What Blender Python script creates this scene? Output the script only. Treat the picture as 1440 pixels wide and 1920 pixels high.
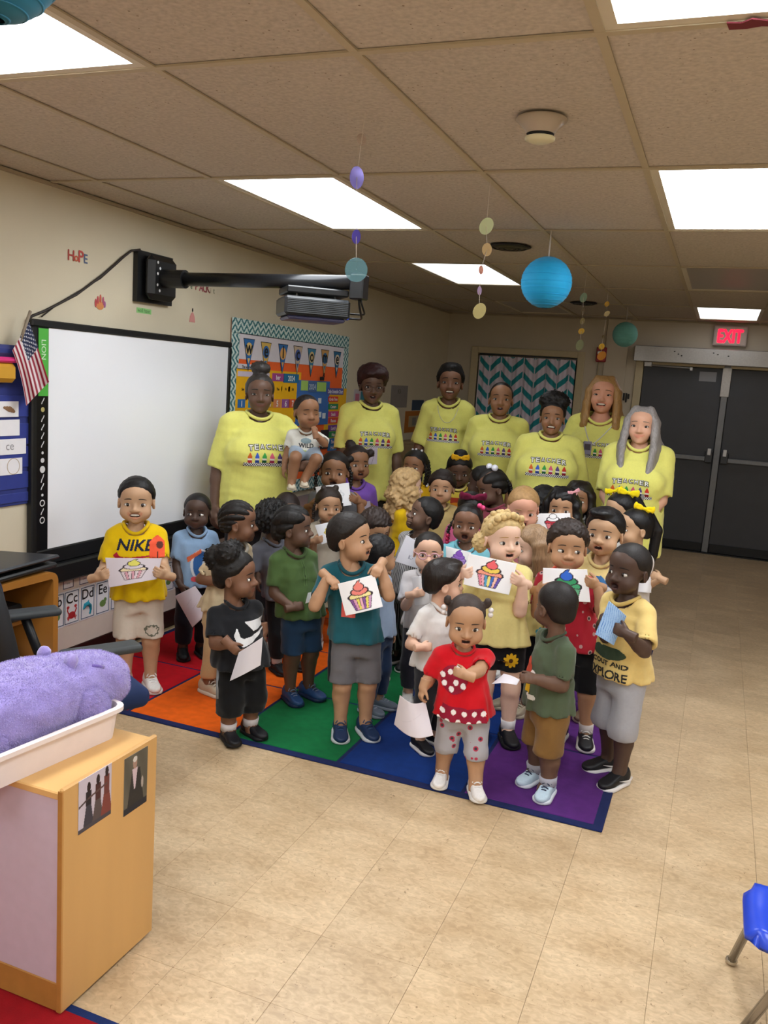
import bpy, math, random
import numpy as np
from mathutils import Matrix, Vector
for _o in list(bpy.data.objects): bpy.data.objects.remove(_o)
SC=bpy.context.scene; COL=SC.collection
rnd=random.Random(7)
# ------------------------------------------------------------------ camera
F_PX=1598.83; YAW,PITCH,ROLL=.36640054,-.15533896,-.06800254; CZ=1.635
def cam_axes():
    cy,sy=math.cos(YAW),math.sin(YAW);cp,sp=math.cos(PITCH),math.sin(PITCH);cr,sr=math.cos(ROLL),math.sin(ROLL)
    return (np.array([[cy,-sy,0],[sy,cy,0],[0,0,1]])@np.array([[1,0,0],[0,cp,-sp],[0,sp,cp]])@np.array([[cr,0,sr],[0,1,0],[-sr,0,cr]]))
CR=cam_axes()
cam=bpy.data.cameras.new('camera'); camo=bpy.data.objects.new('camera',cam); COL.objects.link(camo)
cam.sensor_fit='HORIZONTAL'; cam.sensor_width=36; cam.lens=36*F_PX/1440; cam.clip_start=.05; cam.clip_end=60
M=Matrix.Identity(4)
for r in range(3):
    M[r][0]=CR[r,0]; M[r][1]=CR[r,2]; M[r][2]=-CR[r,1]
M[2][3]=CZ; camo.matrix_world=M; SC.camera=camo
CAMP=np.array([0,0,CZ])
def ray(u,v): return CR@np.array([(u-720)/F_PX,1,-(v-960)/F_PX])
def at_d(u,v,d): return CAMP+d*ray(u,v)
def on_z(u,v,z): r=ray(u,v); return CAMP+(z-CZ)/r[2]*r
def on_y(u,v,y): r=ray(u,v); return CAMP+y/r[1]*r
def on_x(u,v,x): r=ray(u,v); return CAMP+x/r[0]*r
def depth(p): return float((np.asarray(p)-CAMP)@CR[:,1])
def proj(p):
    q=(np.asarray(p)-CAMP)@CR; return 720+F_PX*q[0]/q[1],960-F_PX*q[2]/q[1]
# ------------------------------------------------------------------ world, exposure
w=bpy.data.worlds.new('world'); SC.world=w; w.use_nodes=True
w.node_tree.nodes['Background'].inputs[0].default_value=(.95,.97,1,1); w.node_tree.nodes['Background'].inputs[1].default_value=.12
SC.view_settings.view_transform='Standard'; SC.view_settings.look='None'; SC.view_settings.gamma=1; SC.view_settings.use_curve_mapping=False
SC.view_settings.exposure=0.0
LIGHT_POWER=15.5
LIGHT_COL=(.92,.965,1.0,1)
# ------------------------------------------------------------------ helpers
def lin(c):
    if isinstance(c,str):
        c=c.lstrip('#'); c=[int(c[i:i+2],16)/255 for i in (0,2,4)]
    return tuple((x/12.92 if x<=.04045 else ((x+.055)/1.055)**2.4) for x in c[:3])
_mats={}
def mat(name,color,rough=.6,metal=0,noise=0,nscale=30,bump=0,bscale=200,sheen=0,spec=.4,emit=0,alpha=1,trans=0,sss=0,coat=0,streak=None,attr=False,coords='obj'):
    key=(name,str(color),rough,metal,noise,bump,emit,alpha,trans,attr,streak)
    if key in _mats: return _mats[key]
    m=bpy.data.materials.new(name); m.use_nodes=True; nt=m.node_tree; b=nt.nodes['Principled BSDF']
    c=lin(color)
    b.inputs['Base Color'].default_value=(*c,1); b.inputs['Roughness'].default_value=rough; b.inputs['Metallic'].default_value=metal
    b.inputs['Specular IOR Level'].default_value=spec
    if sheen: b.inputs['Sheen Weight'].default_value=sheen
    if coat: b.inputs['Coat Weight'].default_value=coat
    if sss: b.inputs['Subsurface Weight'].default_value=sss; b.inputs['Subsurface Radius'].default_value=(.01,.004,.002); b.inputs['Subsurface Scale'].default_value=.5
    if alpha<1: b.inputs['Alpha'].default_value=alpha
    if trans: b.inputs['Transmission Weight'].default_value=trans
    if emit: b.inputs['Emission Color'].default_value=(*c,1); b.inputs['Emission Strength'].default_value=emit
    tc=nt.nodes.new('ShaderNodeTexCoord')
    src=tc.outputs['Object']
    if coords=='world':
        src=nt.nodes.new('ShaderNodeNewGeometry').outputs['Position']
    last=None
    if attr:
        a=nt.nodes.new('ShaderNodeVertexColor'); a.layer_name='Col'; last=a.outputs['Color']
    if noise:
        n=nt.nodes.new('ShaderNodeTexNoise'); n.inputs['Scale'].default_value=nscale; n.inputs['Detail'].default_value=4
        v=src
        if streak:
            mp=nt.nodes.new('ShaderNodeMapping'); mp.inputs['Scale'].default_value=streak; nt.links.new(src,mp.inputs['Vector']); v=mp.outputs['Vector']
        nt.links.new(v,n.inputs['Vector'])
        mr=nt.nodes.new('ShaderNodeMapRange'); mr.inputs['From Min'].default_value=.3; mr.inputs['From Max'].default_value=.7
        mr.inputs['To Min'].default_value=1-noise; mr.inputs['To Max'].default_value=1+noise
        nt.links.new(n.outputs['Fac'],mr.inputs['Value'])
        mx=nt.nodes.new('ShaderNodeVectorMath'); mx.operation='SCALE'
        if last: nt.links.new(last,mx.inputs[0])
        else: mx.inputs[0].default_value=c
        nt.links.new(mr.outputs['Result'],mx.inputs['Scale']); last=mx.outputs['Vector']
    if last: nt.links.new(last,b.inputs['Base Color'])
    if bump:
        n=nt.nodes.new('ShaderNodeTexNoise'); n.inputs['Scale'].default_value=bscale; n.inputs['Detail'].default_value=3
        v=src
        if streak:
            mp=nt.nodes.new('ShaderNodeMapping'); mp.inputs['Scale'].default_value=streak; nt.links.new(src,mp.inputs['Vector']); v=mp.outputs['Vector']
        nt.links.new(v,n.inputs['Vector'])
        bp=nt.nodes.new('ShaderNodeBump'); bp.inputs['Strength'].default_value=bump; bp.inputs['Distance'].default_value=.003
        nt.links.new(n.outputs['Fac'],bp.inputs['Height']); nt.links.new(bp.outputs['Normal'],b.inputs['Normal'])
    _mats[key]=m; return m
def cloth(color,rough=.9): return mat('cloth',color,rough,noise=.025,nscale=90,bump=.12,bscale=500,sheen=.15,spec=.2)
def patterned(c1,c2,kind,scale=40,c3=None):
    m=mat('pattern_'+kind+c2,c1,.9,bump=.12,bscale=500,sheen=.15,spec=.2); nt=m.node_tree; b=nt.nodes['Principled BSDF']; N=nt.nodes.new; L=nt.links.new; tc=N('ShaderNodeTexCoord')
    if kind=='stripe':
        w_=N('ShaderNodeTexWave'); w_.inputs['Scale'].default_value=scale; w_.bands_direction='X'; L(tc.outputs['Object'],w_.inputs['Vector']); f=w_.outputs['Fac']; th=.7
    elif kind=='hoop':
        w_=N('ShaderNodeTexWave'); w_.inputs['Scale'].default_value=scale; w_.bands_direction='Z'; L(tc.outputs['Object'],w_.inputs['Vector']); f=w_.outputs['Fac']; th=.7
    else:
        w_=N('ShaderNodeTexVoronoi'); w_.inputs['Scale'].default_value=scale; L(tc.outputs['Object'],w_.inputs['Vector']); f=w_.outputs['Distance']; th=None
    r=N('ShaderNodeValToRGB'); r.color_ramp.interpolation='CONSTANT'; e=r.color_ramp.elements
    if th: e[0].color=(*lin(c1),1); e[1].position=th; e[1].color=(*lin(c2),1)
    else:
        e[0].color=(*lin(c2),1); e[1].position=.28; e[1].color=(*lin(c1),1)
        if c3: x=e.new(.16); x.color=(*lin(c3),1)
    L(f,r.inputs['Fac']); L(r.outputs[0],b.inputs['Base Color']); return m
def plastic(color,rough=.4): return mat('plastic',color,rough,noise=.02)
def printm(): return mat('printed_color','ffffff',.75,attr=True,noise=.02,nscale=60,spec=.25)
def paper(color='f2f0f2'): return mat('paper',color,.8,noise=.02,nscale=20,spec=.2)
def empty(name,loc=(0,0,0),rz=0,**kw):
    o=bpy.data.objects.new(name,None); COL.objects.link(o); o.location=loc; o.rotation_euler=(0,0,rz); o.empty_display_size=.05
    tag(o,**kw); return o
def tag(o,label=None,cat=None,group=None,kind=None):
    if label: o['label']=label
    if cat: o['category']=cat
    if group: o['group']=group
    if kind: o['kind']=kind
    return o
def link(name,me,parent=None,loc=None,rot=None,scale=None,**kw):
    o=bpy.data.objects.new(name,me); COL.objects.link(o)
    if parent is not None: o.parent=parent
    if loc is not None: o.location=loc
    if rot is not None: o.rotation_euler=rot
    if scale is not None: o.scale=scale
    tag(o,**kw); return o
def mesh_np(name,V,Q,m,smooth=True,col=None,midx=None):
    """V (n,3) verts, Q list/array of quads or tris"""
    me=bpy.data.meshes.new(name); V=np.asarray(V,np.float32)
    if isinstance(Q,np.ndarray):
        Q=np.asarray(Q,np.int32); k=Q.shape[1]
        me.vertices.add(len(V)); me.vertices.foreach_set('co',V.ravel())
        me.loops.add(Q.size); me.loops.foreach_set('vertex_index',Q.ravel())
        me.polygons.add(len(Q)); me.polygons.foreach_set('loop_start',np.arange(0,Q.size,k,dtype=np.int32))
        me.polygons.foreach_set('loop_total',np.full(len(Q),k,np.int32))
    else:
        me.from_pydata([tuple(v) for v in V],[],[tuple(q) for q in Q])
    for mm in (m if isinstance(m,(list,tuple)) else [m]): me.materials.append(mm)
    if midx is not None: me.polygons.foreach_set('material_index',np.asarray(midx,np.int32))
    if smooth: me.polygons.foreach_set('use_smooth',np.ones(len(me.polygons),bool))
    if col is not None:
        a=me.color_attributes.new('Col','FLOAT_COLOR','POINT')
        c=np.ones((len(V),4),np.float32); c[:,:3]=col; a.data.foreach_set('color',c.ravel())
    me.update(calc_edges=True); return me
class MB:
    """collects simple shapes into one mesh"""
    def __init__(s): s.v=[]; s.f=[]
    def add(s,v,f):
        n=len(s.v); s.v+= [tuple(map(float,p)) for p in v]; s.f+=[tuple(i+n for i in q) for q in f]; return s
    def box(s,lo,hi,b=0,M=None):
        lo=np.array(lo,float);hi=np.array(hi,float)
        if b<=0:
            v=[(x,y,z) for z in (lo[2],hi[2]) for y in (lo[1],hi[1]) for x in (lo[0],hi[0])]
            f=[(0,2,3,1),(4,5,7,6),(0,1,5,4),(2,6,7,3),(0,4,6,2),(1,3,7,5)]
        else:
            v=[];f=[]; c=(lo+hi)/2; h=(hi-lo)/2; b=min(b,*(h*.98))
            idx={}
            for sx in (-1,1):
                for sy in (-1,1):
                    for sz in (-1,1):
                        S=np.array([sx,sy,sz])
                        for a in range(3):
                            p=h-b; p=p.copy(); p[a]=h[a]; idx[(sx,sy,sz,a)]=len(v); v.append(c+S*p)
            for a in range(3):
                o=[i for i in range(3) if i!=a]
                for sg in (-1,1):
                    q=[]
                    for s1,s2 in ((-1,-1),(1,-1),(1,1),(-1,1)):
                        S=[0,0,0]; S[a]=sg;S[o[0]]=s1;S[o[1]]=s2; q.append(idx[(*S,a)])
                    # orientation
                    e=np.cross(v[q[1]]-v[q[0]],v[q[2]]-v[q[1]])[a]*sg
                    f.append(tuple(q if e>0 else q[::-1]))
            for a in range(3):
                o=[i for i in range(3) if i!=a]
                for s1 in (-1,1):
                    for s2 in (-1,1):
                        q=[]
                        for (sa,ax) in ((-1,o[0]),(1,o[0]),(1,o[1]),(-1,o[1])):
                            S=[0,0,0];S[a]=sa;S[o[0]]=s1;S[o[1]]=s2;q.append(idx[(*S,ax)])
                        n=np.cross(v[q[1]]-v[q[0]],v[q[2]]-v[q[1]]); out=np.zeros(3);out[o[0]]=s1;out[o[1]]=s2
                        f.append(tuple(q if n@out>0 else q[::-1]))
            for sx in (-1,1):
                for sy in (-1,1):
                    for sz in (-1,1):
                        q=[idx[(sx,sy,sz,a)] for a in range(3)]; n=np.cross(v[q[1]]-v[q[0]],v[q[2]]-v[q[1]])
                        f.append(tuple(q if n@np.array([sx,sy,sz])>0 else q[::-1]))
        if M is not None: v=[np.asarray(M@Vector(p)) for p in v]
        return s.add(v,f)
    def tube(s,pts,r,n=10,caps=True):
        P=np.array(pts,float); R=np.broadcast_to(np.asarray(r,float),(len(P),))
        T=np.gradient(P,axis=0); T/=np.linalg.norm(T,axis=1)[:,None]+1e-9
        up=np.array([0,0,1.]) if abs(T[0,2])<.9 else np.array([1.,0,0])
        v=[];f=[]
        N=np.cross(T[0],up);N/=np.linalg.norm(N)
        for i in range(len(P)):
            N=N-T[i]*(N@T[i]);N/=np.linalg.norm(N)+1e-9;B=np.cross(T[i],N)
            for k in range(n):
                a=2*math.pi*k/n; v.append(P[i]+R[i]*(math.cos(a)*N+math.sin(a)*B))
        for i in range(len(P)-1):
            for k in range(n):
                k2=(k+1)%n; f.append((i*n+k,i*n+k2,(i+1)*n+k2,(i+1)*n+k))
        if caps: f.append(tuple(range(n))[::-1]); f.append(tuple((len(P)-1)*n+k for k in range(n)))
        return s.add(v,f)
    def lathe(s,prof,n=24,c=(0,0,0),axis='z'):
        v=[];f=[]
        for (r,z) in prof:
            for k in range(n):
                a=2*math.pi*k/n; p=(r*math.cos(a),r*math.sin(a),z)
                if axis=='y': p=(p[0],p[2],p[1])
                if axis=='x': p=(p[2],p[0],p[1])
                v.append(np.array(p)+c)
        for i in range(len(prof)-1):
            for k in range(n):
                k2=(k+1)%n; f.append((i*n+k,i*n+k2,(i+1)*n+k2,(i+1)*n+k))
        return s.add(v,f)
    def sphere(s,c,r,n=12,m=8):
        r=np.broadcast_to(np.asarray(r,float),(3,))
        v=[];f=[]
        for i in range(m+1):
            t=math.pi*i/m
            for k in range(n):
                a=2*math.pi*k/n; v.append(np.array(c)+r*np.array([math.sin(t)*math.cos(a),math.sin(t)*math.sin(a),math.cos(t)]))
        for i in range(m):
            for k in range(n):
                k2=(k+1)%n; f.append((i*n+k,(i+1)*n+k,(i+1)*n+k2,i*n+k2))
        return s.add(v,f)
    def poly(s,pts,d,off=(0,0,0)):
        """extrude planar outline pts (3D list) by vector d"""
        n=len(pts); P=[np.array(p,float) for p in pts]; d=np.array(d,float)
        v=P+[p+d for p in P]; f=[tuple(range(n))[::-1],tuple(range(n,2*n))]+[(i,(i+1)%n,(i+1)%n+n,i+n) for i in range(n)]
        return s.add(v,f)
    def mesh(s,name,m,smooth=False):
        me=mesh_np(name,np.array(s.v),s.f,m,smooth)
        return me
    def build(s,name,m,parent=None,smooth=False,loc=None,rot=None,**kw): return link(name,s.mesh(name,m,smooth),parent,loc,rot,**kw)
def box_obj(name,lo,hi,m,parent=None,b=0,**kw): return MB().box(lo,hi,b).build(name,m,parent,**kw)
_txt={}
def text2d(t):
    """glyph triangles, height of capitals about 1, left at 0"""
    if t in _txt: return _txt[t]
    cu=bpy.data.curves.new('t','FONT'); cu.body=t; cu.resolution_u=3; cu.size=1.4; cu.fill_mode='FRONT'
    ob=bpy.data.objects.new('t',cu); me=bpy.data.meshes.new_from_object(ob); me.calc_loop_triangles()
    V=np.array([v.co[:2] for v in me.vertices]).reshape(-1,2); T=np.array([t_.vertices[:] for t_ in me.loop_triangles]).reshape(-1,3)
    bpy.data.objects.remove(ob); bpy.data.meshes.remove(me); bpy.data.curves.remove(cu)
    if len(V): V=V-[V[:,0].min(),0]
    _txt[t]=(V,T); return _txt[t]
def text_width(t): V=text2d(t)[0]; return V[:,0].max()
def text_obj(name,t,o,ux,uz,h,m,parent=None,center=True,depth=.0015,bold=0,width=None,**kw):
    """flat lettering: o origin point, ux/uz unit vectors, h capital height"""
    V,T=text2d(t); V=V.copy()*h
    if width: V[:,0]*=width/max(V[:,0].max(),1e-6)
    if center: V[:,0]-=V[:,0].max()/2
    o=np.array(o,float);ux=np.array(ux,float);uz=np.array(uz,float); n=np.cross(ux,uz)
    offs=[(0,0)] if not bold else [(-bold,0),(bold,0),(0,bold),(0,-bold)]
    P=np.concatenate([o+(V[:,:1]+a)*ux+(V[:,1:]+b_)*uz+n*(depth+.0002*i) for i,(a,b_) in enumerate(offs)])
    F=np.concatenate([T+i*len(V) for i in range(len(offs))])
    return link(name,mesh_np(name,P,F,m,False),parent,**kw)
def text_mask(t,W,H,x0,y0,h,width=None,cx=True,shear=0):
    """rasterise text into H x W bool (row 0 bottom); unit = cells"""
    V,T=text2d(t); V=V*h
    if width: V=V*[width/max(V[:,0].max(),1e-6),1]
    if cx: V=V-[V[:,0].max()/2,0]
    V=np.stack([V[:,0]+shear*V[:,1],V[:,1]],1)+[x0,y0]
    m=np.zeros((H,W),bool)
    for a,b,c in V[T]:
        lo=np.floor(np.minimum(np.minimum(a,b),c)).astype(int); hi=np.ceil(np.maximum(np.maximum(a,b),c)).astype(int)
        xs=np.arange(max(lo[0],0),min(hi[0]+1,W)); ys=np.arange(max(lo[1],0),min(hi[1]+1,H))
        if len(xs)==0 or len(ys)==0: continue
        X,Y=np.meshgrid(xs,ys); d=(b[0]-a[0])*(c[1]-a[1])-(b[1]-a[1])*(c[0]-a[0])
        if abs(d)<1e-9: continue
        s=((X-a[0])*(c[1]-a[1])-(Y-a[1])*(c[0]-a[0]))/d; q=((b[0]-a[0])*(Y-a[1])-(b[1]-a[1])*(X-a[0]))/d
        m[ys[0]:ys[-1]+1,xs[0]:xs[-1]+1]|=(s>=-.02)&(q>=-.02)&(s+q<=1.02)
    return m
def mosaic(name,P,C,parent=None,mask=None,m=None,back=None,**kw):
    """P (nv,nu,3) grid of points, C (nv,nu,3) linear colour per point; mask per point"""
    nv,nu=P.shape[:2]; I=np.arange(nv*nu).reshape(nv,nu)
    Q=np.stack([I[:-1,:-1],I[:-1,1:],I[1:,1:],I[1:,:-1]],-1).reshape(-1,4)
    V=P.reshape(-1,3); Cc=C.reshape(-1,3)
    if mask is not None:
        k=mask.reshape(-1)[Q].any(1); Q=Q[k]
        u=np.unique(Q); mp=np.zeros(len(V),int); mp[u]=np.arange(len(u)); V=V[u];Cc=Cc[u];Q=mp[Q]
    if back is not None:
        n=len(V); V=np.concatenate([V,V+back]); Cc=np.concatenate([Cc,np.full_like(Cc,.8)]); 
        rim=[]
        Q=np.concatenate([Q,Q[:,::-1]+n])
        if mask is None:
            e=np.concatenate([I[0],I[1:,-1],I[-1,::-1][1:],I[::-1,0][1:]]); R=np.stack([e[:-1],e[:-1]+n,e[1:]+n,e[1:]],1); Q=np.concatenate([Q,R])
    return link(name,mesh_np(name,V,Q,m or printm(),True,Cc),parent,**kw)
def smoothstep(a,b,x): t=np.clip((x-a)/(b-a),0,1); return t*t*(3-2*t)
def fillc(shape,c): C=np.empty((*shape,3)); C[:]=lin(c); return C
def seg_d(X,Y,ax,ay,bx,by):
    dx,dy=bx-ax,by-ay; t=np.clip(((X-ax)*dx+(Y-ay)*dy)/(dx*dx+dy*dy+1e-12),0,1); return np.hypot(X-ax-t*dx,Y-ay-t*dy)
def in_poly(X,Y,poly):
    r=np.zeros(X.shape,bool); n=len(poly)
    for i in range(n):
        x1,y1=poly[i];x2,y2=poly[(i+1)%n]
        c=((y1>Y)!=(y2>Y))&(X<(x2-x1)*(Y-y1)/((y2-y1) or 1e-12)+x1); r^=c
    return r
# ================================================================== ROOM
XL,XR,YB,YF,ZC=-3.08,3.6,9.75,-1.8,2.44
GX0,GY0,TW,TD=-2.797,3.32,.6096,1.2192     # ceiling grid
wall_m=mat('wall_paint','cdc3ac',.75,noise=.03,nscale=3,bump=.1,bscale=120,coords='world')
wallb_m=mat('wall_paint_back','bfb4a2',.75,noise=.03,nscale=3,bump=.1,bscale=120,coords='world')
trim_m=mat('trim_paint','c2b494',.6,noise=.03)
dark_m=mat('cove_base_vinyl','2c1210',.45,noise=.1); black_m=mat('black_vinyl','121113',.5,noise=.1)
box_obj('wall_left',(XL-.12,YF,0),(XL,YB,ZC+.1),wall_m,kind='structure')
# back wall around window and door
WX0,WX1,WZ0,WZ1=-2.70,-1.56,.95,2.0
DX0,DX1,DZ1=-.88,.92,2.03
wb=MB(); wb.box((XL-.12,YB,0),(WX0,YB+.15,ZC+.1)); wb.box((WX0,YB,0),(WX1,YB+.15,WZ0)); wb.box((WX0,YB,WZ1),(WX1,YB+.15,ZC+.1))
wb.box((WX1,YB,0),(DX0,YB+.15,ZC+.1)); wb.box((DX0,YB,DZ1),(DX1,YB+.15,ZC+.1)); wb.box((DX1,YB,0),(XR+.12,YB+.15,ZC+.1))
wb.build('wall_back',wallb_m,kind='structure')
box_obj('wall_right',(XR,YF,0),(XR+.12,YB,ZC+.1),wall_m,kind='structure')
box_obj('wall_front',(XL-.12,YF-.12,0),(XR+.12,YF,ZC+.1),wall_m,kind='structure')
box_obj('baseboard_left',(XL,YF,0),(XL+.012,YB,.11),dark_m,b=.003,kind='structure')
box_obj('baseboard_back',(XL+.012,YB-.012,0),(DX0-.06,YB,.11),black_m,b=.003,kind='structure')
# pilaster / seams on the back wall
box_obj('trim_1',(-1.27,YB-.03,.11),(-1.03,YB,ZC-.002),wallb_m,b=.004,kind='structure')
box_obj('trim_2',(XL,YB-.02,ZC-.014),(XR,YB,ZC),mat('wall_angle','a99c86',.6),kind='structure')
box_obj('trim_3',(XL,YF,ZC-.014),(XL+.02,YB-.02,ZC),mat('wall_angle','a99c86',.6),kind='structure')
# ---- floor of vinyl tiles
fm=bpy.data.materials.new('vinyl_composition_tile'); fm.use_nodes=True
def floor_mat(m):
    nt=m.node_tree;b=nt.nodes['Principled BSDF']; N=nt.nodes.new; L=nt.links.new
    g=N('ShaderNodeNewGeometry'); oi=N('ShaderNodeObjectInfo')
    mp=N('ShaderNodeMapping'); mp.inputs['Scale'].default_value=(1,1.6,1); L(g.outputs['Position'],mp.inputs['Vector'])
    n1=N('ShaderNodeTexNoise'); n1.inputs['Scale'].default_value=5; n1.inputs['Detail'].default_value=6; L(mp.outputs[0],n1.inputs['Vector'])
    n2=N('ShaderNodeTexNoise'); n2.inputs['Scale'].default_value=38; n2.inputs['Detail'].default_value=5; n2.inputs['Distortion'].default_value=1.0; L(mp.outputs[0],n2.inputs['Vector'])
    n3=N('ShaderNodeTexNoise'); n3.inputs['Scale'].default_value=70; n3.inputs['Detail'].default_value=2; n3.inputs['Distortion'].default_value=1.5; L(g.outputs['Position'],n3.inputs['Vector'])
    cr=N('ShaderNodeValToRGB'); e=cr.color_ramp.elements; e[0].position=.3;e[0].color=(*lin('ba9f7c'),1);e[1].position=.72;e[1].color=(*lin('cfb694'),1)
    L(n1.outputs['Fac'],cr.inputs['Fac'])
    cr2=N('ShaderNodeValToRGB'); e=cr2.color_ramp.elements; e[0].position=.35;e[0].color=(.80,.78,.74,1);e[1].position=.7;e[1].color=(1.1,1.1,1.1,1); L(n2.outputs['Fac'],cr2.inputs['Fac'])
    mx=N('ShaderNodeMixRGB'); mx.blend_type='MULTIPLY'; mx.inputs[0].default_value=.9; L(cr.outputs[0],mx.inputs[1]); L(cr2.outputs[0],mx.inputs[2])
    cr3=N('ShaderNodeValToRGB'); e=cr3.color_ramp.elements; e[0].position=.27;e[0].color=(.45,.4,.33,1);e[1].position=.32;e[1].color=(1,1,1,1); L(n3.outputs['Fac'],cr3.inputs['Fac'])
    m2=N('ShaderNodeMixRGB'); m2.blend_type='MULTIPLY'; m2.inputs[0].default_value=.85; L(mx.outputs[0],m2.inputs[1]); L(cr3.outputs[0],m2.inputs[2])
    mr=N('ShaderNodeMapRange'); mr.inputs['To Min'].default_value=.95; mr.inputs['To Max'].default_value=1.05; L(oi.outputs['Random'],mr.inputs['Value'])
    vm=N('ShaderNodeVectorMath'); vm.operation='SCALE'; L(m2.outputs[0],vm.inputs[0]); L(mr.outputs[0],vm.inputs['Scale'])
    L(vm.outputs[0],b.inputs['Base Color'])
    rr=N('ShaderNodeMapRange'); rr.inputs['To Min'].default_value=.22; rr.inputs['To Max'].default_value=.5; L(n1.outputs['Fac'],rr.inputs['Value']); L(rr.outputs[0],b.inputs['Roughness'])
    bp=N('ShaderNodeBump'); bp.inputs['Strength'].default_value=.12; bp.inputs['Distance'].default_value=.002; L(n2.outputs['Fac'],bp.inputs['Height']); L(bp.outputs[0],b.inputs['Normal'])
    b.inputs['Specular IOR Level'].default_value=.45
floor_mat(fm)
floor=box_obj('floor',(XL,YF,-.1),(XR,YB,-.0035),mat('floor_joint','a08a68',.8),kind='structure')
FT=.3048
tile_me=MB().box((-FT/2+.0004,-FT/2+.0004,-.004),(FT/2-.0004,FT/2-.0004,0),.0006).mesh('tile',fm)
cells=[]
for i in range(-11,13):
    for j in range(-6,33):
        cx,cy=(i+.5)*FT,.275+(j+.5)*FT-.0
        if cx-FT/2<XL-.2 or cx+FT/2>XR+.2 or cy+FT/2>YB+.2 or cy-FT/2<YF-.2: continue
        d=depth((cx,cy,0)); vis=0
        if d>.3:
            u,v=proj((cx,cy,0)); 
            if -60<u<1500 and 0<v<1990: vis=1/d**3
        cells.append((vis,cx,cy))
cells.sort(reverse=True)
rest=MB()
for k,(vis,cx,cy) in enumerate(cells):
    lo=(max(cx-FT/2,XL)+.0007,max(cy-FT/2,YF)+.0007,-.004);hi=(min(cx+FT/2,XR)-.0007,min(cy+FT/2,YB)-.0007,0)
    if hi[0]-lo[0]<.01 or hi[1]-lo[1]<.01: continue
    whole=cx-FT/2>=XL and cx+FT/2<=XR and cy+FT/2<=YB and cy-FT/2>=YF
    if k<295 and vis>0:
        if whole: link('tile',tile_me,floor,(cx,cy,0))
        else: box_obj('tile',lo,hi,fm,floor,b=.0006)
    else: rest.box(lo,hi)
rest.build('tile_field',fm,floor,kind='stuff')
# ---- ceiling
ceil=empty('ceiling',(0,0,ZC),kind='structure')
cm=bpy.data.materials.new('acoustic_tile'); cm.use_nodes=True
def ceil_mat(m):
    nt=m.node_tree;b=nt.nodes['Principled BSDF'];N=nt.nodes.new;L=nt.links.new
    g=N('ShaderNodeNewGeometry'); oi=N('ShaderNodeObjectInfo')
    n=N('ShaderNodeTexNoise');n.inputs['Scale'].default_value=70;n.inputs['Detail'].default_value=3;L(g.outputs['Position'],n.inputs['Vector'])
    v=N('ShaderNodeTexVoronoi');v.inputs['Scale'].default_value=42;L(g.outputs['Position'],v.inputs['Vector'])
    n2=N('ShaderNodeTexNoise');n2.inputs['Scale'].default_value=9;n2.inputs['Detail'].default_value=2;L(g.outputs['Position'],n2.inputs['Vector'])
    th=N('ShaderNodeMapRange');th.inputs['From Min'].default_value=.35;th.inputs['From Max'].default_value=.75;th.inputs['To Min'].default_value=.04;th.inputs['To Max'].default_value=.17;L(n2.outputs['Fac'],th.inputs['Value'])
    lt=N('ShaderNodeMath');lt.operation='LESS_THAN';L(v.outputs['Distance'],lt.inputs[0]);L(th.outputs[0],lt.inputs[1])
    cr=N('ShaderNodeValToRGB');e=cr.color_ramp.elements;e[0].position=.3;e[0].color=(*lin('b0a79c'),1);e[1].position=.7;e[1].color=(*lin('c6bcb0'),1);L(n.outputs['Fac'],cr.inputs['Fac'])
    mx=N('ShaderNodeMixRGB');mx.inputs[2].default_value=(*lin('7c6c5c'),1);L(cr.outputs[0],mx.inputs[1])
    sc=N('ShaderNodeMath');sc.operation='MULTIPLY';sc.inputs[1].default_value=.8;L(lt.outputs[0],sc.inputs[0]);L(sc.outputs[0],mx.inputs[0])
    mr=N('ShaderNodeMapRange');mr.inputs['To Min'].default_value=.94;mr.inputs['To Max'].default_value=1.04;L(oi.outputs['Random'],mr.inputs['Value'])
    vm=N('ShaderNodeVectorMath');vm.operation='SCALE';L(mx.outputs[0],vm.inputs[0]);L(mr.outputs[0],vm.inputs['Scale']);L(vm.outputs[0],b.inputs['Base Color'])
    b.inputs['Roughness'].default_value=.95;b.inputs['Specular IOR Level'].default_value=.1
    bp=N('ShaderNodeBump');bp.inputs['Strength'].default_value=.3;bp.inputs['Distance'].default_value=.003;L(n.outputs['Fac'],bp.inputs['Height']);L(bp.outputs[0],b.inputs['Normal'])
ceil_mat(cm)
grid_m=mat('grid_bar_paint','b3a68d',.55,noise=.03)
LIGHTS={(1,-2):1,(1,0):1,(1,2):1,(1,4):0,(4,-2):1,(4,0):1,(4,2):0,(4,4):1,(7,-2):1,(7,0):1,(7,2):0,(7,4):0,(1,-4):1,(4,-4):1,(7,-4):1}
tile_me=MB().box((.008,.008,.006),(TW-.008,TD-.008,.02),.001).mesh('tile',cm)
def grid_cells():
    for i in range(-1,11):
        for j in range(-5,6):
            x0,x1=GX0+i*TW,GX0+(i+1)*TW; y0,y1=GY0+j*TD,GY0+(j+1)*TD
            yield i,j,max(x0,XL),min(x1,XR),max(y0,YF),min(y1,YB),(x0>=XL and x1<=XR and y0>=YF and y1<=YB)
for i,j,x0,x1,y0,y1,whole in grid_cells():
    if x1-x0<.03 or y1-y0<.03 or (i,j) in LIGHTS: continue
    if whole: link('tile',tile_me,ceil,(x0,y0,0))
    else: box_obj('tile',(x0+.004,y0+.004,.006),(x1-.004,y1-.004,.02),cm,ceil,b=.001)
for i in range(0,11):
    x=GX0+i*TW
    if XL<x<XR: box_obj('grid_bar',(x-.012,YF,-.001),(x+.012,YB-.02,.004),grid_m,ceil)
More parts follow.
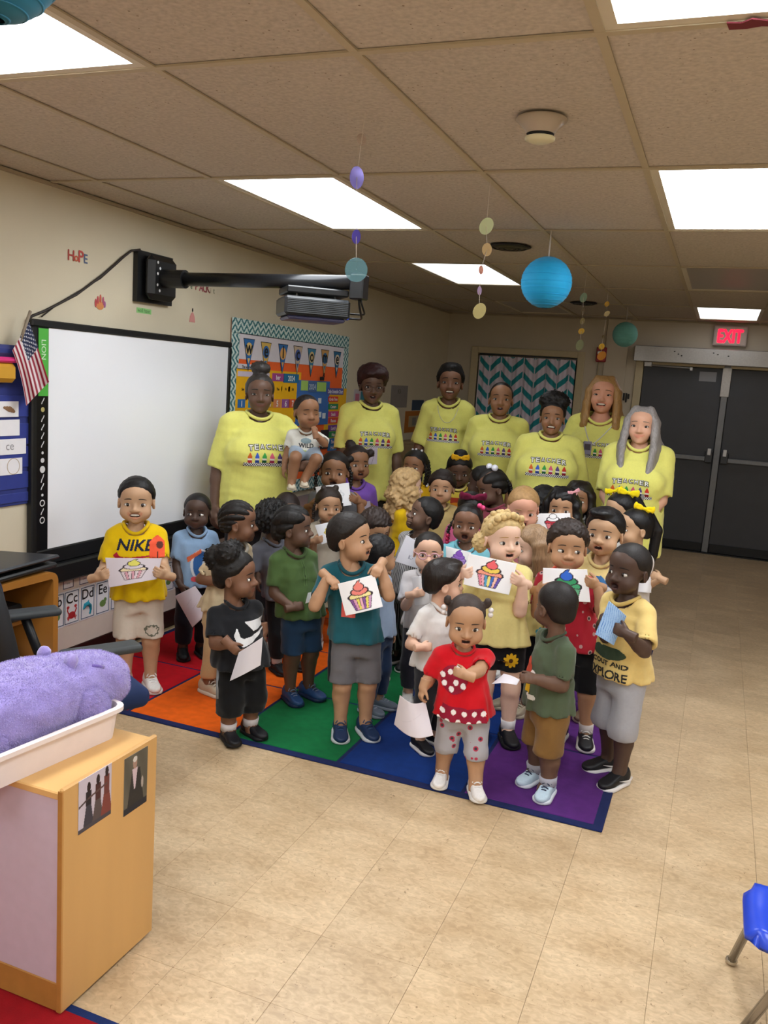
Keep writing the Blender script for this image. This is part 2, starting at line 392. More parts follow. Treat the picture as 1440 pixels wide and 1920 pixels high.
for j in range(-4,6):
    y=GY0+j*TD
    if YF<y<YB: box_obj('cross_bar',(XL+.02,y-.012,-.0015),(XR,y+.012,.0045),grid_m,ceil)
box_obj('deck',(XL-.1,YF-.1,.16),(XR+.1,YB+.1,.2),mat('ceiling_deck','55504a',.9),ceil)
# ---- troffers
frame_m=mat('troffer_paint','cfc6b4',.45); off_m=mat('diffuser_off','a39a92',.35,noise=.03)
def emis(name,s,col=LIGHT_COL):
    m=bpy.data.materials.new(name);m.use_nodes=True;nt=m.node_tree;b=nt.nodes['Principled BSDF']
    b.inputs['Base Color'].default_value=(.8,.8,.8,1); b.inputs['Emission Color'].default_value=col
    # two tubes glow through a ribbed diffuser
    b.inputs['Emission Strength'].default_value=s; b.inputs['Roughness'].default_value=.4
    w_=nt.nodes.new('ShaderNodeTexWave'); w_.inputs['Scale'].default_value=60; tc=nt.nodes.new('ShaderNodeTexCoord'); nt.links.new(tc.outputs['Object'],w_.inputs['Vector'])
    bp=nt.nodes.new('ShaderNodeBump'); bp.inputs['Strength'].default_value=.2; nt.links.new(w_.outputs['Fac'],bp.inputs['Height']); nt.links.new(bp.outputs[0],b.inputs['Normal'])
    return m
em_m=emis('diffuser_lit',LIGHT_POWER); em_back=emis('diffuser_lit_dim',LIGHT_POWER*.17)
LN={(1,-2):'lit ceiling light above the top left corner, next to the teal lantern',(1,0):'large lit ceiling light over the projector arm',(1,2):'smaller looking lit ceiling light behind the gold disc string',(1,4):'unlit grey ceiling light near the back wall',(4,-2):'pale lit ceiling light cut by the upper right edge beside the maroon scrap',(4,0):'bright ceiling light at the right edge below the smoke detector',(4,2):'unlit dark ceiling light between two bright ones on the right',(4,4):'lit ceiling light just above the EXIT sign'}
for (i,j),on in LIGHTS.items():
    x0,y0=GX0+i*TW,GY0+j*TD
    t=empty('ceiling_light',(x0,y0,ZC),label=LN.get((i,j),'ceiling light '+('near the right wall' if i==7 else 'in the middle row' if i==4 else 'near the left wall')+', '+{-4:'far behind the viewpoint',-2:'just behind the viewpoint',0:'level with the projector',2:'level with the bulletin board',4:'near the back wall'}[j]),cat='ceiling light',group='recessed ceiling lights')
    f=MB();a=.012;b_=.042
    f.box((a,a,.002),(b_,TD-a,.012));f.box((TW-b_,a,.002),(TW-a,TD-a,.012));f.box((b_,a,.002),(TW-b_,b_,.012));f.box((b_,TD-b_,.002),(TW-b_,TD-a,.012))
    f.build('frame',frame_m,t)
    box_obj('diffuser',(b_,b_,.008),(TW-b_,TD-b_,.014),(em_m if j<2 else em_back) if on else off_m,t)
    hs=MB(); hs.box((a,a,.016),(TW-a,TD-a,.09)); hs.build('housing',frame_m,t)
# ---- window and curtain
win=empty('window_1',((WX0+WX1)/2,YB,WZ0),kind='structure')
def winpart(name,lo,hi,m,**k): return box_obj(name,np.array(lo)-[(WX0+WX1)/2,YB,WZ0],np.array(hi)-[(WX0+WX1)/2,YB,WZ0],m,win,**k)
winpart('frame',(WX0-.08,YB-.03,WZ0-.06),(WX0,YB+.02,WZ1+.07),trim_m,b=.004); winpart('frame',(WX1,YB-.03,WZ0-.06),(WX1+.08,YB+.02,WZ1+.07),trim_m,b=.004)
winpart('frame',(WX0,YB-.03,WZ1),(WX1,YB+.02,WZ1+.07),trim_m,b=.004); winpart('sill',(WX0,YB-.05,WZ0-.06),(WX1,YB+.02,WZ0),trim_m,b=.004)
winpart('pane',(WX0,YB+.06,WZ0),(WX1,YB+.065,WZ1),mat('window_glass','3a4248',.1,spec=.5))
nu,nv=190,190
U,Vv=np.meshgrid(np.linspace(0,1,nu),np.linspace(0,1,nv))
wv=.016*np.sin(U*2*math.pi*9+.6*np.sin(Vv*3))+.006*np.sin(U*2*math.pi*23+2*Vv)
Xc=WX0+.015+(WX1-WX0-.03)*U+.006*np.sin(U*57)*(1-Vv); Zc=WZ0+.0+(WZ1-WZ0-.03)*Vv+.012*np.abs(np.sin(U*2*math.pi*4.5))*(Vv>.995)
Pc=np.stack([Xc,YB-.012+wv*.6,Zc],-1)
colw=.125; cidx=np.floor(U*(WX1-WX0)/colw*.93); ph=(U*(WX1-WX0)/colw*.93)%1
zig=np.where(cidx%2==0,ph,1-ph)*.13+np.where(cidx%2==0,0,.0)
tt=((Vv*(WZ1-WZ0)+zig)/.165)%1
Cc=fillc(U.shape,'dcd4e4'); teal=(tt<.44)&(ph>.05)&(ph<.97); Cc[teal]=lin('2a8f9a')
cur=mosaic('curtain',Pc,Cc,m=mat('curtain_cloth','ffffff',.85,attr=True,sheen=.2,spec=.2),label='teal and white chevron curtain covering the back window',cat='curtain')
MB().tube([(WX0,YB-.02,WZ1-.022),(WX1,YB-.02,WZ1-.022)],.006).build('rod',mat('rod_metal','77706a',.35,metal=.8),cur,smooth=True)
# ---- double door
dr=empty('door_1',(0,YB,0),kind='structure')
dg=mat('door_paint','434449',.5,noise=.04,nscale=8); alu=mat('brushed_aluminium','a9a6a4',.38,metal=.6,noise=.06,nscale=60); grey=mat('grey_metal','77787b',.42,metal=.4,noise=.05)
for s,(x0,x1) in enumerate(((DX0+.035,-.035),(.035,DX1-.035))):
    d=box_obj('leaf',(x0,.02,.012),(x1,.065,DZ1-.06),dg,dr,b=.004)
    y=.02
    pb=MB(); a=-1 if s==0 else 1
    hx=x1-.02 if s==0 else x0+.02; ox=x0+.08 if s==0 else x1-.08
    pb.box((min(hx,ox),y-.07,.995),(max(hx,ox),y-.035,1.04),.004); pb.build('push_bar',grey,d)
    lb=MB(); xx=hx-.045 if s==0 else hx; lb.box((xx-.015,y-.085,.98),(xx+.06,y,1.1),.006); lb.build('latch_case',mat('dark_metal','3f4043',.4,metal=.5),d)
    box_obj('latch_cap',(xx+.005,y-.09,1.06),(xx+.04,y-.06,1.13),mat('cap_white','d8d6d6',.4),d,b=.003)
    e=MB(); e.box((ox-.02,y-.075,.99),(ox+.02,y,1.045),.004); e.build('bar_bracket',grey,d)
mul=MB(); mul.box((-.032,-.012,.012),(.032,.05,DZ1-.03),.004); mul.build('mullion',grey,dr)
box_obj('mullion_bracket',(-.045,-.022,1.68),(.045,-.01,DZ1-.05),alu,dr,b=.003)
jb=MB(); jb.box((DX0-.05,-.02,0),(DX0+.03,.1,DZ1),.004); jb.box((DX1-.03,-.02,0),(DX1+.05,.1,DZ1),.004); jb.box((DX0+.03,-.0,DZ1-.055),(DX1-.03,.1,DZ1),.003); jb.build('jamb',trim_m,dr)
hd=MB(); hd.box((DX0-.07,-.13,2.0),(DX1+.07,-.001,2.165),.006); hd.build('operator_header',alu,dr)
for (px,py) in ((1265,659),(1272,664),(1278,667),(1338,662),(1346,665),(1366,668)):
    p=on_y(px,py,YB-.13); MB().sphere((p[0],-.131,p[2]),(.009,.003,.006),8,5).build('scuff',black_m,dr)
ca=MB(); ca.tube([(-.80,-.05,1.965),(-.35,-.10,1.955)],.008,8); ca.box((-.84,-.06,1.95),(-.76,-.002,2.0),.004); ca.box((-.37,-.115,1.93),(-.34,-.085,1.965),.003); ca.build('closer_arm',alu,dr)
box_obj('door_label',(-.27,.0165,1.83),(-.10,.0195,1.93),mat('door_label','8b8b90',.4),dr)
box_obj('threshold',(DX0,-.05,0),(DX1,.1,.012),black_m,dr)
box_obj('wall_cavity',(DX0-.04,.11,-.05),(DX1+.04,.14,DZ1+.02),black_m,dr)
box_obj('kick_plate',(DX0+.04,.0,.012),(-.04,.019,.105),black_m,dr,b=.003); box_obj('kick_plate',(.04,.0,.012),(DX1-.04,.019,.105),black_m,dr,b=.003)
# ---- exit sign
ex=empty('exit_sign',(-.015,YB-.02,2.205),label='white EXIT sign with glowing red letters above the double doors',cat='exit sign')
box_obj('housing',(-.165,-.045,0),(.165,.02,.205),mat('sign_white','b9aaa4',.5),ex,b=.008)
box_obj('face',(-.15,-.049,.014),(.15,-.044,.192),mat('sign_face','c5b4ac',.5),ex,b=.002)
text_obj('letters','EXIT',(0,-.049,.034),(1,0,0),(0,0,1),.135,mat('exit_red','ff1236',.5,emit=2.2),ex,bold=.007,width=.235)
# ---- alarm strobe and conduit
al=empty('fire_alarm',(-1.305,YB,2.05),label='small red fire alarm strobe on the back wall beside the doors',cat='fire alarm')
box_obj('body',(-.055,-.05,-.08),(.055,0,.08),mat('alarm_red','8d1420',.4),al,b=.008); box_obj('lens',(-.04,-.07,.0),(.04,-.048,.035),mat('alarm_lens','e8e2dc',.15),al,b=.006)
cd=MB(); cd.tube([(-1.325,YB-.012,.12),(-1.325,YB-.012,1.97)],.01,8); cd.build('conduit',trim_m,smooth=True,label='thin painted conduit running down below the fire alarm',cat='conduit')
kp=empty('wall_keys',(-1.0,YB,1.62),label='bunch of dark keys hanging on the trim beside the doors',cat='keys')
MB().lathe([(.004,0),(.004,.03)],8,axis='y',c=(0,-.03,.03)).build('hook',grey,kp); 
kb=MB(); kb.box((-.03,-.03,-.05),(-.01,-.02,.03),.003); kb.box((.0,-.028,-.07),(.016,-.02,.03),.003); kb.box((.02,-.03,-.03),(.04,-.022,.025),.003); kb.build('keys',black_m,kp)
# ---- ceiling fittings
sm=empty('smoke_detector',(-.61,2.69,ZC),label='white round smoke detector in its clear cup on the ceiling',cat='smoke detector')
MB().lathe([(0,-.001),(.074,-.001),(.078,-.006),(.05,-.032),(.042,-.046)],32).build('base',mat('detector_white','b4a696',.35),sm,smooth=True)
MB().lathe([(.040,-.046),(.040,-.058)],24).build('chamber',black_m,sm,smooth=True)
MB().lathe([(.046,-.056),(.046,-.062),(.03,-.069),(0,-.070)],24).build('cap',mat('detector_cap','d5cfae',.4),sm,smooth=True)
for q,(x,y,l) in enumerate(((-1.26,5.03,'round black louvred air vent beside the blue lantern'),(-1.3,8.13,'round dark air vent farther back above the chevron curtain'))):
    v=empty('air_vent',(x,y,ZC),label=l,cat='air vent',group='round ceiling vents')
    for k,r in enumerate((.118,.09,.062,.034)):
        MB().lathe([(r,.0),(r+.006,-.004-.002*k),(r-.02,-.014-.002*k),(r-.024,-.008-.002*k),(r,.0)],28).build('ring',mat('vent_black','1b1816',.5) if k%2==0 else mat('vent_grey','4a423a',.5),v,smooth=True)
    MB().lathe([(.125,-.0015),(0,-.0015)],28).build('recess',mat('vent_black','1b1816',.5),v)
sp=empty('crepe_scrap',(-.04,2.1,ZC),label='torn maroon crepe scrap stuck by the upper right ceiling light',cat='scrap')
P=[(-.05,-.02),(-.02,-.012),(.0,-.03),(.03,-.015),(.05,-.022),(.055,.02),(.02,.012),(-.01,.02),(-.045,.018)]
MB().poly([(x,y,-.003) for x,y in P],(0,0,-.003)).build('scrap',mat('maroon_paper','6d2530',.8),sp)
# ================================================================== FIGURES: distance field modelling
class Fld:
    def __init__(s,lo,hi,h):
        s.lo=np.array(lo,np.float32); s.h=h; n=np.ceil((np.array(hi)-s.lo)/h).astype(int)+2; s.n=n
        s.ax=[(s.lo[i]+h*np.arange(n[i])).astype(np.float32) for i in range(3)]; s.F=np.full(n,1.0,np.float32)
    def sl(s,lo,hi,pad):
        a=np.maximum(np.floor((np.asarray(lo)-pad-s.lo)/s.h).astype(int),0); b=np.minimum(np.ceil((np.asarray(hi)+pad-s.lo)/s.h).astype(int)+1,s.n)
        if (b<=a).any(): return None
        S=tuple(slice(a[i],b[i]) for i in range(3))
        return S,s.ax[0][S[0]][:,None,None],s.ax[1][S[1]][None,:,None],s.ax[2][S[2]][None,None,:]
    def comb(s,S,d,k,op):
        f=s.F[S]
        if op=='u':
            if k>0: q=np.maximum(k-np.abs(f-d),0)/k; s.F[S]=np.minimum(f,d)-q*q*k*.25
            else: s.F[S]=np.minimum(f,d)
        else:
            d=-d
            if k>0: q=np.maximum(k-np.abs(f-d),0)/k; s.F[S]=np.maximum(f,d)+q*q*k*.25
            else: s.F[S]=np.maximum(f,d)
    def cap(s,a,b,ra,rb,k=0,op='u',end=None):
        a=np.asarray(a,float);b=np.asarray(b,float);R=max(ra,rb)
        t=s.sl(np.minimum(a,b)-R,np.maximum(a,b)+R,3*s.h+k)
        if t is None: return
        S,x,y,z=t; D=b-a; L2=float(D@D)+1e-9
        t=((x-a[0])*D[0]+(y-a[1])*D[1]+(z-a[2])*D[2])/L2; tc=np.clip(t,0,1)
        d=np.sqrt((x-a[0]-tc*D[0])**2+(y-a[1]-tc*D[1])**2+(z-a[2]-tc*D[2])**2)-(ra+(rb-ra)*tc)
        if end is not None: d=np.maximum(d,(t-end)*math.sqrt(L2))
        s.comb(S,d,k,op)
    def ell(s,c,r,k=0,op='u',rot=None):
        c=np.asarray(c,float);r=np.broadcast_to(np.asarray(r,float),(3,)); m=max(r) if rot is not None else r
        t=s.sl(c-m,c+m,3*s.h+k)
        if t is None: return
        S,x,y,z=t; X=x-c[0];Y=y-c[1];Z=z-c[2]
        if rot is not None: X,Y,Z=(rot[0,0]*X+rot[1,0]*Y+rot[2,0]*Z, rot[0,1]*X+rot[1,1]*Y+rot[2,1]*Z, rot[0,2]*X+rot[1,2]*Y+rot[2,2]*Z)
        k0=np.sqrt((X/r[0])**2+(Y/r[1])**2+(Z/r[2])**2); k1=np.sqrt((X/r[0]**2)**2+(Y/r[1]**2)**2+(Z/r[2]**2)**2)+1e-6
        s.comb(S,k0*(k0-1)/k1,k,op)
    def stack(s,tab,k=0,op='u',rnd_=.0,p=2.0):
        """tab rows: z, cx, cy, rx, ry (rising z)"""
        T=np.array(tab,float); z=s.ax[2]; Z=z[None,None,:]
        it=[np.interp(z,T[:,0],T[:,i]).astype(np.float32)[None,None,:] for i in range(1,5)]
        m=max(T[:,3].max(),T[:,4].max())
        t=s.sl((T[:,1].min()-m,T[:,2].min()-m,T[0,0]),(T[:,1].max()+m,T[:,2].max()+m,T[-1,0]),3*s.h+k)
        if t is None: return
        S,x,y,zz=t; cx,cy,rx,ry=[i[:,:,S[2]] for i in it]
        q=((np.abs(x-cx)/rx)**p+(np.abs(y-cy)/ry)**p)**(1/p)
        d=(q-1)*np.minimum(rx,ry)*(1+.0*q)
        d=np.maximum(d,np.maximum(T[0,0]-zz,zz-T[-1,0]))
        s.comb(S,d,k,op)
    def plane(s,pt,n):
        n=np.asarray(n,float);n=n/np.linalg.norm(n); x,y,z=s.ax
        s.F=np.maximum(s.F,((x-pt[0])*n[0])[:,None,None]+((y-pt[1])*n[1])[None,:,None]+((z-pt[2])*n[2])[None,None,:]).astype(np.float32)
    def noise(s,amp,wl,seed=0,n=4,aniso=(1,1,1)):
        r=np.random.RandomState(seed); x,y,z=s.ax; d=0
        for i in range(n):
            v=r.normal(size=3);v/=np.linalg.norm(v); v=v*np.array(aniso)*2*math.pi/(wl*(.7+.7*r.rand())); p=r.rand()*6.28
            d=d+np.sin((x*v[0])[:,None,None]+(y*v[1])[None,:,None]+(z*v[2])[None,None,:]+p)
        s.F+=(amp/n*1.6*d).astype(np.float32)
    def mesh(s):
        F=s.F; F[0]=F[-1]=.1; F[:,0]=F[:,-1]=.1; F[:,:,0]=F[:,:,-1]=.1
        I=(F<0); c=np.zeros(np.array(F.shape)-1,np.int8)
        for a in (0,1):
            for b in (0,1):
                for d in (0,1): c+=I[a:F.shape[0]-1+a,b:F.shape[1]-1+b,d:F.shape[2]-1+d]
        act=np.argwhere((c>0)&(c<8))
        if len(act)==0: return np.zeros((0,3)),np.zeros((0,4),int)
        idx=np.full(c.shape,-1,np.int32); idx[tuple(act.T)]=np.arange(len(act))
        cor=np.array([(a,b,d) for a in (0,1) for b in (0,1) for d in (0,1)])
        vals=np.stack([F[tuple((act+q).T)] for q in cor],1)
        P=np.zeros((len(act),3));N=np.zeros(len(act))
        for i in range(8):
            for ax,bit in ((0,4),(1,2),(2,1)):
                if i&bit: continue
                j=i|bit; a=vals[:,i];b=vals[:,j]; m=(a<0)!=(b<0); t=np.where(m,a/np.where(m,a-b,1),0)
                q=cor[i][None,:].astype(float)+t[:,None]*(cor[j]-cor[i])[None,:]; P+=q*m[:,None];N+=m
        V=(act+P/N[:,None])*s.h+s.lo
        Q=[]
        for ax in range(3):
            o=[1,2] if ax==0 else ([2,0] if ax==1 else [0,1])
            A=np.moveaxis(I,ax,0); ch=np.argwhere(np.moveaxis(A[:-1]!=A[1:],0,ax))
            ok=(ch[:,o[0]]>0)&(ch[:,o[1]]>0); ch=ch[ok]
            ok=(ch[:,o[0]]<c.shape[o[0]])&(ch[:,o[1]]<c.shape[o[1]]); ch=ch[ok]
            e1=np.zeros(3,int);e1[o[0]]=1;e2=np.zeros(3,int);e2[o[1]]=1
            q=np.stack([idx[tuple((ch-e1-e2).T)],idx[tuple((ch-e2).T)],idx[tuple(ch.T)],idx[tuple((ch-e1).T)]],1)
            ins=I[tuple(ch.T)]; q=np.where(ins[:,None],q,q[:,::-1]); Q.append(q)
        Q=np.concatenate(Q); Q=Q[(Q>=0).all(1)]
        # one light smoothing pass
        S=V.copy();n=np.ones(len(V))
        for k in range(4):
            np.add.at(S,Q[:,k],V[Q[:,(k+1)%4]]); np.add.at(n,Q[:,k],1)
        V=V*.5+.5*S/n[:,None]
        return V,Q
    def front(s,x,z,default=None):
        """first surface met along +y at columns (x,z): y value (nan if none)"""
        ix=(np.asarray(x)-s.lo[0])/s.h; iz=(np.asarray(z)-s.lo[2])/s.h
        out=0;wt=0
        i0=np.clip(np.floor(ix).astype(int),0,s.n[0]-2);k0=np.clip(np.floor(iz).astype(int),0,s.n[2]-2)
        res=np.zeros(np.shape(ix));W=np.zeros(np.shape(ix))
        for a in (0,1):
            for b in (0,1):
                C=s.F[i0+a,:,k0+b]; m=C<0; j=m.argmax(-1); has=m.any(-1)&(j>0)
                jj=np.maximum(j,1); f1=np.take_along_axis(C,jj[...,None],-1)[...,0];f0=np.take_along_axis(C,jj[...,None]-1,-1)[...,0]
                y=s.ax[1][jj]-s.h*f1/np.where(f1-f0==0,-1,(f1-f0)) 
                y=s.ax[1][jj-1]+s.h*np.clip(f0/np.where(f0-f1==0,1,f0-f1),0,1)
                w_=(np.abs(1-a-(ix-i0))*np.abs(1-b-(iz-k0))+1e-6)*has; res+=w_*y;W+=w_
        return np.where(W>0,res/np.where(W>0,W,1),np.nan)
def cat(*ms):
    V=[];Q=[];n=0
    for v,q in ms: V.append(v);Q.append(np.asarray(q)+n);n+=len(v)
    return np.concatenate(V),np.concatenate(Q)
def rotm(yaw,pitch,tilt):
    return np.array(Matrix.Rotation(yaw,3,'Z')@Matrix.Rotation(-pitch,3,'X')@Matrix.Rotation(tilt,3,'Y'))
PROP={'toddler':dict(chin=.775,nb=.745,sz=.70,sx=.112,hip=.40,cr=.35,hx=.056,kn=.215,an=.05,ua=.15,fa=.13,ha=.10,ar=(.037,.032,.026),lg=(.066,.048,.046,.036),tx=1.08,foot=.165),
'child':dict(chin=.795,nb=.77,sz=.735,sx=.103,hip=.445,cr=.40,hx=.05,kn=.24,an=.05,ua=.165,fa=.135,ha=.098,ar=(.032,.027,.021),lg=(.056,.041,.039,.028),tx=1.0,foot=.158),
'held':dict(chin=.775,nb=.755,sz=.71,sx=.112,hip=.545,cr=.50,hx=.056,kn=.215,an=.05,ua=.15,fa=.13,ha=.10,ar=(.037,.032,.026),lg=(.066,.048,.046,.036),tx=1.08,foot=.165),
'adult':dict(chin=.853,nb=.838,sz=.805,sx=.100,hip=.52,cr=.465,hx=.05,kn=.285,an=.045,ua=.175,fa=.145,ha=.105,ar=(.030,.025,.0175),lg=(.052,.037,.035,.024),tx=.93,foot=.15)}
def skin_mat(): return mat('skin','ffffff',.48,attr=True,noise=.035,nscale=25,spec=.35)
def eye_mats(): return [mat('eye_white','d8d2cc',.25,spec=.5),mat('iris_dark','1a0f0a',.15,spec=.6),mat('lash','120c0a',.7)]
# ---------- shoes (unit length, toe towards -y)
_shoe={}
def shoe_meshes(kind):
    if kind in _shoe: return _shoe[kind]
    f=Fld((-.32,-.8,-.05),(.32,.5,.62),.03)
    hi={'sneaker':.36,'boot':.56,'slip':.27,'high':.5}[kind]
    f.ell((0,-.42,.12),(.19,.27,.14),.05);f.ell((0,-.1,.17),(.17,.36,.18),.08);f.ell((0,.14,.2),(.165,.2,.22),.08)
    f.cap((0,.07,.2),(0,.08,hi+.1),.16,.15,.06)
    f.plane((0,.1,hi),(0,-.25,1)); f.plane((0,0,.05),(0,0,-1))
    up=f.mesh()
    f=Fld((-.32,-.82,-.05),(.32,.5,.2),.03)
    f.cap((0,-.42,.045),(0,.13,.05),.235,.20); f.plane((0,0,.10),(0,0,1)); f.plane((0,0,0),(0,0,-1)); so=f.mesh()
    lb=MB()
    for k in range(4):
        y=-.34+.075*k; z=.235+.04*k+(.03 if k>1 else 0); lb.tube([(-.09,y,z-.02),(-.03,y-.01,z+.025),(.03,y-.01,z+.025),(.09,y,z-.02)],.018,5)
    lb.tube([(0,-.1,.39),(-.08,-.13,.40),(-.13,-.16,.34)],.014,5); lb.tube([(0,-.1,.39),(.08,-.13,.40),(.13,-.16,.34)],.014,5)
    _shoe[kind]=(up,so,lb); return _shoe[kind]
_sm={}
def shoe(parent,pos,yaw,L,kind,cu,cs,cl=None,label=None):
    up,so,lb=shoe_meshes(kind); key=(kind,cu,cs,cl)
    if key not in _sm:
        _sm[key]=(mesh_np('shoe',up[0],up[1],mat('shoe_upper',cu,.5,noise=.05)),mesh_np('sole',so[0],so[1],mat('shoe_sole',cs,.6)),lb.mesh('laces',mat('shoe_laces',cl,.8),True) if cl else None)
    a,b,c=_sm[key]; o=link('shoe',a,parent,tuple(pos),(0,0,yaw),(L,L,L))
    link('sole',b,o)
    if c: link('laces',c,o)
    return o
# ---------- hands (local: x thumb side, y fingers, z back of hand; palm faces -z), unit: hand length
def hand_mesh(L,h,curl=.5,spread=.12,thumb=.5,wr=.23):
    f=Fld((-.75*L,-.45*L,-.75*L),(.75*L,1.15*L,.4*L),h)
    f.cap((0,-.4*L,0),(0,.05*L,0),wr*L,wr*.92*L)
    f.ell((0,.27*L,0),(.24*L,.29*L,.105*L),.08*L); f.ell((.03*L,.42*L,-.0*L),(.235*L,.12*L,.10*L),.05*L); f.ell((.14*L,.16*L,-.05*L),(.11*L,.17*L,.10*L),.06*L)
    r=.062*L
    for i,(x,l,sp) in enumerate(((.165,.41,1),(.055,.46,.35),(-.055,.43,-.35),(-.16,.33,-1))):
        b=np.array((x*L,.49*L,0)); a0=curl*.75; s_=sp*spread; pos=b; ang=0; rr=r*(1 if i<3 else .86)
        for k,(fr,cu) in enumerate(((.45,.9),(.31,1.1),(.24,.8))):
            ang+=curl*cu*(1+.06*(i-1.5)); d=np.array((math.sin(s_)*math.cos(ang),math.cos(s_)*math.cos(ang),-math.sin(ang)))
            q=pos+d*l*fr*L; f.cap(pos,q,rr*(1-.06*k),rr*(.94-.08*k),.012*L if k else .04*L); pos=q
    t0=np.array((.19*L,.14*L,-.03*L)); d=np.array((math.sin(.85-.4*thumb),math.cos(.85-.4*thumb),-.35-.35*thumb));d/=np.linalg.norm(d)
    t1=t0+d*.24*L; d2=d*np.array((.35,1.2,1.1)); d2/=np.linalg.norm(d2); t2=t1+d2*.2*L
    f.cap(t0,t1,.095*L,.075*L,.05*L); f.cap(t1,t2,.073*L,.058*L,.012*L)
    return f.mesh()
def ik(S,W,l1,l2,pole):
    d=W-S;n=np.linalg.norm(d); mx=(l1+l2)*.985
    if n>mx: W=S+d/n*mx; d=W-S;n=mx
    n=max(n,abs(l1-l2)+.02*l1); u=d/np.linalg.norm(d); a=(l1*l1-l2*l2+n*n)/(2*n); hgt=math.sqrt(max(l1*l1-a*a,0))
    p=pole-u*(pole@u); p/=np.linalg.norm(p)+1e-9
    return S+u*a+p*hgt,S+u*n
def U3(v): v=np.asarray(v,float); return v/(np.linalg.norm(v)+1e-9)
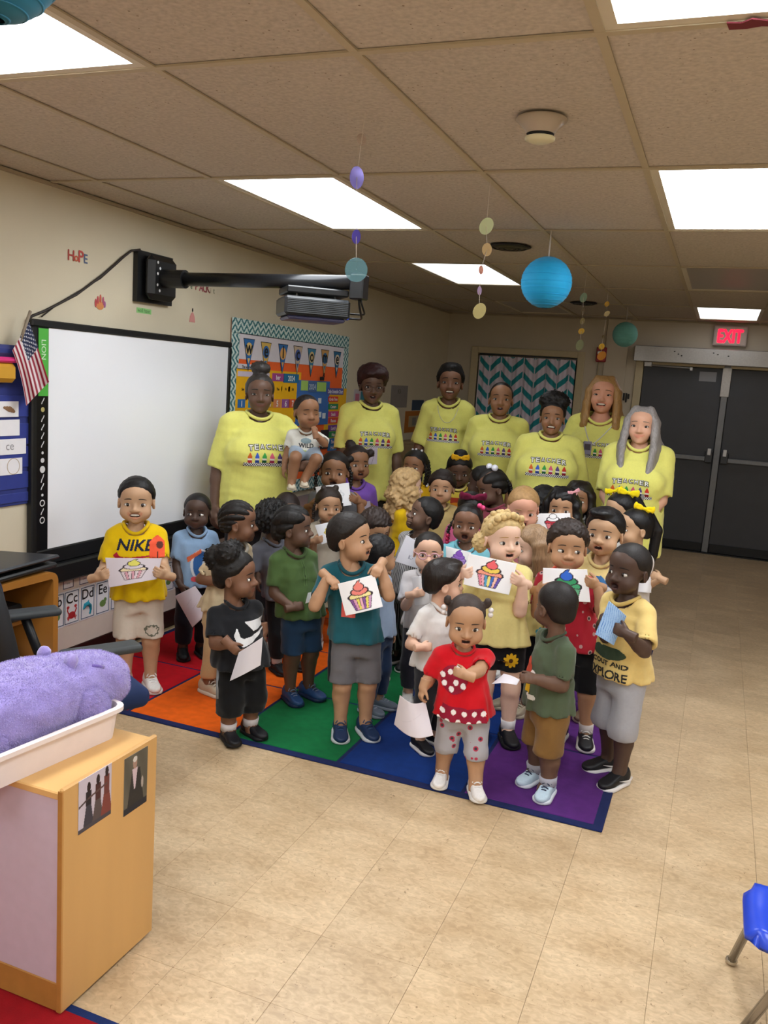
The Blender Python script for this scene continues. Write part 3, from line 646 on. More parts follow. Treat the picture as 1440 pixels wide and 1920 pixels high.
# ---------- hair
def hair(style,hh,seed,opt,h):
    ch=opt.get('child',True)
    """returns mesh in head space"""
    top=1.5 if style in('updo','puffs','bun','bow_puff') else 1.25; low={'long':-1.55,'longback':-1.1,'curlylong':-.55,'pony':-.35,'braids':-.45}.get(style,-.1); low=opt.get('low',low)
    fw_=opt.get('fwd',.06); f=Fld((-.68*hh,-(.62+1.7*max(0,fw_-.1))*hh,low*hh),(.68*hh,.85*hh,top*hh),h)
    ch=opt.get('child',True)
    c0=np.array((0,.05,.62))*hh; r0=np.array((.375,.43,.39) if ch else (.338,.42,.372))*hh
    t=opt.get('t',{'buzz':.015,'short':.05,'curly':.085,'slick':.055,'cornrows':.035,'puffs':.03,'pony':.035,'braids':.035,'long':.055,'longback':.05,'curlylong':.11,'bun':.05,'updo':.06,'bob':.13,'fade':.06}[style])
    f.ell(c0,r0+t*hh*np.array((1,1,1.1)))
    f.ell(np.array((0,.16,.42))*hh,np.array((.30,.31,.30) if ch else (.28,.31,.28))*hh+t*hh*.8,.05*hh)
    if style=='slick': f.ell(np.array((opt.get('part',.04),-.12,.93))*hh,np.array((.29,.32,.12))*hh,.06*hh)
    if style=='fade': f.ell(np.array((0,-.04,.93))*hh,np.array((.30,.34,.13))*hh,.06*hh)
    if style=='bob':
        f.ell(np.array((0,.02,.80))*hh,np.array((.46,.46,.36))*hh,.08*hh); f.ell(np.array((0,-.28,.88))*hh,np.array((.33,.22,.14))*hh,.08*hh)
    nz={'curly':(.028,.11),'puffs':(.012,.09),'curlylong':(.05,.12),'bun':(.014,.10),'updo':(.02,.09),'bob':(.022,.12),'short':(.012,.10),'slick':(.008,.09),'fade':(.016,.07),'long':(.012,.09),'longback':(.008,.10),'pony':(.006,.08),'braids':(.005,.07)}.get(style)
    nz=opt.get('noise',nz) or (.004,.05)
    x,y,z=f.ax
    # hairline: keep above a line that falls from the forehead to the nape
    fh=opt.get('fh',.80)-(.085 if ch else .05); 
    zl=np.interp(y/hh,[-.6,-.36,-.24,-.10,.0,.10,.22,.5],[fh+.07,fh+.02,fh-.08,.56,.50,.40,.24,.17]).astype(np.float32)
    sb=opt.get('side',0); zl=zl-sb*np.exp(-((y/hh+.02)/.08)**2).astype(np.float32)
    ex=(np.abs(x)/(.36*hh))**2
    cut=(zl[None,:,None]+(-.03*hh*ex*0)[:,None,None])*1.0*hh - z[None,None,:] if False else (zl*hh)[None,:,None]+(opt.get('vpeak',.0)*hh*ex)[:,None,None]-z[None,None,:]
    if style=='cornrows':
        ang=np.arctan2(np.broadcast_to(x[:,None,None],f.F.shape),(z[None,None,:]-.42*hh)); n=opt.get('rows',9)
        w_=np.abs(np.cos(ang*n*.5+opt.get('ph',0)))
        f.F+=((1-np.sqrt(w_))*.075*hh-.015*hh*w_*np.abs(np.sin(y/hh*34))[None,:,None]).astype(np.float32)
    rg=np.random.RandomState(seed+2); jag=0
    for i_ in range(4): jag=jag+np.sin((x*(70+90*rg.rand())/hh*.2)[:,None,None]+(y*(60+110*rg.rand())/hh*.2)[None,:,None]+6*rg.rand())
    cut=cut+(.008*hh*jag)
    tp=opt.get('taper',.9)*(t+.012)*hh*np.clip(1+cut/(.13*hh),0,1)**1.5
    f.F=np.maximum(f.F+tp.astype(np.float32),cut.astype(np.float32))
    def add(a,b,ra,rb,k=.03): f.cap(np.array(a)*hh,np.array(b)*hh,ra*hh,rb*hh,k*hh)
    if style in('long','longback'):
        rs=np.random.RandomState(seed); L=opt.get('len',-1.2); wd=opt.get('wide',.40); fr=opt.get('frontlen',L); N=opt.get('n',11); st=opt.get('stop',1.0)
        for sd in (-1,1):
            for k in range(N):
                q=k/(N-1)
                if q>st: continue
                y0=.36-.50*q; x0=(.375 if ch else .345)*math.sqrt(max(.25,1-((y0-.05)/.47)**2)); l_=L+(fr-L)*max(0,q-.4)/.6+.14*rs.rand()
                ff=opt.get('fwd',.06)*q; iw=opt.get('inw',0)*q
                p0=(sd*x0*.55,y0*.6+.03,.93);p1=(sd*(x0+.035),y0,.60);p2=(sd*(x0+.07),y0-.01-ff*.3,.25);xs=wd+opt.get('sp',.16)*(.75-q); p3=(sd*xs,y0*.9-ff,-.12);p4=(sd*(xs+.02-iw),y0*.8-ff*2.0,(-.12+l_)/2-.06);p5=(sd*(xs-iw*1.8+.03*rs.randn()),y0*.75-ff*2.3,l_)
                w0=.075+.012*rs.rand()
                for a,b,ra,rb in ((p0,p1,w0,w0),(p1,p2,w0,w0),(p2,p3,w0,w0)): add(a,b,ra,rb,.07)
                if l_<-.2: add(p3,p4,w0,w0*.95,.06);add(p4,p5,w0*.95,.025,.05)
        for k in range(7):
            xx=-.33+.11*k; add((xx*.8,.40,.6),(xx,.42,.1),.09,.08);add((xx,.42,.1),(xx*1.1,.38,max(L,-.9)),.08,.03)
    if style=='curlylong':
        rs=np.random.RandomState(seed)
        for k in range(26):
            a=-.55+ (math.pi+1.1)*k/25; xx=.40*math.cos(a);yy=.06+.42*math.sin(a); r_=.075+.04*rs.rand()
            z1=.5;pz=z1;px,py=xx*.95,yy*.95
            for m in range(4):
                nx,ny,nz_=xx*(1.06+.12*rs.rand())+.05*rs.randn(),yy*(1.06+.12*rs.rand())+.05*rs.randn(),z1-.2*(m+1)+.03*rs.randn()
                add((px,py,pz),(nx,ny,nz_),r_,r_*.9,.02); px,py,pz=nx,ny,nz_
    for a,b,ra,rb in opt.get('caps',()): add(a,b,ra,rb)
    if nz: f.noise(nz[0]*hh,nz[1]*hh,seed,6,opt.get('aniso',(1,1,.35) if style in('long','longback') else (1,1,1)))
    balls=opt.get('balls',())
    if balls:
        for c,r in balls: f.ell(np.array(c)*hh,np.array(r)*hh if hasattr(r,'__len__') else r*hh,.02*hh)
        f2=Fld(f.lo,f.lo+f.h*3,f.h); f2.n=f.n; f2.ax=f.ax; f2.F=np.full(f.n,1.0,np.float32)
        for c,r in balls: f2.ell(np.array(c)*hh,np.array(r)*hh if hasattr(r,'__len__') else r*hh)
        f2.noise(opt.get('bn',.03)*hh,.07*hh,seed+5,6); f.F=np.minimum(f.F,f2.F)
    return f.mesh()
def plait(path,r,hh,mb,n=9):
    """plaited strand: alternating lobes along a path (head units)"""
    P=[np.array(p)*hh for p in path]; L=[0]
    for a,b in zip(P[:-1],P[1:]): L.append(L[-1]+np.linalg.norm(b-a))
    m=max(3,int(L[-1]/(r*hh*1.25)))
    for k in range(m):
        s_=L[-1]*(k+.5)/m; p=np.array([np.interp(s_,L,[q[i] for q in P]) for i in range(3)]); mb.sphere(p+np.array([(1 if k%2 else -1)*r*.18*hh,0,0]),(r*hh,r*hh,r*hh*.95),7,5)
def bow_mesh(s):
    f=Fld((-1.3*s,-.5*s,-.9*s),(1.3*s,.6*s,.8*s),s*.075)
    for q in (-1,1):
        f.ell((q*.55*s,0,.08*s),(.52*s,.2*s,.34*s),0,rot=np.array(Matrix.Rotation(-q*.25,3,'Y'))); f.ell((q*.95*s,0,.14*s),(.22*s,.22*s,.42*s),.08*s)
        f.ell((q*.42*s,.04*s,-.42*s),(.16*s,.08*s,.36*s),.03*s,rot=np.array(Matrix.Rotation(q*.5,3,'Y')))
        f.ell((q*.62*s,-.22*s,.1*s),(.26*s,.1*s,.16*s),.05*s,'s')
    f.ell((0,-.04*s,.04*s),(.17*s,.2*s,.2*s),.03*s); return f.mesh()
# ---------- the figure
def spread(C,M):
    C=C.copy(); M=M.copy()
    for it in range(2):
        for a,b in ((0,1),(0,-1),(1,0),(-1,0),(1,1),(-1,-1),(1,-1),(-1,1)):
            m2=np.roll(np.roll(M,a,0),b,1)&~M; C[m2]=np.roll(np.roll(C,a,0),b,1)[m2]
        M=M|np.roll(M,1,0)|np.roll(M,-1,0)|np.roll(M,1,1)|np.roll(M,-1,1)
    return C
def folds(C,hem,H,seed):
    # soft upright drape folds that fade towards the chest
    x,y,z=C.ax; a=np.arctan2(y[None,:],x[:,None]+1e-6)[:,:,None]; r=np.random.RandomState(seed); fz=np.clip(1-(z-hem)/(.26*H),0,1)[None,None,:]
    C.F+=(.0042*fz*(np.sin(a*9+r.rand()*6+z[None,None,:]*6)+.6*np.sin(a*15+r.rand()*6-z[None,None,:]*9))).astype(np.float32)
PEOPLE={}
def person(id,top,label,foot=None,d=None,H=None,age='child',face=0,body=None,pitch=0,tilt=0,skin='8a5a3e',hs=1.0,bulk=1.0,hairs=('buzz','17110e',{}),mouth='closed',eyes='open',
           shirt=None,bottom=None,shoes=('sneaker','e8e4e0','d8d4d0',None),sock=None,arms=None,stance=(0,0),seated=None,toe=0,zroot=None,bust=0,fine=1.0,print_=None,extras=None,lip=None,hip_px=None):
    # --- where it stands
    if foot is not None:
        F=on_z(*foot,0.0); x,y=F[0],F[1]
        if H is None:
            dd=depth((x,y,.9)); H=at_d(*top,depth((x,y,.9)))[2]; H=at_d(*top,depth((x,y,H)))[2]
    elif d is not None:
        T=at_d(*top,d); x,y=T[0],T[1]
        if H is None: H=T[2]
    else:
        T=on_z(*top,H); x,y=T[0],T[1]
    z0=0.0095 if (RX[0]<x<RX[-1] and RY[0]<y<RY[-1]) else 0.0
    if zroot is not None: z0=zroot
    H_=H-z0 if zroot is None else H
    pr=PROP[age]; yc=math.atan2(-x,y); by=yc+math.radians(face if body is None else body); fy=yc+math.radians(face)
    dk=depth((x,y,.6*H)); fine=min(1.05,max(.78,4.4/dk)); c,s=math.cos(by),math.sin(by)
    def loc(P): q=np.asarray(P,float)-[x,y,z0]; return np.array([c*q[0]+s*q[1],-s*q[0]+c*q[1],q[2]])
    # head position from the picture
    Ht=at_d(*top,depth((x,y,H_+z0))); hl=loc(Ht); H=H_
    opt=dict(hairs[2]); hh=H*(1-pr['chin'])*hs; lift=opt.pop('lift',0.0)   # extra hair above the skull
    chinz=H-hh*(1.0+lift); 
    lean=np.array([hl[0],hl[1],0.]); hr=rotm(fy-by,math.radians(pitch),math.radians(tilt))
    # the crown is where the picture has it: set the neck so that the rotated head's top lands there
    up=hr@np.array([0,.03*hh,.95*hh]); lean[:2]-=up[:2]*.9
    m=np.linalg.norm(lean[:2]); mxl=.11*H
    if m>mxl: lean*=mxl/m
    nbz=chinz-(pr['chin']-pr['nb'])*H; szz=chinz-(pr['chin']-pr['sz'])*H
    def off(z):
        t=np.clip((z-.35*H)/(nbz-.35*H),0,1.15); return lean*t
    def hw(z): return off(z)*1.0
    hipz=pr['hip']*H; sx=pr['sx']*H*(1+.5*(bulk-1)); ar=[a*H*(1+.45*(bulk-1)) for a in pr['ar']]; lg=[a*H*(1+.5*(bulk-1)) for a in pr['lg']]
    sh={-1:off(szz)+[-sx,.012*H,szz],1:off(szz)+[sx,.012*H,szz]}
    # --- arms. arms[0]= person's right (-x), arms[1] = left (+x)
    arms=arms or ('down','down'); A={}
    for sd,sp in zip((-1,1),arms):
        S=sh[sd]; l1,l2=pr['ua']*H,pr['fa']*H; pole=np.array([sd*.25,.6,-1.0]); hd=None;hn=None;curl=.45;th=.4
        if sp=='down' or sp is None: W=S+[sd*.05*H,-.03*H,-(l1+l2)*.97]; hn=(-sd*.9,.3,0)
        elif sp=='back': W=S+[-sd*.03*H,.10*H,-(l1+l2)*.9]; pole=np.array([sd*1,.4,0])
        elif sp=='clasp': W=S+[-sd*.075*H,-.10*H,-(l1+l2)*.86]; pole=np.array([sd*1,.5,-.2]); hd=(-sd*.9,-.2,-.3); hn=(0,1,.1)
        else:
            sp=dict(sp)
            if 'px' in sp: W=loc(at_d(*sp['px'],dk-sp.get('off',.16)))
            else: W=np.array(sp['t'])*H+off(sp['t'][2]*H)
            if 'pole' in sp: pole=np.array(sp['pole'],float)
            hd=sp.get('dir');hn=sp.get('palm');curl=sp.get('curl',.75);th=sp.get('thumb',.7)
        if isinstance(sp,dict) and 'px' in sp:   # target is the grip, not the wrist
            g=U3(hd) if hd is not None else U3(W-S); W=W-g*pr['ha']*H*.5
        E,W=ik(S,W,l1,l2,pole); fd=U3(W-E); hd=U3(hd) if hd is not None else fd
        hn=np.array(hn,float) if hn is not None else np.array([-sd*.8,.5,-.2]); hn=U3(hn-hd*(hn@hd)); A[sd]=(S,E,W,hd,hn,curl,th)
    # --- legs
    Lg={}
    for sd in (-1,1):
        if seated:
            hp=off(hipz)+[sd*pr['hx']*H,0,hipz]; kn=hp+np.array([sd*.03,-.15,-.05])*H; an=kn+(np.array([-.02,.02,-.205]) if sd<0 else np.array([-.09,.03,-.18]))*H; ty=0
        else:
            st=stance[0]*sd*.5; wd=pr['hx']*(1.15+stance[1]); an=np.array([sd*wd*H,-st*H,pr['an']*H+.012*H]); hp=off(hipz)*1.0+[sd*pr['hx']*H,0,hipz]; kn=(hp+an)/2+np.array([sd*.004*H,-.018*H,0]); kn[2]=pr['kn']*H
        Lg[sd]=(hp,kn,an)
    # --- body field (torso + limbs, no head)
    allp=np.array([p for a in A.values() for p in a[:3]]+[p for l in Lg.values() for p in l]); mg=.11*H*bulk
    lo=np.minimum(allp.min(0),[-.16*H*bulk,-.14*H*bulk,0])-mg*.7; hi=np.maximum(allp.max(0),[.16*H*bulk,.14*H*bulk,nbz])+mg*.7; lo[2]=max(lo[2],-.02) if not seated else lo[2]
    h=(.0125 if age!='adult' else .0145)/fine
    B=Fld(lo,hi,h)
    tx=pr['tx']*H; bk=bulk
    def row(z,rx,ry,dy=0): o=off(z*H if z<2 else z); return (z*H,o[0],o[1]+dy*H,rx*tx*bk,ry*tx*bk)
    zs=lambda f_: pr['cr']+(pr['sz']-(pr['chin']-chinz/H)-pr['cr'])*f_      # 0 crotch .. 1 shoulder
    tors=[row(zs(-.08),.072,.055),row(zs(.15),.092,.070),row(zs(.42),.092,.078,-.004 if age!='adult' else -.004),row(zs(.75),.098,.072),row(zs(.93),.085,.06),row(zs(1.02),.045,.04)]
    B.stack(tors); B.cap(sh[-1]*[.8,1,1],sh[1]*[.8,1,1],ar[0]*.95,ar[0]*.95,.03*H); B.cap(off(szz)+[0,.014*H,szz],off(nbz)+[0,.008*H,nbz+.01*H],.052*H,.036*H,.02*H)
    if bust: 
        for sd in (-1,1): B.ell(off(zs(.7)*H)+[sd*.05*H*bk,-.055*H*bk,zs(.72)*H],(.05*H*bk,.04*H*bk,.05*H),.03*H)
    for sd in (-1,1):
        S,E,W=A[sd][:3]; B.cap(S,E,ar[0],ar[1],.02*H); md=E+(W-E)*.3; B.cap(E,md,ar[1],ar[1]*1.03,.01*H); B.cap(md,W,ar[1]*1.03,ar[2],.01*H)
        hp,kn,an=Lg[sd]; B.cap(hp,kn,lg[0],lg[1],.02*H); cm_=kn+(an-kn)*.32+np.array([0,.012*H,0]); B.cap(kn,cm_,lg[1],lg[2],.015*H); B.cap(cm_,an,lg[2],lg[3],.015*H)
        if seated: B.ell(an+[0,-.03*H,-.02*H],(.03*H,.06*H,.025*H),.01*H)
        else: B.cap(an,an*[1,1,0]+[0,-.02*H,.02*H],lg[3],lg[3],.01*H)
    parts=[B.mesh()]
    # --- hands
    HL=pr['ha']*H; hh_=(.0039 if age!='adult' else .0050)/fine
    for sd in (-1,1):
        S,E,W,hd,hn,curl,th=A[sd]; V,Q=hand_mesh(HL,hh_,curl,.10,th,wr=ar[2]/HL*.98)
        X=np.cross(hd,hn)*(1 if sd<0 else -1); R=np.stack([X,hd,-hn],1)     # columns: thumb side, fingers, back of hand
        if np.linalg.det(R)<0: Q=Q[:,::-1]
        parts.append((V@R.T+W,Q))
    # --- head
    nsk=len(np.concatenate([p[0] for p in parts])); ch=age!='adult'
    hr0=np.array([lean[0]*1.0,lean[1]*1.0-.004*H,chinz])
    hstep=(.0053 if ch else .0056)/fine*max(.75,min(1.2,hh/.21))
    Hd=Fld((-.47*hh,-.58*hh,-.36*hh),(.47*hh,.56*hh,1.08*hh),hstep)
    g=lambda *p: np.array(p)*hh
    if ch:
        Hd.ell(g(0,.05,.62),g(.37,.43,.39)); Hd.ell(g(0,-.13,.36),g(.305,.25,.29),.12*hh); Hd.ell(g(0,-.13,.20),g(.26,.235,.175),.1*hh); Hd.ell(g(0,-.30,.10),g(.085,.075,.07),.08*hh)
        for sd in (-1,1): Hd.ell(g(sd*.18,-.215,.265),g(.15,.14,.135),.1*hh)
    else:
        Hd.ell(g(0,.05,.635),g(.335,.42,.37)); Hd.ell(g(0,-.13,.38),g(.275,.25,.32),.12*hh); Hd.ell(g(0,-.13,.19),g(.215*(1+.25*(bulk-1)),.24,.18),.1*hh); Hd.ell(g(0,-.31,.08),g(.09,.075,.065),.08*hh)
        for sd in (-1,1): Hd.ell(g(sd*.165,-.25,.34),g(.12,.11,.11),.1*hh)
    Hd.ell(g(0,-.17,.68),g(.27,.22,.2),.1*hh)
    ez=.45 if ch else .49
    for sd in (-1,1):
        Hd.ell(g(sd*.155,-.445,ez),g(.085,.075,.06),.07*hh,'s')
        ex_=.375 if ch else .345; rt=np.array(Matrix.Rotation(sd*.35,3,'Z'))
        Hd.ell(g(sd*ex_,.05,.42),g(.04,.09,.125),.03*hh,rot=rt); Hd.ell(g(sd*(ex_+.035),.035,.43),g(.03,.05,.075),.02*hh,'s',rot=rt)
    nz=.335 if ch else .35
    Hd.cap(g(0,-.365,ez+.02),g(0,-.425,nz+.03),.03*hh,.045*hh,.05*hh); Hd.ell(g(0,-.435,nz),g(.06,.055,.048),.04*hh)
    for sd in (-1,1): Hd.ell(g(sd*.062,-.395,nz-.008),g(.045,.05,.036),.03*hh)
    cu={'smile':.045,'grin':.055}.get(mouth,0.); mw=.145 if mouth in('smile','grin') else .10; mz=.20 if ch else .215; op={'open':.034,'wide':.052,'grin':.036}.get(mouth,0)
    ysurf=lambda x_,z_: float(np.nan_to_num(Hd.front(np.array([x_*hh]),np.array([z_*hh]))[0],nan=-.36*hh))/hh
    ym=ysurf(0,mz)
    for (dz,r_) in ((.018+op*.6,.024),(-.018-op*.75,.03)):
        pts=[g(q*mw,ym+.012+.05*q*q,mz+dz*(1-q*q*.8)+cu*q*q) for q in (-1,-.5,0,.5,1)]
        for a,b in zip(pts[:-1],pts[1:]): Hd.cap(a,b,r_*hh,r_*hh,.025*hh)
    if op: Hd.ell(g(0,ym-.02,mz+cu*.35),g(mw*.78,.085,op),.01*hh,'s')
    else: Hd.cap(g(-mw*.8,ym-.01,mz+cu*.7),g(0,ym-.025,mz),.008*hh,.008*hh,.012*hh,'s'); Hd.cap(g(mw*.8,ym-.01,mz+cu*.7),g(0,ym-.025,mz),.008*hh,.008*hh,.012*hh,'s')
    nr=(.165 if ch else .185*(1+.25*(bulk-1))); Hd.cap(g(0,.09,.22),g(0,.10,-.33),nr*hh,nr*1.05*hh,.08*hh)
    Vh,Qh=Hd.mesh(); Vl=Vh/hh
    sk=np.array(lin(skin)); col=np.tile(sk,(nsk+len(Vh),1)); hc=col[nsk:]
    lp=np.array(lin(lip)) if lip else sk*np.array([.95,.70,.68])+np.array([.012,.0,.0])
    q=np.clip(Vl[:,0]/mw,-1,1); zc=mz+cu*q*q; dlip=np.abs(Vl[:,2]-zc); lim=(.036+op*.9)*(1-.55*q*q)
    ml=(np.abs(Vl[:,0])<mw*1.02)&(Vl[:,1]<ym+.09)&(dlip<lim); hc[ml]=lp
    ck=np.exp(-(((np.abs(Vl[:,0])-.19)/.09)**2+((Vl[:,2]-.31)/.08)**2))*(Vl[:,1]<-.1); hc+= (ck*.06)[:,None]*np.array([1,.25,.2])*sk.max()
    if op: mi=(np.abs(Vl[:,0])<mw*.8)&(np.abs(Vl[:,2]-mz-cu*.35)<op*.92)&(Vl[:,1]<ym+.12)&(Vl[:,1]>ym-.001+.0); hc[mi]=np.array(lin('2a0f0d'))
    col[nsk:]=hc
    parts.append((Vh@hr.T+hr0,Qh)); V,Q=cat(*parts)
    root=link('person',mesh_np('person',V,Q,skin_mat(),True,np.clip(col,0,1)),None,(x,y,z0),(0,0,by),label=label,cat='person')
    HM=Matrix.Translation(hr0)@Matrix(hr.tolist()).to_4x4()
    def put(name,V,Q,m,par=root,smooth=True,**k): return link(name,mesh_np(name,np.asarray(V)@hr.T+hr0,Q,m,smooth),par,**k)
    def putmb(name,mb,m,par=root,smooth=True,**k): o=mb.build(name,m,par,smooth,**k); o.data.transform(HM); return o
    # --- eyes and brows
    for sd in (-1,1):
        ys=ysurf(sd*.155,ez); mb=MB(); e=g(sd*.155,ys+.018,ez); n0=0
        if eyes!='closed':
            sq=.6 if eyes=='squint' else (1 if ch else .82)
            es=1.1 if ch else .95; mb.sphere(e,g(.068*es,.045,.038*sq*es),12,8); n0=len(mb.f); lk=opt.get('look',0)
            mb.sphere(e+g(.024*lk,-.031+.005*abs(lk),.002),g(.036,.026,.039*sq),10,7); n1=len(mb.f)
            mb.tube([e+g(a*.074,-.02+.03*a*a,(.034-.032*a*a)*sq) for a in (-1,-.5,0,.5,1)],.012*hh,6)
        else:
            n1=0; mb.tube([e+g(a*.07,-.022+.03*a*a,-.012+.02*a*a) for a in (-1,-.5,0,.5,1)],.010*hh,6)
        o=link('eye',mesh_np('eye',np.array(mb.v),mb.f,eye_mats(),True,midx=[0]*n0+[1]*(n1-n0)+[2]*(len(mb.f)-n1)),root); o.data.transform(HM)
        bw_=MB(); bz=ez+.105; pts=[(sd*(.075+.16*t),bz+.012+.022*math.sin(math.pi*(.25+.7*t))-.012*t) for t in np.linspace(0,1,5)]
        bw_.tube([g(a,ysurf(a,b)-.001,b) for a,b in pts],[.009*hh,.012*hh,.012*hh,.010*hh,.005*hh],6)
        putmb('eyebrow',bw_,mat('brow',opt.get('brow',hairs[1]),.8))
    if mouth=='grin':
        mb=MB(); mb.sphere(g(0,ym+.030,mz+cu*.42+.004),g(mw*.72,.05,op*.66),14,8); putmb('teeth',mb,mat('teeth','e6e0d4',.3))
    elif mouth=='open':
        mb=MB(); mb.sphere(g(0,ym+.04,mz+op*.75),g(mw*.5,.03,op*.3),12,6); putmb('teeth',mb,mat('teeth','e6e0d4',.3))
    # --- hair
    stt=(1,1,.06) if hairs[0] in('long','longback','slick','pony','bun') else None
    hm=mat('hair',hairs[1],.55 if not stt else .42,noise=.18 if not stt else .28,nscale=60 if not stt else 170,bump=.35 if not stt else .5,bscale=opt.get('bs',260) if not stt else 240,spec=.35,streak=stt)
    opt['child']=ch
    if hairs[0]!='none':
        Vr,Qr=hair(hairs[0],hh,abs(hash(id))%997 if False else sum(map(ord,id)),opt,(.0067 if hairs[0] not in('curlylong',) else .0065)/fine*max(.8,min(1.25,hh/.21)))
        ho=put('hair',Vr,Qr,hm)
        pl=opt.get('plaits')
        if pl:
            for path,r_ in pl: mb=MB(); plait(path,r_,hh,mb); putmb('braid',mb,hm,ho)
        for (cc,r_,clr,nm) in opt.get('beads',()):
            for p in cc: putmb(nm,MB().sphere(g(*p),r_*hh,10,7),mat('bead',clr,.25,spec=.6),ho)
        for (p,size,clr,ry_,rz_) in opt.get('bows',()):
            Vb,Qb=bow_mesh(size*hh); Rb=np.array(Matrix.Rotation(math.radians(rz_),3,'Z')@Matrix.Rotation(math.radians(ry_),3,'Y')); put('hair_bow',Vb@Rb.T+g(*p),Qb,cloth(clr),ho)
    # --- clothing
    def sleeve_end(frac,sd): S,E,W=A[sd][:3]; return S+(E-S)*frac
    sf=None
    if shirt:
        col_,so=shirt if isinstance(shirt,tuple) else (shirt,{})
        hem=so.get('hem',zs(.13))*H if so.get('hem',1)<2 else so['hem']; fl=so.get('flare',1.0); sl=so.get('sleeve',.78); loose=so.get('loose',1.0)
        C=Fld(np.minimum(lo,lo),hi+[0,0,.03*H],(.0092 if ch else .0092)/fine)
        zb=hem/H
        rows=[row(zb,(.129 if ch else .122)*fl*loose,.108*fl*loose),row((zb+zs(.42))/2,(.122 if ch else .118)*loose*(1+.5*(fl-1)),.102*loose),row(zs(.45),.112*loose,.094*loose,-.004),row(zs(.75),.110,.082),row(zs(.92),.096,.068),row(zs(1.03),.055,.048),row(zs(1.10),.042,.042)]
        C.stack(rows,p=2.3)
        if bust:
            for sd in (-1,1): C.ell(off(zs(.7)*H)+[sd*.052*H*bk,-.062*H*bk,zs(.70)*H],(.055*H*bk,.045*H*bk,.055*H),.05*H)
        if so.get('belly'): C.ell(off(zs(.4)*H)+[0,-.045*H*bk,zs(.36)*H],(.085*H*bk,.065*H*bk,.09*H),.06*H)
        C.cap(sh[-1]*[.86,1,1]+[0,0,.004*H],sh[1]*[.86,1,1]+[0,0,.004*H],ar[0]*1.12,ar[0]*1.12,.035*H)
        C.cap(off(szz)+[-.055*H,.012*H,szz+.02*H],off(szz)+[.055*H,.012*H,szz+.02*H],.035*H,.035*H,.03*H)
        for sd in (-1,1):
            S,E,W=A[sd][:3]; w1=so.get('sw',1.38)
            if sl>0: C.cap(S,E,ar[0]*1.18,ar[1]*w1*1.15,.022*H,end=min(sl,.99) if sl<1 else None)
            if sl>1: C.cap(E,E+(W-E)*.93,ar[1]*1.3,ar[2]*1.4,.012*H)
        C.cap(off(szz)+[0,.012*H,szz],off(nbz)+[0,.006*H,nbz+.01*H],.060*H,.040*H,.03*H); C.stack([(r_[0],r_[1],r_[2],r_[3]+.011*H,r_[4]+.011*H) for r_ in tors[3:5]],.02*H)
        C.noise(so.get('wr',.0052),.12*max(H,.9)**.6,sum(map(ord,id)),6,(1,1,.45)); C.noise(.0022,.05,sum(map(ord,id))+3,5); folds(C,hem,H,sum(map(ord,id)))
        C.plane((0,0,hem),(0,0,-1)); C.plane((0,0,nbz+.02*H),(0,0,1))
        no=off(nbz); nr_=so.get('neck',1.0); rn=(.054 if ch else .0475)*H*nr_; a_=no+[0,.016*H,nbz-.030*H-.012*H*(nr_-1)]; b_=a_+np.array([0,-.46,.89])*.14*H
        pre=C.F.copy(); C.cap(a_,b_,rn,rn*1.05,.012*H,'s')
        ax_=U3(b_-a_); e1=U3(np.cross(ax_,[0,1,0])); e2=np.cross(ax_,e1); tt=np.linspace(-.12*H,.14*H,90); ring=[]
        for q in np.linspace(0,2*math.pi,37)[:-1]:
            P_=a_+tt[:,None]*ax_+(rn+.001)*(math.cos(q)*e1+math.sin(q)*e2); ii=np.clip(np.round((P_-C.lo)/C.h).astype(int),0,C.n-1); v_=pre[ii[:,0],ii[:,1],ii[:,2]]; m_=np.where(v_<.003)[0]; ring.append(tt[m_[-1]] if len(m_) else np.nan)
        ring=np.array(ring); ring=np.where(np.isnan(ring),np.nanmean(ring) if (~np.isnan(ring)).any() else 0,ring)
        md=np.median(ring); ring=np.clip(ring,md-.04*H,md+.04*H); q_=np.linspace(0,2*math.pi,37)[:-1]; Bm=np.stack([np.ones(36),np.cos(q_),np.sin(q_),np.cos(2*q_),np.sin(2*q_)],1); ring=Bm@np.linalg.lstsq(Bm,ring,rcond=None)[0]
        qs=np.linspace(0,2*math.pi,37); rp=[a_+ring[k%36]*ax_+rn*1.0*(math.cos(q)*e1+math.sin(q)*e2) for k,q in enumerate(qs)]
        # hollow the sleeve openings a little
        for sd in (-1,1):
            S,E,W=A[sd][:3]
            if 0<sl<1: p=S+(E-S)*sl; C.cap(p-(E-S)*.06,p+(E-S)*.2,ar[1]*1.16,ar[1]*1.18,0,'s')
        Vs,Qs=C.mesh(); sf=C
        shirt_o=link('shirt',mesh_np('shirt',Vs,Qs,so.get('mat') or cloth(col_),True),root)
        if so.get('stripes'): pass
        mb=MB(); mb.tube(rp,.0085*H if ch else .0062*H,8); mb.build('collar',cloth(so.get('collar') or col_) if not so.get('mat') or so.get('collar') else so['mat'],shirt_o,smooth=True)
        def decal(name,cx,cz,w_,hgt,fn,nu=60,nv=40,par=shirt_o,cell=None):
            """print laid onto the front of the shirt; centre (cx,cz) in H units, size in metres"""
            U,Vv=np.meshgrid(np.linspace(0,1,nu),np.linspace(0,1,nv)); X=cx*H+off(cz*H)[0]+(U-.5)*w_; Z=cz*H+(Vv-.5)*hgt; Y=sf.front(X,Z)
            Cc,mk=fn(U,Vv); Cc=spread(Cc,mk); ok=~np.isnan(Y)&mk; Y=np.where(np.isnan(Y),0,Y)-.0022
            # keep only the torso front: drop jumps onto sleeves
            if ok.sum()<6: return
            mosaic(name,np.stack([X,Y,Z],-1),Cc,par,mask=ok)
        if print_: print_(decal,zs)
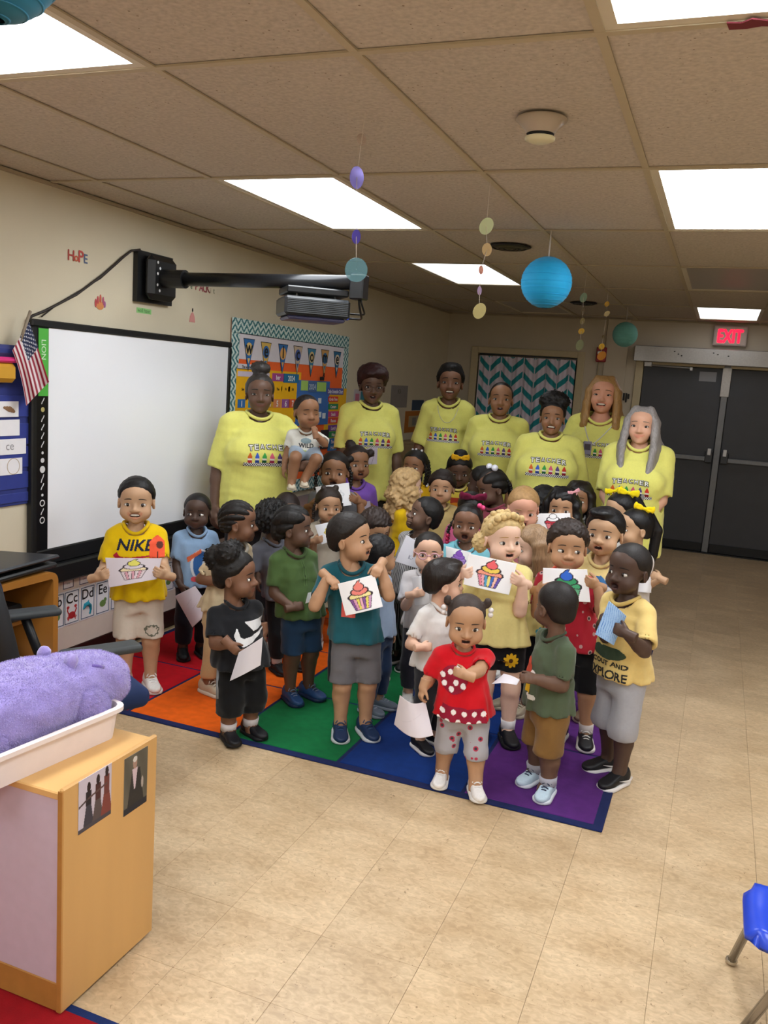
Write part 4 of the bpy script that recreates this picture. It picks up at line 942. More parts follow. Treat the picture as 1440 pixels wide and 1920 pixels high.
    if bottom:
        kind,bc_=bottom[:2]; bo=bottom[2] if len(bottom)>2 else {}
        end={'shorts':pr['kn']+.015,'pants':.085,'short_shorts':pr['kn']+.085,'capri':pr['kn']-.075,'leggings':.085,'skirt':pr['kn']+.03}[kind]; end=bo.get('end',end)
        C=Fld(lo,hi,(.0115 if ch else .016)/fine); lo_w={'shorts':1.42,'pants':1.35,'short_shorts':1.25,'capri':1.55,'leggings':1.12,'skirt':1.3}[kind]
        C.stack([row(pr['cr']-.02,.098,.080),row(zs(.14),.100,.080),row(zs(.36),.092,.076)],p=2.2)
        for sd in (-1,1):
            hp,kn,an=Lg[sd]; hp=hp+[0,0,.0]
            C.cap(hp,kn,lg[0]*1.12,lg[1]*lo_w,.02*H)
            if not seated: C.cap(kn,an,lg[1]*lo_w,(lg[2]+lg[3])*.5*lo_w*1.05,.015*H)
        if kind=='skirt': C.stack([row(end,.135,.12),row(zs(.2),.10,.085)],.02*H)
        C.noise(.0045,.08*max(H,.9)**.6,sum(map(ord,id))+9,6,(1,1,.6)); C.noise(.002,.04,sum(map(ord,id))+4,4)
        if seated:
            for sd in (-1,1):
                hp,kn,an=Lg[sd]; p=hp+(kn-hp)*.8; n=U3(kn-hp)
                C.plane(p,n) if sd<0 else None
        else: C.plane((0,0,end*H),(0,0,-1))
        V,Q=C.mesh(); nm={'shorts':'shorts','short_shorts':'shorts','pants':'pants','capri':'pants','leggings':'leggings','skirt':'skirt'}[kind]
        bo_o=link(nm,mesh_np(nm,V,Q,bo.get('mat') or cloth(bc_),True),root)
        if bo.get('stripe'):
            mb=MB(); hp,kn,an=Lg[-1]; r_=lg[1]*lo_w; mb.tube([hp+[-lg[0]*1.1,0,0],(hp+kn)/2+[-lg[0]*1.15,0,0],kn+[-r_*1.02,0,.02]],.008*H,6); mb.build('side_stripe',cloth(bo['stripe']),bo_o,smooth=True)
        def bdecal(name,cx,cz,w_,hgt,fn,nu=40,nv=40):
            U,Vv=np.meshgrid(np.linspace(0,1,nu),np.linspace(0,1,nv)); X=cx*H+(U-.5)*w_; Z=cz*H+(Vv-.5)*hgt; Y=C.front(X,Z); Cc,mk=fn(U,Vv); Cc=spread(Cc,mk); ok=~np.isnan(Y)&mk; Y=np.where(np.isnan(Y),0,Y)-.002
            if ok.sum()>5: mosaic(name,np.stack([X,Y,Z],-1),Cc,bo_o,mask=ok)
        if bo.get('print'): bo['print'](bdecal)
    if shoes:
        kind,cu_,cs,cl=shoes; L=pr['foot']*H*1.16
        for sd in (-1,1):
            an=Lg[sd][2]
            if seated: 
                o=shoe(root,an+[0,0,-.05*H],0,L*.9,kind,cu_,cs,cl)
            else: shoe(root,(an[0],an[1],0.001),sd*.16+math.radians(toe),L,kind,cu_,cs,cl)
            if sock:
                t1=an+[0,0,-.01*H] ; t2=an+(Lg[sd][1]-an)*.2
                MB().tube([t1,(t1+t2)/2,t2],[lg[3]*1.12,lg[3]*1.13,lg[3]*1.2],14).build('sock',cloth(sock),root,smooth=True)
    PEOPLE[id]=dict(root=root,H=H,hh=hh,HM=HM,A=A,loc=loc,dk=dk,xy=(x,y),z0=z0,by=by,sf=sf,put=putmb,off=off,nbz=nbz,ysurf=ysurf,ez=ez,g=g)
    if extras: extras(PEOPLE[id])
    return root
# ================================================================== THINGS ON THE LEFT WALL
UY,UZ=(0,1,0),(0,0,1)
blackp=mat('black_plastic','17181a',.38,noise=.04); white_m=mat('white_plastic','d9d6d6',.35,noise=.02)
ink=mat('ink_black','1a1a1c',.7)
def wr(name,a,b,m,parent,t=.002,base=None,inset=0,**k):
    """thin card on the left wall between pixel corners a (top left) and b (bottom right)"""
    p=on_x(*a,XL);q=on_x(*b,XL); base=XL if base is None else base
    y0,y1=sorted((p[1],q[1]));z0,z1=sorted((p[2],q[2]))
    return box_obj(name,(base,y0,z0),(base+t,y1,z1),m,parent,**k)
# ---- interactive whiteboard
wbd=empty('interactive_whiteboard',(XL,4.06,.6),label='large interactive whiteboard with black frame on the left wall',cat='whiteboard')
O=np.array([XL,4.06,.6])
def wbp(name,lo,hi,m,b=0,par=None): return box_obj(name,np.array(lo)-O,np.array(hi)-O,m,par or wbd,b=b)
wbp('panel',(XL+.004,3.29,.68),(XL+.03,4.905,1.765),mat('whiteboard_enamel','f0f2f8',.22,spec=.5))
wbp('frame',(XL+.003,3.18,1.765),(XL+.04,4.94,1.80),blackp,.006); wbp('frame',(XL+.003,4.905,.60),(XL+.04,4.94,1.765),blackp,.006)
wbp('frame',(XL+.003,3.18,.60),(XL+.04,3.215,1.765),blackp,.006); wbp('frame',(XL+.003,3.215,.60),(XL+.04,4.905,.68),blackp,.006)
wbp('pen_tray',(XL+.003,3.20,.50),(XL+.075,4.93,.60),blackp,.01)
st=wbp('icon_strip',(XL+.004,3.215,.68),(XL+.034,3.29,1.765),mat('strip_black','0c0c0f',.3))
icw=mat('icon_white','cfcfd2',.5); icy=mat('icon_tan','b0a468',.6)
icons=[(717,'d'),(735,'r'),(751,'a'),(767,'o'),(784,'s'),(800,'s'),(816,'s'),(832,'s'),(848,'.'),(862,'o'),(879,'O'),(896,'S'),(911,'s'),(927,'.'),(942,'c'),(958,'x'),(974,'c')]
for py,t in icons:
    z=on_x(68,py,XL)[2]; c=np.array([XL+.0345,3.2525,z])-O; mb=MB()
    if t in 'oO.': 
        r={'o':.012,'O':.017,'.':.007}[t]; mb.lathe([(r,0),(r,.001),(0,.001)],14,c,'x')
    elif t=='c': mb.lathe([(.012,0),(.012,.001),(.017,.001),(.017,0)],16,c,'x')
    elif t=='r': mb.box(c-[0,.013,.012],c+[.001,.013,.012])
    elif t=='d': mb.poly([c+[0,-.013,0],c+[0,0,-.013],c+[0,.013,0],c+[0,0,.013]],(.001,0,0))
    else: 
        q=.02 if t=='S' else .015
        mb.tube([c+[0,-.008,-q],c+[0,-.004,-q*.3],c+[0,.004,q*.3],c+[0,.009,q]],.0026,5)
    mb.build('icon',icy if t in 'r' or py in(767,) else icw,wbd)
lb=wbp('label_strip',(XL+.034,3.222,1.44),(XL+.037,3.285,1.76),mat('label_green','4fae42',.5))
V,T=text2d('LION'); 
text_obj('lettering','LION',np.array([XL+.037,3.24,1.66])-O,(0,0,-1),(0,1,0),.03,mat('label_ink','d7ead2',.6),wbd,depth=.001)
# ---- projector on a wall arm
pj=empty('projector_mount',(XL,4.1,2.1),label='black projector wall mount with long arm above the whiteboard',cat='projector mount')
def rel(p,o): return np.array(p,float)-np.array(o,float)
Oj=(XL,4.1,2.1)
MB().poly([rel(p,Oj) for p in [(XL,3.955,1.96),(XL,4.275,1.965),(XL,4.275,2.235),(XL,3.955,2.235)]],(.03,0,0)).build('wall_plate',blackp,pj)
MB().box(rel((XL+.03,3.99,1.98),Oj),rel((XL+.10,4.24,2.22),Oj),.03).build('cover',blackp,pj)
MB().tube([rel((XL+.09,4.1,2.1),Oj),rel((XL+.24,4.1,2.1),Oj)],.05,20).build('collar',blackp,pj,smooth=False)
armm=mat('arm_paint','1c1d20',.28,metal=.3)
MB().tube([rel((XL+.22,4.1,2.1),Oj),rel((-1.79,4.1,2.105),Oj)],.037,24).build('arm',armm,pj,smooth=True)
MB().box(rel((-1.83,4.06,2.02),Oj),rel((-1.755,4.14,2.145),Oj),.006).build('end_cap',blackp,pj)
for k in range(6):
    MB().sphere(rel((XL+.101,4.06-.02*(k%2),2.03+.03*k),Oj),(.002,.008,.008),8,5).build('sticker_mark',icw,pj)
pr=empty('projector',(-2.05,4.1,1.9),math.radians(38),label='black video projector hanging under the arm end, with a grille',cat='projector')
MB().box((-.17,-.14,.02),(.17,.14,.115),.012).build('body',mat('projector_case','2b2d30',.35,noise=.04),pr)
MB().box((-.15,-.12,.0),(.15,.12,.02),.008).build('underside',mat('projector_belly','4a4a6a',.4),pr)
for k in range(8): MB().box((-.155,-.146,.032+k*.009),(.155,-.139,.0365+k*.009)).build('grille_slat',mat('slat_grey','3c3f42',.4),pr)
bp_=MB().box((-.16,-.13,.13),(.16,.13,.165),.006).build('bracket_plate',blackp,pj)
bp_.location=rel((-2.05,4.1,1.9),Oj); bp_.rotation_euler=(0,0,math.radians(38))
for a in ((-.1,-.08),(.1,-.08),(.1,.08),(-.1,.08)): MB().tube([(a[0],a[1],.112),(a[0],a[1],.135)],.006,8).build('screw_post',grey,pr)
n_=MB().tube([(0,0,.16),(0,0,.18)],.03,12).build('neck',blackp,pj); n_.location=rel((-2.05,4.1,1.9),Oj)
for a,r in ((-.02,.016),(.03,.022),(.07,.012)): MB().lathe([(r,0),(r,.012),(r*.6,.014),(0,.01)],16,(.17,a,.06),'x').build('port',mat('port_silver','8f9296',.3,metal=.8),pr,smooth=True)
MB().box((.17,.09,.03),(.22,.115,.05),.003).build('video_plug',mat('plug_blue','2c3fa5',.4),pr)
cb=MB(); e0=np.array((-1.79,4.1,2.03)); cs,sn=math.cos(math.radians(38)),math.sin(math.radians(38))
def prw(x,y,z): return np.array([-2.05+cs*x-sn*y,4.1+sn*x+cs*y,1.9+z])
e1=prw(.22,.10,.04); e2=prw(.185,.03,.06)
def bez(a,b,c,d,n=12): return [(1-t)**3*a+3*(1-t)**2*t*b+3*(1-t)*t*t*c+t**3*d for t in np.linspace(0,1,n)]
cb.tube(bez(e0,e0+[.01,0,-.12],e1+[.1,.05,0],e1),.006,8); cb.tube(bez(e0+[.01,0,0],e0+[.03,0,-.1],e2+[.14,.05,0],e2),.005,8)
cb.build('projector_cable',mat('cable_black','141416',.5),smooth=True,label='pair of short cables looping from arm end to projector',cat='cable')
cb=MB(); P=[np.array([XL+.012,on_x(u,v,XL)[1],on_x(u,v,XL)[2]]) for u,v in ((252,468),(243,470),(225,484),(190,515),(140,552),(80,583),(57,592),(48,600))]
P[0][0]=XL+.04; cb.tube(P,.0065,8); P2=[np.array([XL+.012,on_x(u,v,XL)[1],on_x(u,v,XL)[2]]) for u,v in ((232,480),(185,522),(150,543),(110,566),(74,594))]
cb.tube(P2,.003,6); cb.build('wall_cable',mat('cable_brown','2a2320',.55),smooth=True,label='dark cable slanting along the wall from mount to whiteboard corner',cat='cable')
# ---- wall decals
def wall_text(name,t,px,h,color,label,parent=None,width=None):
    p=on_x(*px,XL); return text_obj(name,t,(XL,p[1],p[2]),UY,UZ,h,mat('decal_'+color,color,.7),parent,depth=.002,bold=.0015,center=False,width=width)
hp=empty('hope_decal',(0,0,0),label='HOPE wall decal in uneven coloured letters above the whiteboard',cat='wall decal')
for t,u,v,h,c in (('H',127,487,.052,'a8463e'),('o',139,489,.040,'c0593c'),('P',147,491,.058,'b84a44'),('E',157,493,.045,'5d6a86')): wall_text('letter',t,(u,v),h,c,None,hp)
pk=empty('pack_decal',(0,0,0),label='red PACK wall decal half hidden behind the projector arm',cat='wall decal')
for t,u,v,h,c in (('l',335,536,0.031,'9aa08a'),('o',343,537,0.025,'8f9a78'),('v',350,539,0.025,'7d8a76'),('e',357,541,0.028,'587058'),('P',366,543,0.046,'9c4048'),('A',373,545,0.046,'a5505a'),('C',380,547,0.046,'8f4a4e'),('K',386,548,0.053,'8a3f44'),('i',394,549,0.031,'a89684'),('t',399,550,0.037,'94917c')): wall_text('letter',t,(u,v),h,c,None,pk)
pw=empty('paw_decal',(0,0,0),label='small orange handprint sticker on the wall above the whiteboard',cat='wall decal')
for u,v,ru,rv,c in ((187,573,.03,.022,'c9824e'),(179,568,.008,.022,'b4474a'),(183,564,.008,.026,'b4474a'),(188,562,.008,.028,'c05a48'),(193,565,.008,.024,'a9566e'),(196,571,.008,.018,'9a5a8a')):
    p=on_x(u,v,XL); MB().sphere((XL+.002,p[1],p[2]),(.002,ru,rv),12,6).build('pad',mat('decal_'+c,c,.7),pw)
cn=empty('cupcake_decal',(0,0,0),label='tiny pink dome sticker on the wall left of the bulletin board',cat='wall decal')
p=on_x(360,597,XL); mb=MB(); mb.poly([(XL,p[1]+a*.03,p[2]+b_*.05) for a,b_ in ((-1,-.45),(-.8,.2),(-.4,.6),(0,.75),(.4,.6),(.8,.2),(1,-.45))],(.003,0,0)); mb.build('dome',mat('decal_pink','c98a86',.7),cn)
MB().sphere((XL+.003,p[1],p[2]+.05),(.002,.007,.012),8,5).build('tip',ink,cn)
gt=empty('green_tag',(0,0,0),label='small light green label taped to the wall under the mount',cat='label')
wr('card',(256,576),(283,590),mat('tag_green','8ec77e',.7),gt); p=on_x(269,586,XL); text_obj('writing','wall hant',(XL+.002,p[1],p[2]),UY,UZ,.022,mat('tag_ink','4d7a48',.7),gt,depth=.001)
# ---- pocket chart
pc=empty('pocket_chart',(XL,2.8,.92),label='navy pocket chart with white cards left of the whiteboard',cat='pocket chart')
navy=mat('navy_nylon','1c2a74',.6,noise=.06,sheen=.2); navy2=mat('navy_nylon_pocket','223284',.5,noise=.06,sheen=.2)
box_obj('sheet',rel((XL,2.3,.92),(XL,2.8,.92)),rel((XL+.008,3.24,1.60),(XL,2.8,.92)),navy,pc,b=.003)
for k,(za,zb) in enumerate(((1.34,1.44),(1.21,1.31),(1.10,1.20),(1.0,1.08),(.935,.98))):
    box_obj('pocket',(.008,-.48,za-.92),(.013,.43,zb-.92),navy2,pc,b=.002)
for k,(v0,v1,u1) in enumerate(((752,781,29),(786,816,31),(821,850,43),(857,888,36))):
    p=on_x(u1,v0,XL);q=on_x(u1-8,v1,XL); c=empty('word_card',(XL+.014,p[1],q[2]),label=('white card with a small brown hand picture in the top chart pocket','blank white card in the second chart pocket','white card ending in the letters ce in the chart','white card with a tan drawn circle in the lowest filled pocket')[k],cat='card',group='cards in the pocket chart')
    box_obj('card',(0,-.5,0),(.002,0,p[2]-q[2]),paper('e4e2e6'),c)
    h=p[2]-q[2]
    if k==2: text_obj('letters','ce',(.002,-.10,h*.3),UY,UZ,.04,mat('card_ink','8a888c',.7),c,depth=.001)
    if k==3: MB().lathe([(.036,0),(.036,.0012),(.039,.0012),(.039,0)],24,(.002,-.055,h*.5),'x').build('circle',mat('circle_tan','b9a690',.7),c)
    if k==0: 
        mb=MB()
        for a,b_,r in ((-.07,.55,.014),(-.055,.5,.018),(-.04,.42,.014),(-.085,.6,.009),(-.03,.35,.009)): mb.sphere((.003,a,h*b_),(.0015,r,r*.75),10,5)
        mb.build('hand_picture',mat('hand_brown','8a684c',.7),c)
hb=empty('storage_pocket',(XL,2.9,1.5),label='yellow and pink fabric pocket hung at the left picture edge',cat='pocket')
p=on_x(6,705,XL);
MB().box((.016,p[1]-2.9-.5,.0),(.06,p[1]-2.9+.03,.09),.02).build('pouch',mat('pouch_yellow','c9962a',.7),hb); MB().box((.016,p[1]-2.9-.5,.09),(.062,p[1]-2.9+.035,.115),.008).build('pink_band',mat('pouch_pink','d8327e',.6),hb)
MB().box((.014,p[1]-2.9-.5,.115),(.05,p[1]-2.9+.05,.17),.02).build('flap',navy,hb)
# ---- flag
fl=empty('flag',(XL+.07,3.2,1.8),label='small American flag draped from a stick at the whiteboard corner',cat='flag')
nu,nv=60,52
def fpt(u,v):
    tl,bl,tr,br=(np.array(p,float) for p in ((55,604),(23,657),(92,716),(49,761)))
    top=(1-u)*tl+u*tr+4*u*(1-u)*np.array((-1,-4)); bot=(1-u)*bl+u*br+4*u*(1-u)*np.array((2,-6))
    return (1-v)*top+v*bot
P=np.zeros((nv,nu,3))
for a,v in enumerate(np.linspace(0,1,nv)):
    for b_,u in enumerate(np.linspace(0,1,nu)):
        q=fpt(u,v); x=XL+.075+.016*math.sin(v*11+2*u)*u
        P[a,b_]=on_x(*q,x)-np.array([XL+.07,3.2,1.8])
U,Vv=np.meshgrid(np.linspace(0,1,nu),np.linspace(0,1,nv))
Cc=fillc(U.shape,'dcd0d4'); Cc[(np.floor(Vv*13)%2==0)]=lin('8e1830'); can=(U<.46)&(Vv<.54); Cc[can]=lin('1d2748')
su,sv=U/.46*11,Vv/.54*9; star=can&(((np.round(su)+np.round(sv))%2)==0)&(np.hypot(su-np.round(su),sv-np.round(sv))<.33); Cc[star]=lin('d8d8e0')
mosaic('cloth',P[:,::-1],Cc[:,::-1],fl,m=mat('flag_cloth','ffffff',.85,attr=True,sheen=.2,spec=.2))
q=rel(on_x(57,583,XL+.075),(XL+.07,3.2,1.8)); q2=rel(on_x(38,640,XL+.07),(XL+.07,3.2,1.8))
MB().tube([q,q2],.007,8).build('stick',mat('stick_wood','8d8070',.5),fl,smooth=True)
# ---- bulletin board
bb=empty('bulletin_board',(0,0,0),label='orange bulletin board with teal chevron border and welcome pennants',cat='bulletin board')
BY0,BY1,BZ0,BZ1=4.96,6.86,.70,1.965
box_obj('backing',(XL,BY0+.02,BZ0+.02),(XL+.012,BY1-.02,BZ1-.02),mat('board_orange','f0662a',.8,noise=.03),bb)
def border(y0,y1,z0,z1,horiz):
    L=(y1-y0) if horiz else (z1-z0); Wd=(z1-z0) if horiz else (y1-y0); n1=int(L/.0075);n2=18
    A,B=np.meshgrid(np.linspace(0,1,n1),np.linspace(0,1,n2)); per=.075; tri=np.abs(((A*L/per)%1)-.5)*2
    s=(B*Wd/.045+tri*.9)%1; Cx=fillc(A.shape,'cfe0dc'); Cx[s<.48]=lin('2f6f78')
    if horiz: P=np.stack([np.full(A.shape,XL+.016),y0+A*L,z0+B*Wd],-1)
    else: P=np.stack([np.full(A.shape,XL+.0165),y0+B*Wd,z0+A*L],-1); 
    if not horiz: P=P[:,::-1];Cx=Cx[:,::-1]
    mosaic('border_strip',P,Cx,bb,back=np.array([-.003,0,0]))
border(BY0,BY1,BZ1-.10,BZ1,True);border(BY0,BY1,BZ0,BZ0+.10,True);border(BY0,BY0+.10,BZ0+.1,BZ1-.1,False);border(BY1-.10,BY1,BZ0+.1,BZ1-.1,False)
b1=XL+.013
def card(a,b,c,t=.003,base=b1,txt=None,tc='f2f2f2',name='card',th=.5,par=None):
    m=mat('card_'+c,c,.7,noise=.02); o=wr(name,a,b,m,par or bb,t,base)
    if txt:
        p=on_x(*a,XL);q=on_x(*b,XL); hh=abs(p[2]-q[2])*th; w_=abs(q[1]-p[1])
        tw=text_width(txt)*hh; text_obj('lettering',txt,(base+t,(p[1]+q[1])/2,(p[2]+q[2])/2-hh*.5),UY,UZ,hh,mat('cardink_'+tc,tc,.7),par or bb,depth=.001,bold=.0012,width=min(tw,w_*.9))
    return o
card((441,623),(643,690),'d9d3dc',name='banner_sheet')
PEN=[('w',462,652,'2f6db0','e3c27a'),('e',494,658,'d9b45a','3d6fae'),('l',526,661,'2f6db0','e0a860'),('c',554,664,'c9b49c','4a5fa0'),('o',580,668,'3a7da0','d8bd84'),('m',605,670,'c99a5c','3b6f9c'),('e',628,673,'2f6a94','d9c9b0')]
for k,(t,u,v,c1,c2) in enumerate(PEN):
    p=on_x(u,v,XL); s=.105 ; hh=.165; y,z=p[1],p[2]
    top=z+.062; pe=empty('pennant',(b1+.003,y,top),label='blue and gold triangular welcome pennant showing the letter '+t+(' at the far end' if k==6 else ' second in the row' if k==1 else ''),cat='pennant',group='welcome pennants')
    MB().poly([(0,-s*.72,0),(0,0,-hh*1.35),(0,s*.72,0)],(.002,0,0)).build('edge',ink,pe); MB().poly([(.0005,-s*.66,-.005),(.0005,0,-hh*1.27),(.0005,s*.66,-.005)],(.002,0,0)).build('face',mat('pen_'+c1,c1,.7),pe)
    MB().poly([(.001,-s*.17,-hh*.80),(.001,0,-hh*1.02),(.001,s*.17,-hh*.80)],(.002,0,0)).build('tip',mat('pen_'+c2,c2,.7),pe)
    MB().lathe([(s*.42,0),(s*.42,.0035),(0,.0035)],20,(0,0,-hh*.42),'x').build('disc',mat('pen_'+c2,c2,.7),pe)
    text_obj('letter',t,(.0035,0,-hh*.42-.032),UY,UZ,.09,ink,pe,depth=.001,bold=.003)
card((441,681),(478,694),'d6d2da',.004,txt='The weather is',tc='55555c'); 
card((439,690),(556,790),'f2b711',.004,name='calendar'); card((441,695),(500,708),'cfc4d8',.007,txt='sunny',tc='55506a')
card((506,699),(527,715),'a8488e',.007,txt='ber',tc='f2e6ee',th=.6); card((527,700),(555,718),'1f6f9e',.007,txt='2024',tc='e8f2f4',th=.6)
for t,u in (('Sun',442),('Mon',458),('Tue',474),('Wed',490),('Thu',508),('Fri',523),('Sat',536)): card((u,724),(u+16,734),'f2b711',.0055,txt=t,tc='4a3c16',name='weekday')
for t,u,c in (('1',441,'2f6db0'),('2',461,'2d86b4'),('3',478,'6a9a4a'),('4',494,'d8a02c'),('5',508,'d98a5c'),('6',524,'9a5a9c'),('7',537,'d95e3a')): card((u,748),(u+13,764),c,.007,txt=t,name='number_card',th=.7)
card((553,712),(610,795),'3f6fb8',.006,name='pocket_sheet'); card((560,713),(572,732),'a8cf6a',.009); card((573,714),(588,735),'4c6c9c',.009,txt='2024',tc='b8c4d8'); card((590,716),(606,734),'a8cf6a',.009)
for u,v in ((592,746),(600,774),(592,772),(556,760)): card((u,v),(u+5,v+10),'dfe6ee',.009,name='tally_card')
card((608,727),(640,830),'e8b01c',.005,name='schedule_sheet'); card((609,727),(639,740),'5a5a9c',.008,txt='Daily Schedule Chart',tc='e2e0ee',th=.55)
for v,c,t in ((743,'d9442e','Circle Time'),(757,'2f8a5c','Centers'),(771,'c84a86','Snack'),(783,'d94a3a','Recess'),(797,'7a4a9c','Lunch'),(809,'2f8a4c','Nap'),(822,'2f6db0','Story'),(833,'2f76b8','Home')): card((611,v),(629,v+10),c,.008,txt=t,tc='f0dede',th=.55)
card((629,771),(637,779),'c8281e',.011); card((598,806),(610,840),'2c2a34',.009)
mb=MB(); p=on_x(597,706,XL); mb.box((b1+.006,p[1]-.02,p[2]-.03),(b1+.03,p[1]+.02,p[2]),.004); mb.tube([(b1+.03,p[1]-.015,p[2]),(b1+.035,p[1],p[2]+.03),(b1+.03,p[1]+.015,p[2])],.003,6); mb.build('binder_clip',ink,bb)
# ---- alphabet strip below the whiteboard
al=empty('alphabet_chart',(0,0,0),label='white paper strip of alphabet and number cards under the whiteboard',cat='alphabet chart')
box_obj('sheet',(XL,3.36,.10),(XL+.003,5.0,.50),paper('d9cfc4'),al)
animals={'C':'b42a30','D':'1f8fa8','H':'6f6f70','I':'2f8a4a'}
def acard(y,t,z0=.235,w_=.115,h=.19):
    a=empty('letter_card',(XL+.003,y,z0),label='letter card '+t.upper()+t+' with a picture on the alphabet strip',cat='letter card',group='alphabet cards')
    box_obj('card',(0,-w_/2,0),(.002,w_/2,h),paper('e6e9ee'),a)
    f=MB(); e=.004
    for lo,hi in (((-w_/2+.006),(w_/2-.006)),): 
        f.box((.002,lo,.008),(.003,lo+e,h-.008));f.box((.002,hi-e,.008),(.003,hi,h-.008));f.box((.002,lo,.008),(.003,hi,.008+e));f.box((.002,lo,h-.008-e),(.003,hi,h-.008))
    f.build('border',mat('card_border','47607c',.7),a)
    text_obj('letters',t.upper()+t,(.002,0,h*.62),UY,UZ,.055,ink,a,depth=.001,bold=.001)
    c=animals.get(t.upper(),'6a8a4a'); m=mat('animal_'+c,c,.7); g=MB(); cz=h*.32
    if t=='c':
        g.sphere((.003,0,cz-.01),(.0012,.028,.02),14,6)
        for s in (-1,1):
            g.tube([(.003,s*.022,cz),(.003,s*.034,cz+.02),(.003,s*.028,cz+.034)],.0035,6); g.sphere((.003,s*.028,cz+.036),(.0012,.011,.008),10,5)
            for q in range(3): g.tube([(.003,s*.02,cz-.014-.004*q),(.003,s*(.036-.004*q),cz-.02-.008*q)],.0022,5)
    elif t=='d':
        g.tube([(.003,-.034,cz+.0),(.003,-.022,cz+.022),(.003,0,cz+.026),(.003,.018,cz+.012),(.003,.024,cz-.012),(.003,.018,cz-.032)],[.004,.011,.013,.01,.007,.003],8); g.poly([(.003,.008,cz-.028),(.003,.03,cz-.026),(.003,.02,cz-.04)],(.001,0,0)); g.poly([(.003,-.004,cz+.036),(.003,.008,cz+.046),(.003,.01,cz+.03)],(.001,0,0))
    elif t=='i':
        g.sphere((.003,0,cz-.005),(.0012,.016,.026),12,6); g.sphere((.003,.003,cz+.024),(.0012,.012,.011),12,6)
        for s in (-1,1): g.tube([(.003,s*.012,cz-.0),(.003,s*.027,cz-.018)],.003,5)
    else: g.sphere((.003,0,cz),(.0012,.026,.02),12,6); g.sphere((.003,.02,cz+.018),(.0012,.012,.012),12,6)
    g.build('picture',m,a)
    return a
for k,t in enumerate('bcdefghijkl'):
    acard(3.375+.122*k if k else 3.385,t)
for k in range(9):
    y=3.47+k*.122; nb=empty('number_card',(XL+.003,y,.435),label='small card with the numeral '+('one','two','three','four','five','six','seven','eight','nine')[k]+' under the whiteboard',cat='number card',group='number cards under the whiteboard')
    box_obj('card',(0,-.04,0),(.002,.04,.1),paper('e2e2e6'),nb); f=MB()
    f.box((.002,-.038,.002),(.003,-.034,.098));f.box((.002,.034,.002),(.003,.038,.098));f.box((.002,-.038,.002),(.003,.038,.006));f.box((.002,-.038,.094),(.003,.038,.098)); f.build('border',mat('card_border2','4a4a58',.7),nb)
    text_obj('numeral',str(k+1),(.002,0,.055),UY,UZ,.034,ink,nb,depth=.001,bold=.001); text_obj('word',('one','two','three','four','five','six','seven','eight','nine')[k],(.002,0,.025),UY,UZ,.012,mat('word_grey','6a6a70',.7),nb,depth=.001)
# ---- things in the far left corner
fc=empty('corner_bookcase',(XL,9.0,0),label='low beige bookcase against the left wall in the far corner',cat='bookcase')
bw=mat('bookcase_laminate','9c8668',.5,noise=.04); 
box_obj('side',(.02,-.75,0),(.4,-.72,.98),bw,fc); box_obj('side',(.02,.62,0),(.4,.65,.98),bw,fc); box_obj('top',(.02,-.75,.98),(.4,.65,1.01),bw,fc,b=.004); box_obj('back',(.02,-.72,.05),(.03,.62,.98),bw,fc)
for z in (.05,.35,.66): box_obj('shelf',(.03,-.72,z),(.4,.62,z+.02),bw,fc)
pnl=box_obj('label_panel',(.4,-.52,.84),(.405,.1,.965),paper('b9b0b8'),fc); 
for k,(y,w_,h,c) in enumerate(((-.6,.05,.24,'7a3a30'),(-.53,.06,.22,'38506a'),(-.45,.04,.25,'8a7a40'),(-.38,.07,.2,'4a6a4a'),(-.28,.05,.23,'6a4a5a'))):
    tag(box_obj('book',(XL+.06,9.0+y,.681),(XL+.3,9.0+y+w_-.005,.681+h),mat('book_'+c,c,.6),b=.003),['dark red book first on the corner shelf','blue book second on the corner shelf','olive book third on the corner shelf','thick green book fourth on the corner shelf','plum book last on the corner shelf'][k],'book','books in the corner bookcase')
op=empty('orange_poster',(0,0,0),label='orange poster with a pale picture in the far left corner',cat='poster'); wr('sheet',(760,771),(796,808),mat('poster_orange','b06a1c',.7),op,.004); wr('picture',(766,780),(788,799),mat('poster_pale','a89878',.7),op,.002,XL+.004); wr('figure',(772,783),(778,797),mat('poster_grey','7e7a70',.7),op,.001,XL+.006)
bp2=empty('blue_poster',(0,0,0),label='dark blue picture taped above the orange poster',cat='poster'); wr('sheet',(773,750),(793,769),mat('poster_blue','33455c',.7),bp2,.003)
dp=empty('taped_drawing',(0,0,0),label='pale sheet with pencil marks taped to the left wall',cat='drawing'); wr('sheet',(734,722),(762,764),paper('8f8a88'),dp,.002); p=on_x(742,738,XL); text_obj('marks','KA',(XL+.002,p[1]+.1,p[2]),UY,UZ,.05,mat('pencil','5a5550',.8),dp,depth=.001)
rb=empty('ribbon_poster',(0,0,0),label='small pink and teal poster behind the glasses wearing teacher',cat='poster'); wr('sheet',(664,730),(684,758),paper('b5aeb4'),rb,.003); wr('band',(666,738),(672,756),mat('poster_pink','b86a80',.7),rb,.001,XL+.003); wr('band',(676,734),(683,752),mat('poster_teal','3a7a88',.7),rb,.001,XL+.003)
# metal cabinet below the bulletin board
mc=empty('drawer_cabinet',(XL,6.0,0),label='grey drawer cabinet below the bulletin board',cat='cabinet')
gm=mat('cabinet_grey','8a8084',.5,noise=.03); box_obj('body',(.015,-.5,.02),(.3,.78,.66),gm,mc,b=.006); box_obj('plinth',(.02,-.48,0),(.28,.76,.02),black_m,mc)
for k in range(4):
    for j in range(2):
        d=box_obj('drawer',(.3,-.48+.63*j,.05+.15*k),(.312,.13+.63*j,.19+.15*k),gm,mc,b=.004); box_obj('handle',(.312,-.23+.63*j,.12+.15*k),(.325,-.1+.63*j,.135+.15*k),mat('handle_grey','5a5458',.4),d,b=.003)
